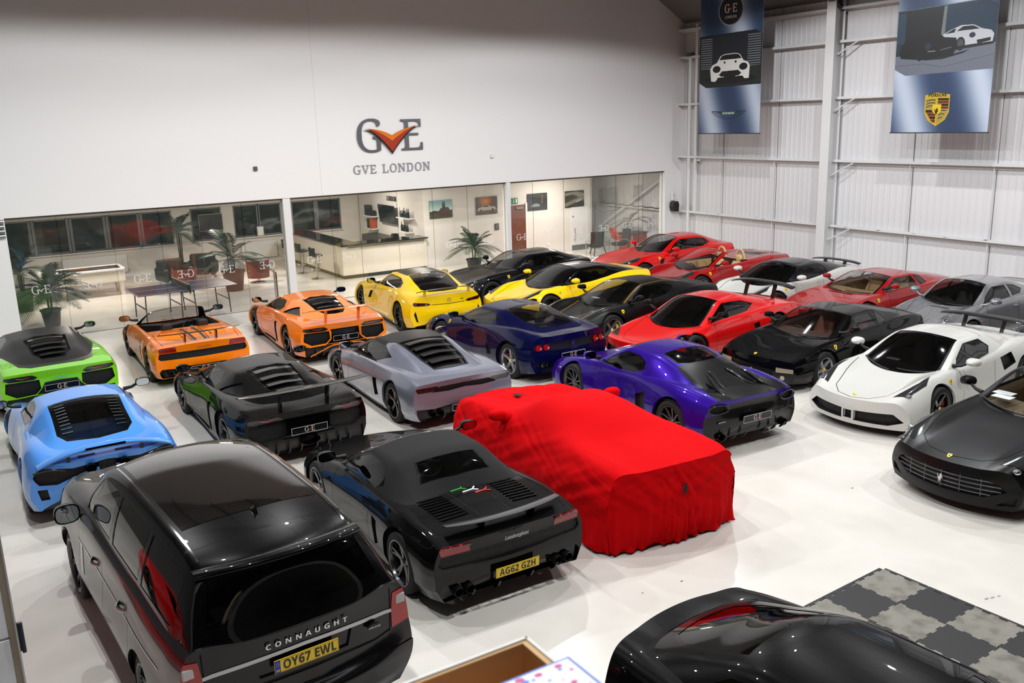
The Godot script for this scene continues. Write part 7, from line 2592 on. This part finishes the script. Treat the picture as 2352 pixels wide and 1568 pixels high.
	put("bezel", fr, mat("bezel_grey", Color(.5, .5, .48), .4), ws)
	put("arm", boxmb(Vector3(0, 0, -.25), Vector3(.1, .1, .45)), MB_, ws)
	var cf := thing("certificate", "small framed certificate standing on the window sill", "picture", Vector3(9.75, .96, -32.93))
	put("frame", boxmb(Vector3(0, .18, 0), Vector3(.26, .36, .02), .004), mat("frame_gold", Color(.62, .56, .40), .5), cf)
	put("paper", boxmb(Vector3(0, .18, .012), Vector3(.20, .30, .004)), mat("card_white", Color.WHITE), cf)
	var sp := thing("speaker_stand", "small black speaker on a slim stand beside the palms", "speaker", Vector3(7.72, 0, -30.0))
	put("pole", boxmb(Vector3(0, .62, 0), Vector3(.03, 1.22, .03)), MB_, sp)
	put("base", boxmb(Vector3(0, .015, 0), Vector3(.26, .03, .26)), MB_, sp)
	put("shelf", boxmb(Vector3(0, 1.22, 0), Vector3(.34, .02, .2)), MB_, sp)
	put("speaker", boxmb(Vector3(0, 1.34, 0), Vector3(.10, .22, .10), .01), MB_, sp)
	var po := thing("barrier_post", "slim chrome barrier post with red belt behind the glass", "post", Vector3(7.6, 0, -24.75))
	var pm := Mb.new()
	pm.lathe([Vector2(0, 0), Vector2(.15, 0), Vector2(.15, .015), Vector2(.03, .03), Vector2(.03, .95), Vector2(0, .95)], 16)
	put("post", pm, CH, po)
	put("belt", boxmb(Vector3(.05, .46, 0), Vector3(.02, .86, .05)), mat("belt_red", Color(.32, .02, .02), .6), po)
	# plants
	var terra := mat("pot_brown", Color(.22, .09, .04), .55)
	var dark := mat("pot_dark", Color(.035, .03, .03), .5)
	palm(Vector3(2.0, 0, -25.7), .45, .24, 44, 1.05, 1, "large bushy palm standing at the left end of glass wall", dark, .15)
	palm(Vector3(1.6, 0, -28.4), .5, .24, 22, .9, 2, "tall palm in shade behind the bushy palm", dark, .35)
	palm(Vector3(6.6, 0, -31.6), .45, .24, 24, 1.0, 3, "tall palm between the black armchairs and windows", dark, .75)
	palm(Vector3(7.25, 0, -27.7), .62, .33, 20, 1.1, 4, "palm with drooping fronds in a large brown tapered pot", terra, .05)
	palm(Vector3(14.5, 0, -25.6), .45, .25, 30, .85, 5, "palm in front of the white picture wall", dark, .1)
	palm(Vector3(21.25, 0, -25.9), .55, .22, 9, .8, 6, "sparse palm in the corner office beside the diagonal brace", dark, .25)

# ------------------------------------------------------------------ things on the walls, mat, ledge
func fittings() -> void:
	# raised house sign on the plaster
	var sil := mat("sign_silver", Color(.50, .50, .52), .28, .85)
	var hs := thing("wall_sign", "large silver letters G and E with an orange winged v", "sign", Vector3(11.05, 4.48, ZB))
	var gl := write("G", .90, Vector3(-.62, 0, .035), Vector3.RIGHT, Vector3.UP, sil, hs, "letter", "Droid Serif", false, 1.0, 0, .03)
	var el := write("E", .86, Vector3(.70, 0, .035), Vector3.RIGHT, Vector3.UP, sil, hs, "letter", "Droid Serif", false, 1.05, 0, .03)
	var s0 := Mb.new(); s0.prism(swoosh_poly(1.04), .05, .075)
	put("swoosh_edge", s0, mat("swoosh_black", Color(.02, .015, .015), .4), hs).position = Vector3(.04, -.06, 0)
	var s1 := Mb.new(); s1.prism(swoosh_poly(.98), .075, .09)
	put("swoosh", s1, mat("swoosh_rust", Color(.60, .16, .02), .35), hs).position = Vector3(.04, -.02, 0)
	var s2 := Mb.new()
	var sp := swoosh_poly(.95)
	var sq := PackedVector2Array()
	for q in sp: sq.append(Vector2(q.x * .96, q.y * .55 + .075))
	s2.prism(sq, .09, .10)
	put("swoosh_light", s2, mat("swoosh_amber", Color(.80, .42, .02), .35), hs).position = Vector3(.04, .01, 0)
	var lt := thing("wall_sign", "small silver raised lettering reading GVE LONDON", "sign", Vector3(11.05, 3.585, ZB))
	write("GVE", .235, Vector3(-.815, 0, .025), Vector3.RIGHT, Vector3.UP, mat("sign_pale", Color(.62, .62, .64), .35, .5), lt, "letter", "Droid Serif", false, 1.05, 3, .02)
	write("LONDON", .235, Vector3(.475, 0, .025), Vector3.RIGHT, Vector3.UP, mat("sign_pale", Color.WHITE), lt, "letter", "Droid Serif", false, 1.02, 3, .02)
	tag(put("detector_box", boxmb(Vector3(7.15, 3.775, ZB + .03), Vector3(.10, .11, .06), .01), mat("box_grey", Color(.28, .28, .29), .5)), "small dark grey box on the plaster wall", "box")
	tag(put("detector_box", boxmb(Vector3(14.39, 3.77, ZB + .03), Vector3(.10, .11, .06), .01), STEEL_W), "small white box on the plaster wall right of sign", "box")
	# corner: downpipe, trunking, camera, loudspeaker
	var dp := thing("downpipe", "white downpipe in the corner with two brackets", "pipe", Vector3(21.93, 0, -23.55))
	var m := Mb.new()
	m.tube([Vector3(0, 0, 0), Vector3(0, 6.7, 0)], .06, 12)
	put("pipe", m, STEEL_W, dp)
	put("hopper", boxmb(Vector3(0, 6.75, 0), Vector3(.2, .12, .2), .01), mat("hopper_grey", Color(.3, .3, .28), .6), dp)
	tag(put("cable_trunking", boxmb(Vector3(21.98, 4.6, -23.28), Vector3(.07, 6.2, .12), .006), STEEL_W), "flat white cable trunking beside the downpipe", "trunking")
	var dc := thing("dome_camera", "small white dome camera under the wall rail", "camera", Vector3(21.92, 3.36, -23.05))
	m = Mb.new()
	m.ball(Vector3(0, -.06, 0), Vector3(.07, .06, .07), 14, 8)
	put("housing", m, STEEL_W, dc)
	m = Mb.new()
	m.ball(Vector3(-.01, -.085, 0), Vector3(.05, .05, .05), 12, 7)
	put("lens", m, MB_, dc)
	var ls := thing("loudspeaker", "black wall loudspeaker below a white bracket by the opening", "speaker", Vector3(21.66, 1.72, ZB))
	m = Mb.new()
	m.prism(PackedVector2Array([Vector2(-.11, .16), Vector2(.08, .18), Vector2(.13, .05), Vector2(.10, -.18), Vector2(-.09, -.16), Vector2(-.14, 0)]), .06, .26)
	put("cabinet", m, MB_, ls)
	put("bracket", boxmb(Vector3(.10, -.02, .03), Vector3(.22, .03, .06)), MB_, ls)
	put("sensor_box", boxmb(Vector3(0, .36, .06), Vector3(.12, .34, .1), .02), STEEL_W, ls)
	put("sensor_eye", boxmb(Vector3(0, .38, .112), Vector3(.03, .03, .006)), MB_, ls)
	var rl := thing("roller_guide", "stack of four silver tubes at the end of glass wall", "tubes", Vector3(1.05, 2.5, ZB + .05))
	for i in 4:
		m = Mb.new()
		m.tube([Vector3(-1.2, .05 + .11 * i, 0), Vector3(.13, .05 + .11 * i, 0)], .048, 12)
		put("tube", m, mat("tube_silver", Color(.62, .62, .63), .25, .9), rl)
	# banners
	for k in 2:
		var im := banner_print(k)
		var t := thing("hanging_banner", ["hanging banner with a white car front above a winged emblem", "hanging banner with a black and a white car above a crest"][k], "banner", Vector3(20.75, 4.22, -20.58 if k == 0 else -13.62), -PI / 2)
		var W := 2.55; var H := 4.6
		put("cloth", boxmb(Vector3(0, H / 2, 0), Vector3(W, H, .008)), mat("banner_back", Color(.6, .6, .6), .8), t)
		var sh := put("print", sheet(W, H, .012), printed("banner_print_%d" % k, im, .55), t)
		sh.position = Vector3(0, H / 2, 0)
		var bar := Mb.new()
		bar.tube([Vector3(-W / 2 - .03, 0, 0), Vector3(W / 2 + .03, 0, 0)], .014, 8)
		put("weight_bar", bar, mat("bar_dark", Color(.08, .09, .11), .5), t)
		var tb := Mb.new()
		tb.tube([Vector3(-W / 2 - .05, H, 0), Vector3(W / 2 + .05, H, 0)], .02, 8)
		put("top_bar", tb, STEEL_W, t)
		if k == 0:
			write("G", .24, Vector3(-.155, 3.62, .012), Vector3.RIGHT, Vector3.UP, mat("card_white", Color.WHITE), t, "letter", "Droid Serif", false, .95, 0, .002)
			write("E", .24, Vector3(.165, 3.62, .012), Vector3.RIGHT, Vector3.UP, mat("card_white", Color.WHITE), t, "letter", "Droid Serif", false, .95, 0, .002)
			m = Mb.new(); m.prism(swoosh_poly(.15), .013, .016)
			put("winged_v", m, mat("swoosh_orange", Color.WHITE), t).position = Vector3(0, 3.62, 0)
			write("LONDON", .075, Vector3(0, 3.38, .012), Vector3.RIGHT, Vector3.UP, mat("card_white", Color.WHITE), t, "lettering", "Droid Sans", false, 1.0, 6, .002)
			write("ASTON MARTIN", .060, Vector3(0, .60, .012), Vector3.RIGHT, Vector3.UP, mat("card_white", Color.WHITE), t, "lettering", "Droid Sans", false, .85, 0, .002)
		else:
			write("PORSCHE", .075, Vector3(-.05, .885, .012), Vector3.RIGHT, Vector3.UP, MB_, t, "lettering", "Droid Sans", true, 1.05, 0, .002)
			m = Mb.new(); m.prism(horse_poly(.085), .011, .013)
			put("horse_mark", m, MB_, t).position = Vector3(-.05, .50, 0)
	# white door leaf at the near left with its steel edge
	var dl := thing("door_leaf", "tall white insulated door leaf with a steel hinge", "door", Vector3(0, 0, -5.8))
	put("upper_panel", boxmb(Vector3(-1.03, 2.96, 0), Vector3(1.98, 2.09, .06), .004), mat("leaf_white", Color(.86, .86, .88), .4), dl)
	put("lower_panel", boxmb(Vector3(-1.03, .955, 0), Vector3(1.98, 1.89, .06), .004), mat("leaf_white", Color.WHITE), dl)
	put("edge_strip", boxmb(Vector3(-.022, 2.0, .0), Vector3(.036, 4.0, .064)), mat("edge_beige", Color(.55, .50, .43), .5), dl)
	put("edge_profile", boxmb(Vector3(.001, 2.0, .0), Vector3(.010, 4.0, .07)), mat("tube_silver", Color.WHITE), dl)
	var hg := Mb.new()
	hg.box(Vector3(.018, 1.90, .03), Vector3(.024, .19, .02), .003)
	hg.tube([Vector3(.026, 1.80, .045), Vector3(.026, 2.0, .045)], .012, 8)
	put("hinge", hg, mat("hinge_dark", Color(.16, .17, .22), .35, .6), dl)
	# steel bollard beside it
	m = Mb.new()
	m.lathe([Vector2(0, .0), Vector2(.11, .0), Vector2(.11, .01), Vector2(.045, .012), Vector2(.045, .88), Vector2(.03, .90), Vector2(0, .90)], 20)
	var bo := put("bollard", m, mat("tube_silver", Color.WHITE))
	bo.position = Vector3(.13, 0, -6.55)
	tag(bo, "short round steel bollard beside the white door leaf", "bollard")
	# chequered floor mat of interlocking tiles
	var matn := thing("floor_mat", "chequered grey and black interlocking floor mat", "mat", Vector3(8.03, 0, -5.49), deg_to_rad(3.06))
	var gt := mat("tile_grey", Color(.50, .49, .46), .65)
	gt.albedo_texture = noise_tex(31, .02, [Color(.72, .71, .68), Color(.95, .94, .91), Color(1, 1, 1)], 256, 4)
	tri(gt, .8)
	var bt := mat("tile_black", Color(.035, .035, .042), .6)
	var tiles := {}
	for i in 7:
		for j in 8:
			var kind := (i + j) % 2
			var key := kind
			if not tiles.has(key):
				var p := PackedVector2Array()
				# dovetail teeth: light tiles carry tabs, dark tiles carry the matching slots
				var n := 6
				for e in 4:
					for k in n:
						var pitch := .5 / n
						var off := .011 if k % 2 == 0 else -.011
						for q: Array in [[k * pitch + .004, off], [(k + 1) * pitch - .004, off]]:
							var u: float = q[0] - .25; var w: float = .25 + q[1] - .0012
							p.append([Vector2(u, -w), Vector2(w, u), Vector2(-u, w), Vector2(-w, -u)][e])
				var tm := Mb.new()
				tm.x = Transform3D(Basis(Vector3(1, 0, 0), Vector3(0, 0, 1), Vector3(0, -1, 0)), Vector3.ZERO)
				tm.prism(p, 0.0, -.009)
				tiles[key] = tm.mesh()
			var o := put("tile", tiles[key], gt if kind == 0 else bt, matn)
			o.position = Vector3(-.25 - .5 * i, .0, .25 + .5 * j)
	for q: Array in [[.02, .0, 4.04, 1], [-3.5, -.02, 3.54, 0]]:
		if q[3] == 1:
			var n := 4
			for k in 8: put("edge_ramp", boxmb(Vector3(.022, .004, .25 + .5 * k), Vector3(.040, .008, .49)), bt, matn)
		else:
			for k in 7: put("edge_ramp", boxmb(Vector3(-.25 - .5 * k, .004, -.022), Vector3(.49, .008, .040)), bt, matn)
	# small marks on the resin floor
	var fln: Node3D = get_node("floor")
	var mk := [[2205, 7.78, -4.95, .05, Color(.72, .60, .18)], [0, 7.95, -4.72, .018, Color(.10, .09, .10)], [0, 8.35, -4.52, .03, Color(.55, .54, .58)], [0, 8.42, -4.50, .03, Color(.58, .57, .60)], [0, 8.50, -4.48, .025, Color(.60, .59, .62)], [0, 6.10, -6.55, .02, Color(.30, .26, .20)], [0, 9.6, -7.1, .022, Color(.22, .16, .14)], [0, 1.62, -7.9, .04, Color(.25, .24, .24)], [0, 5.6, -6.6, .015, Color(.35, .30, .24)], [0, 4.9, -5.9, .016, Color(.30, .28, .26)]]
	for q: Array in mk:
		var fm := Mb.new()
		fm.ball(Vector3(q[1], .0004, q[2]), Vector3(q[3], .0008, q[3] * .45), 9, 4)
		put("floor_mark", fm, mat("mark_%.2f_%.2f" % [q[1], q[2]], q[4], .6), fln)
	# mezzanine ledge under the camera with an open wooden box and a tissue box
	slab("floor_mezzanine", Vector3(-4.2, 3.65, -.55), Vector3(22.3, 3.95, 8.2), mat("mezzanine_grey", Color(.42, .41, .40), .7))
	slab("trim_6", Vector3(-.2, 3.91, -1.07), Vector3(.76, 3.95, -.55), mat("ledge_white", Color(.7, .7, .7), .5))
	var wb := thing("wooden_box", "open pale wooden box with a white painted rim", "box", Vector3(.49, 3.95, -.967))
	var wd := mat("box_wood", Color(.80, .64, .40), .6)
	put("base", boxmb(Vector3(0, .006, 0), Vector3(.33, .012, .16)), wd, wb)
	for q: Array in [[0, -.075, .33, .010], [0, .075, .33, .010]]: put("side", boxmb(Vector3(q[0], .065, q[1]), Vector3(q[2], .13, q[3])), wd, wb)
	for q: Array in [[.160, 0, .010, .14], [-.160, 0, .010, .14]]: put("side", boxmb(Vector3(q[0], .065, q[1]), Vector3(q[2], .13, q[3])), wd, wb)
	for q: Array in [[0, -.0785, .338, .005], [.1675, 0, .005, .16]]: put("rim", boxmb(Vector3(q[0], .127, q[1]), Vector3(q[2], .010, q[3])), mat("rim_white", Color(.88, .87, .85), .5), wb)
	var ti := Image.create(256, 160, false, Image.FORMAT_RGB8)
	ti.fill(Color(.92, .92, .96))
	var rng := RandomNumberGenerator.new()
	rng.seed = 12
	for k in 46:
		var c: Color = [Color(.75, .0, .45), Color(.12, .45, .82), Color(.55, .56, .60), Color(.75, .0, .45), Color(.35, .1, .5)][k % 5]
		var r := rng.randf_range(.012, .055)
		oval(ti, rng.randf_range(.04, .96), rng.randf_range(.06, .94), r * .62, r, c)
	var tx := thing("tissue_box", "white tissue box with magenta and blue dots and blue edges", "box", Vector3(.505, 3.95, -.82))
	put("carton", boxmb(Vector3(0, .104, 0), Vector3(.22, .208, .108), .002), mat("carton_blue", Color(.06, .38, .80), .4), tx)
	var tp := put("print", sheet(.206, .094, .002), printed("tissue_print", ti, .4), tx)
	tp.transform = Transform3D(Basis(Vector3(1, 0, 0), Vector3(0, 0, -1), Vector3(0, 1, 0)), Vector3(0, .2085, 0))

func banner_print(k: int) -> Image:
	var W := 560; var H := 1012
	var im := Image.create(W, H, false, Image.FORMAT_RGB8)
	# brushed blue-grey ground with diagonal pale bands
	for y in H:
		for x in W:
			var u := float(x) / W + (float(y) / H) * -.62 * 1.0 + .75
			var q := fposmod(u * 1.25 + .02, 1.0)
			var c := Color(.13, .20, .32).lerp(Color(.66, .70, .76), pow(clampf(.5 - .5 * cos(TAU * q), 0, 1), 1.6))
			im.set_pixel(x, y, c)
	# y in fractions of the banner: 1 at the foot. photo from .36 to .70
	var top := .365; var bot := .695
	if k == 0:
		poly_fill(im, [0, top + .002, .90, top - .004, 1, top + .026, 1, bot - .002, .12, bot + .006, 0, bot - .028], Color(.05, .06, .07))
		poly_fill(im, [.02, top + .012, .88, top + .006, .99, top + .030, .99, bot - .09, .02, bot - .10], Color(.08, .10, .13))
		for i in 14:
			var y := top + .02 + i * .0145
			poly_fill(im, [.02, y, .21, y, .21, y + .006, .02, y + .006], Color(.42, .44, .45))
			poly_fill(im, [.78, y, .98, y, .98, y + .006, .78, y + .006], Color(.42, .44, .45))
		poly_fill(im, [.02, bot - .10, .98, bot - .12, .99, bot - .01, .13, bot - .002, .02, bot - .034], Color(.09, .12, .10))
		oval(im, .5, bot - .045, .42, .03, Color(.03, .035, .03))
		poly_fill(im, [.20, bot - .035, .18, .58, .22, .556, .29, .545, .35, .503, .42, .492, .60, .491, .66, .500, .72, .54, .79, .552, .82, .575, .81, bot - .042, .74, bot - .042, .71, bot - .06, .31, bot - .056, .28, bot - .03], Color(.82, .82, .80))
		poly_fill(im, [.33, .528, .37, .503, .43, .497, .60, .496, .65, .503, .69, .527], Color(.04, .045, .05))
		for q: Array in [[.29, .585], [.72, .578]]: oval(im, q[0], q[1], .065, .022, Color(.07, .07, .09))
		poly_fill(im, [.33, .622, .38, .600, .64, .598, .69, .618, .65, .632, .37, .634], Color(.05, .05, .055))
		poly_fill(im, [.41, .622, .60, .620, .60, .642, .41, .644], Color(.03, .03, .03))
		poly_fill(im, [.40, .540, .43, .538, .43, .552, .41, .552], Color(.05, .05, .05)); poly_fill(im, [.58, .538, .61, .538, .61, .552, .585, .552], Color(.05, .05, .05))
		poly_fill(im, [.26, bot - .028, .32, bot - .052, .70, bot - .056, .76, bot - .036, .70, bot - .02, .32, bot - .016], Color(.03, .03, .03))
		# dark oval at the head of the banner
		oval(im, .5, .225, .20, .095, Color(.55, .56, .58)); oval(im, .5, .224, .185, .088, Color(.02, .02, .025))
		# winged emblem with a green bar
		for s: float in [-1.0, 1.0]:
			for i in 8:
				var t := i / 7.0
				var ax := .5 + s * (.11 + .0 * t); var ay := 0.862 + .006 * t
				var bx := .5 + s * lerpf(.28, .03, t); var by := lerpf(0.858, 0.907, sin(t * PI * .5))
				stroke(im, [ax * 1.0, ay, bx, by], .003, Color(.08, .09, .10))
			stroke(im, [.5 + s * .28, 0.856, .5 + s * .13, 0.856, .5 + s * .10, 0.862, .5 + s * .02, 0.862], .003, Color(.08, .09, .10))
			stroke(im, [.5 + s * .28, 0.856, .5 + s * .24, 0.875, .5 + s * .15, 0.894, .5 + s * .04, 0.908, .5, 0.902], .003, Color(.08, .09, .10))
		poly_fill(im, [.36, 0.859, .64, 0.859, .64, 0.875, .36, 0.875], Color(.02, .28, .16))
	else:
		poly_fill(im, [0, top + .002, .90, top - .010, 1, top + .022, 1, bot - .004, .12, bot + .006, 0, bot - .028], Color(.36, .38, .42))
		poly_fill(im, [0, top + .004, .90, top - .006, 1, top + .022, 1, .565, 0, .600], Color(.07, .14, .20))
		for i in 22:
			var y := top + .002 + i * .0085
			poly_fill(im, [.50, y, 1, y - .006, 1, y - .003, .50, y + .003], Color(.12, .23, .31))
			if i < 18: poly_fill(im, [.0, y + .02, .09, y + .019, .09, y + .022, .0, y + .023], Color(.16, .28, .36))
		poly_fill(im, [.09, top + .01, .48, top + .002, .46, .545, .09, .56], Color(.04, .06, .09))
		poly_fill(im, [.48, top + .002, .51, top + .002, .50, .54, .46, .545], Color(.40, .42, .42))
		# pale car
		poly_fill(im, [.44, .540, .47, .512, .56, .488, .66, .470, .78, .472, .86, .494, .95, .506, .98, .524, .97, .560, .90, .568, .66, .580, .52, .572, .44, .560], Color(.66, .67, .69))
		poly_fill(im, [.62, .497, .68, .476, .78, .477, .84, .495], Color(.05, .07, .09)); poly_fill(im, [.51, .506, .58, .487, .61, .483, .60, .502], Color(.05, .07, .09))
		oval(im, .665, .560, .045, .033, Color(.06, .06, .07)); oval(im, .665, .560, .030, .022, Color(.25, .25, .27))
		oval(im, .775, .522, .03, .013, Color(.10, .13, .20)); poly_fill(im, [.82, .548, .95, .540, .95, .556, .83, .566], Color(.05, .05, .06))
		poly_fill(im, [.50, .575, .98, .560, .98, .572, .60, .590], Color(.07, .07, .10))
		# dark car
		poly_fill(im, [.04, .590, .06, .545, .10, .525, .20, .508, .32, .490, .44, .492, .50, .520, .62, .528, .64, .570, .60, .612, .34, .628, .22, .622, .06, .612], Color(.012, .012, .018))
		oval(im, .34, .560, .03, .018, Color(.10, .13, .22)); stroke(im, [.34, .585, .42, .585], .004, Color(.5, .52, .55)); stroke(im, [.47, .583, .58, .572], .004, Color(.35, .36, .4))
		oval(im, .26, .605, .03, .026, Color(.03, .03, .05))
		poly_fill(im, [.30, .628, .62, .605, .76, .590, .70, .606, .50, .628], Color(.05, .055, .10))
		stroke(im, [.0, .65, .3, .645, .5, .668], .0025, Color(.25, .26, .29)); stroke(im, [.5, .668, 1, .62], .0025, Color(.26, .27, .30))
		# crest
		var cx := .48
		var shape := [cx - .125, 0.797 + .012, cx - .06, 0.791, cx, 0.789, cx + .06, 0.791, cx + .125, 0.803]
		poly_fill(im, [cx - .128, 0.807, cx, 0.795, cx + .128, 0.807, cx + .128, 0.895, cx + .09, 0.935, cx, 0.967, cx - .09, 0.935, cx - .128, 0.895], Color(.70, .58, .06))
		poly_fill(im, [cx - .118, 0.827, cx - .008, 0.823, cx - .008, 0.877, cx - .118, 0.879], Color(.58, .50, .22)); poly_fill(im, [cx + .008, 0.879, cx + .118, 0.879, cx + .112, 0.899, cx + .08, 0.930, cx + .008, 0.957], Color(.58, .50, .22))
		for i in 4:
			poly_fill(im, [cx + .008, 0.823 + i * .014, cx + .118, 0.825 + i * .014, cx + .118, 0.837 + i * .014, cx + .008, 0.835 + i * .014], Color(.05, .02, .02) if i % 2 == 0 else Color(.36, .05, .04))
			poly_fill(im, [cx - .118 + i * .018, 0.882 + i * .017, cx - .008, 0.882 + i * .017, cx - .008, 0.897 + i * .017, cx - .108 + i * .026, 0.897 + i * .017], Color(.05, .02, .02) if i % 2 == 0 else Color(.36, .05, .04))
		for i in 3:
			stroke(im, [cx - .11, 0.839 + i * .015, cx - .07, 0.831 + i * .015, cx - .02, 0.833 + i * .015], .004, Color(.06, .04, .02))
			stroke(im, [cx + .02, 0.891 + i * .018, cx + .05, 0.885 + i * .018, cx + .10 - .02 * i, 0.887 + i * .018], .004, Color(.06, .04, .02))
		poly_fill(im, [cx - .045, 0.855, cx + .045, 0.855, cx + .045, 0.890, cx, 0.913, cx - .045, 0.890], Color(.78, .66, .06))
	return im
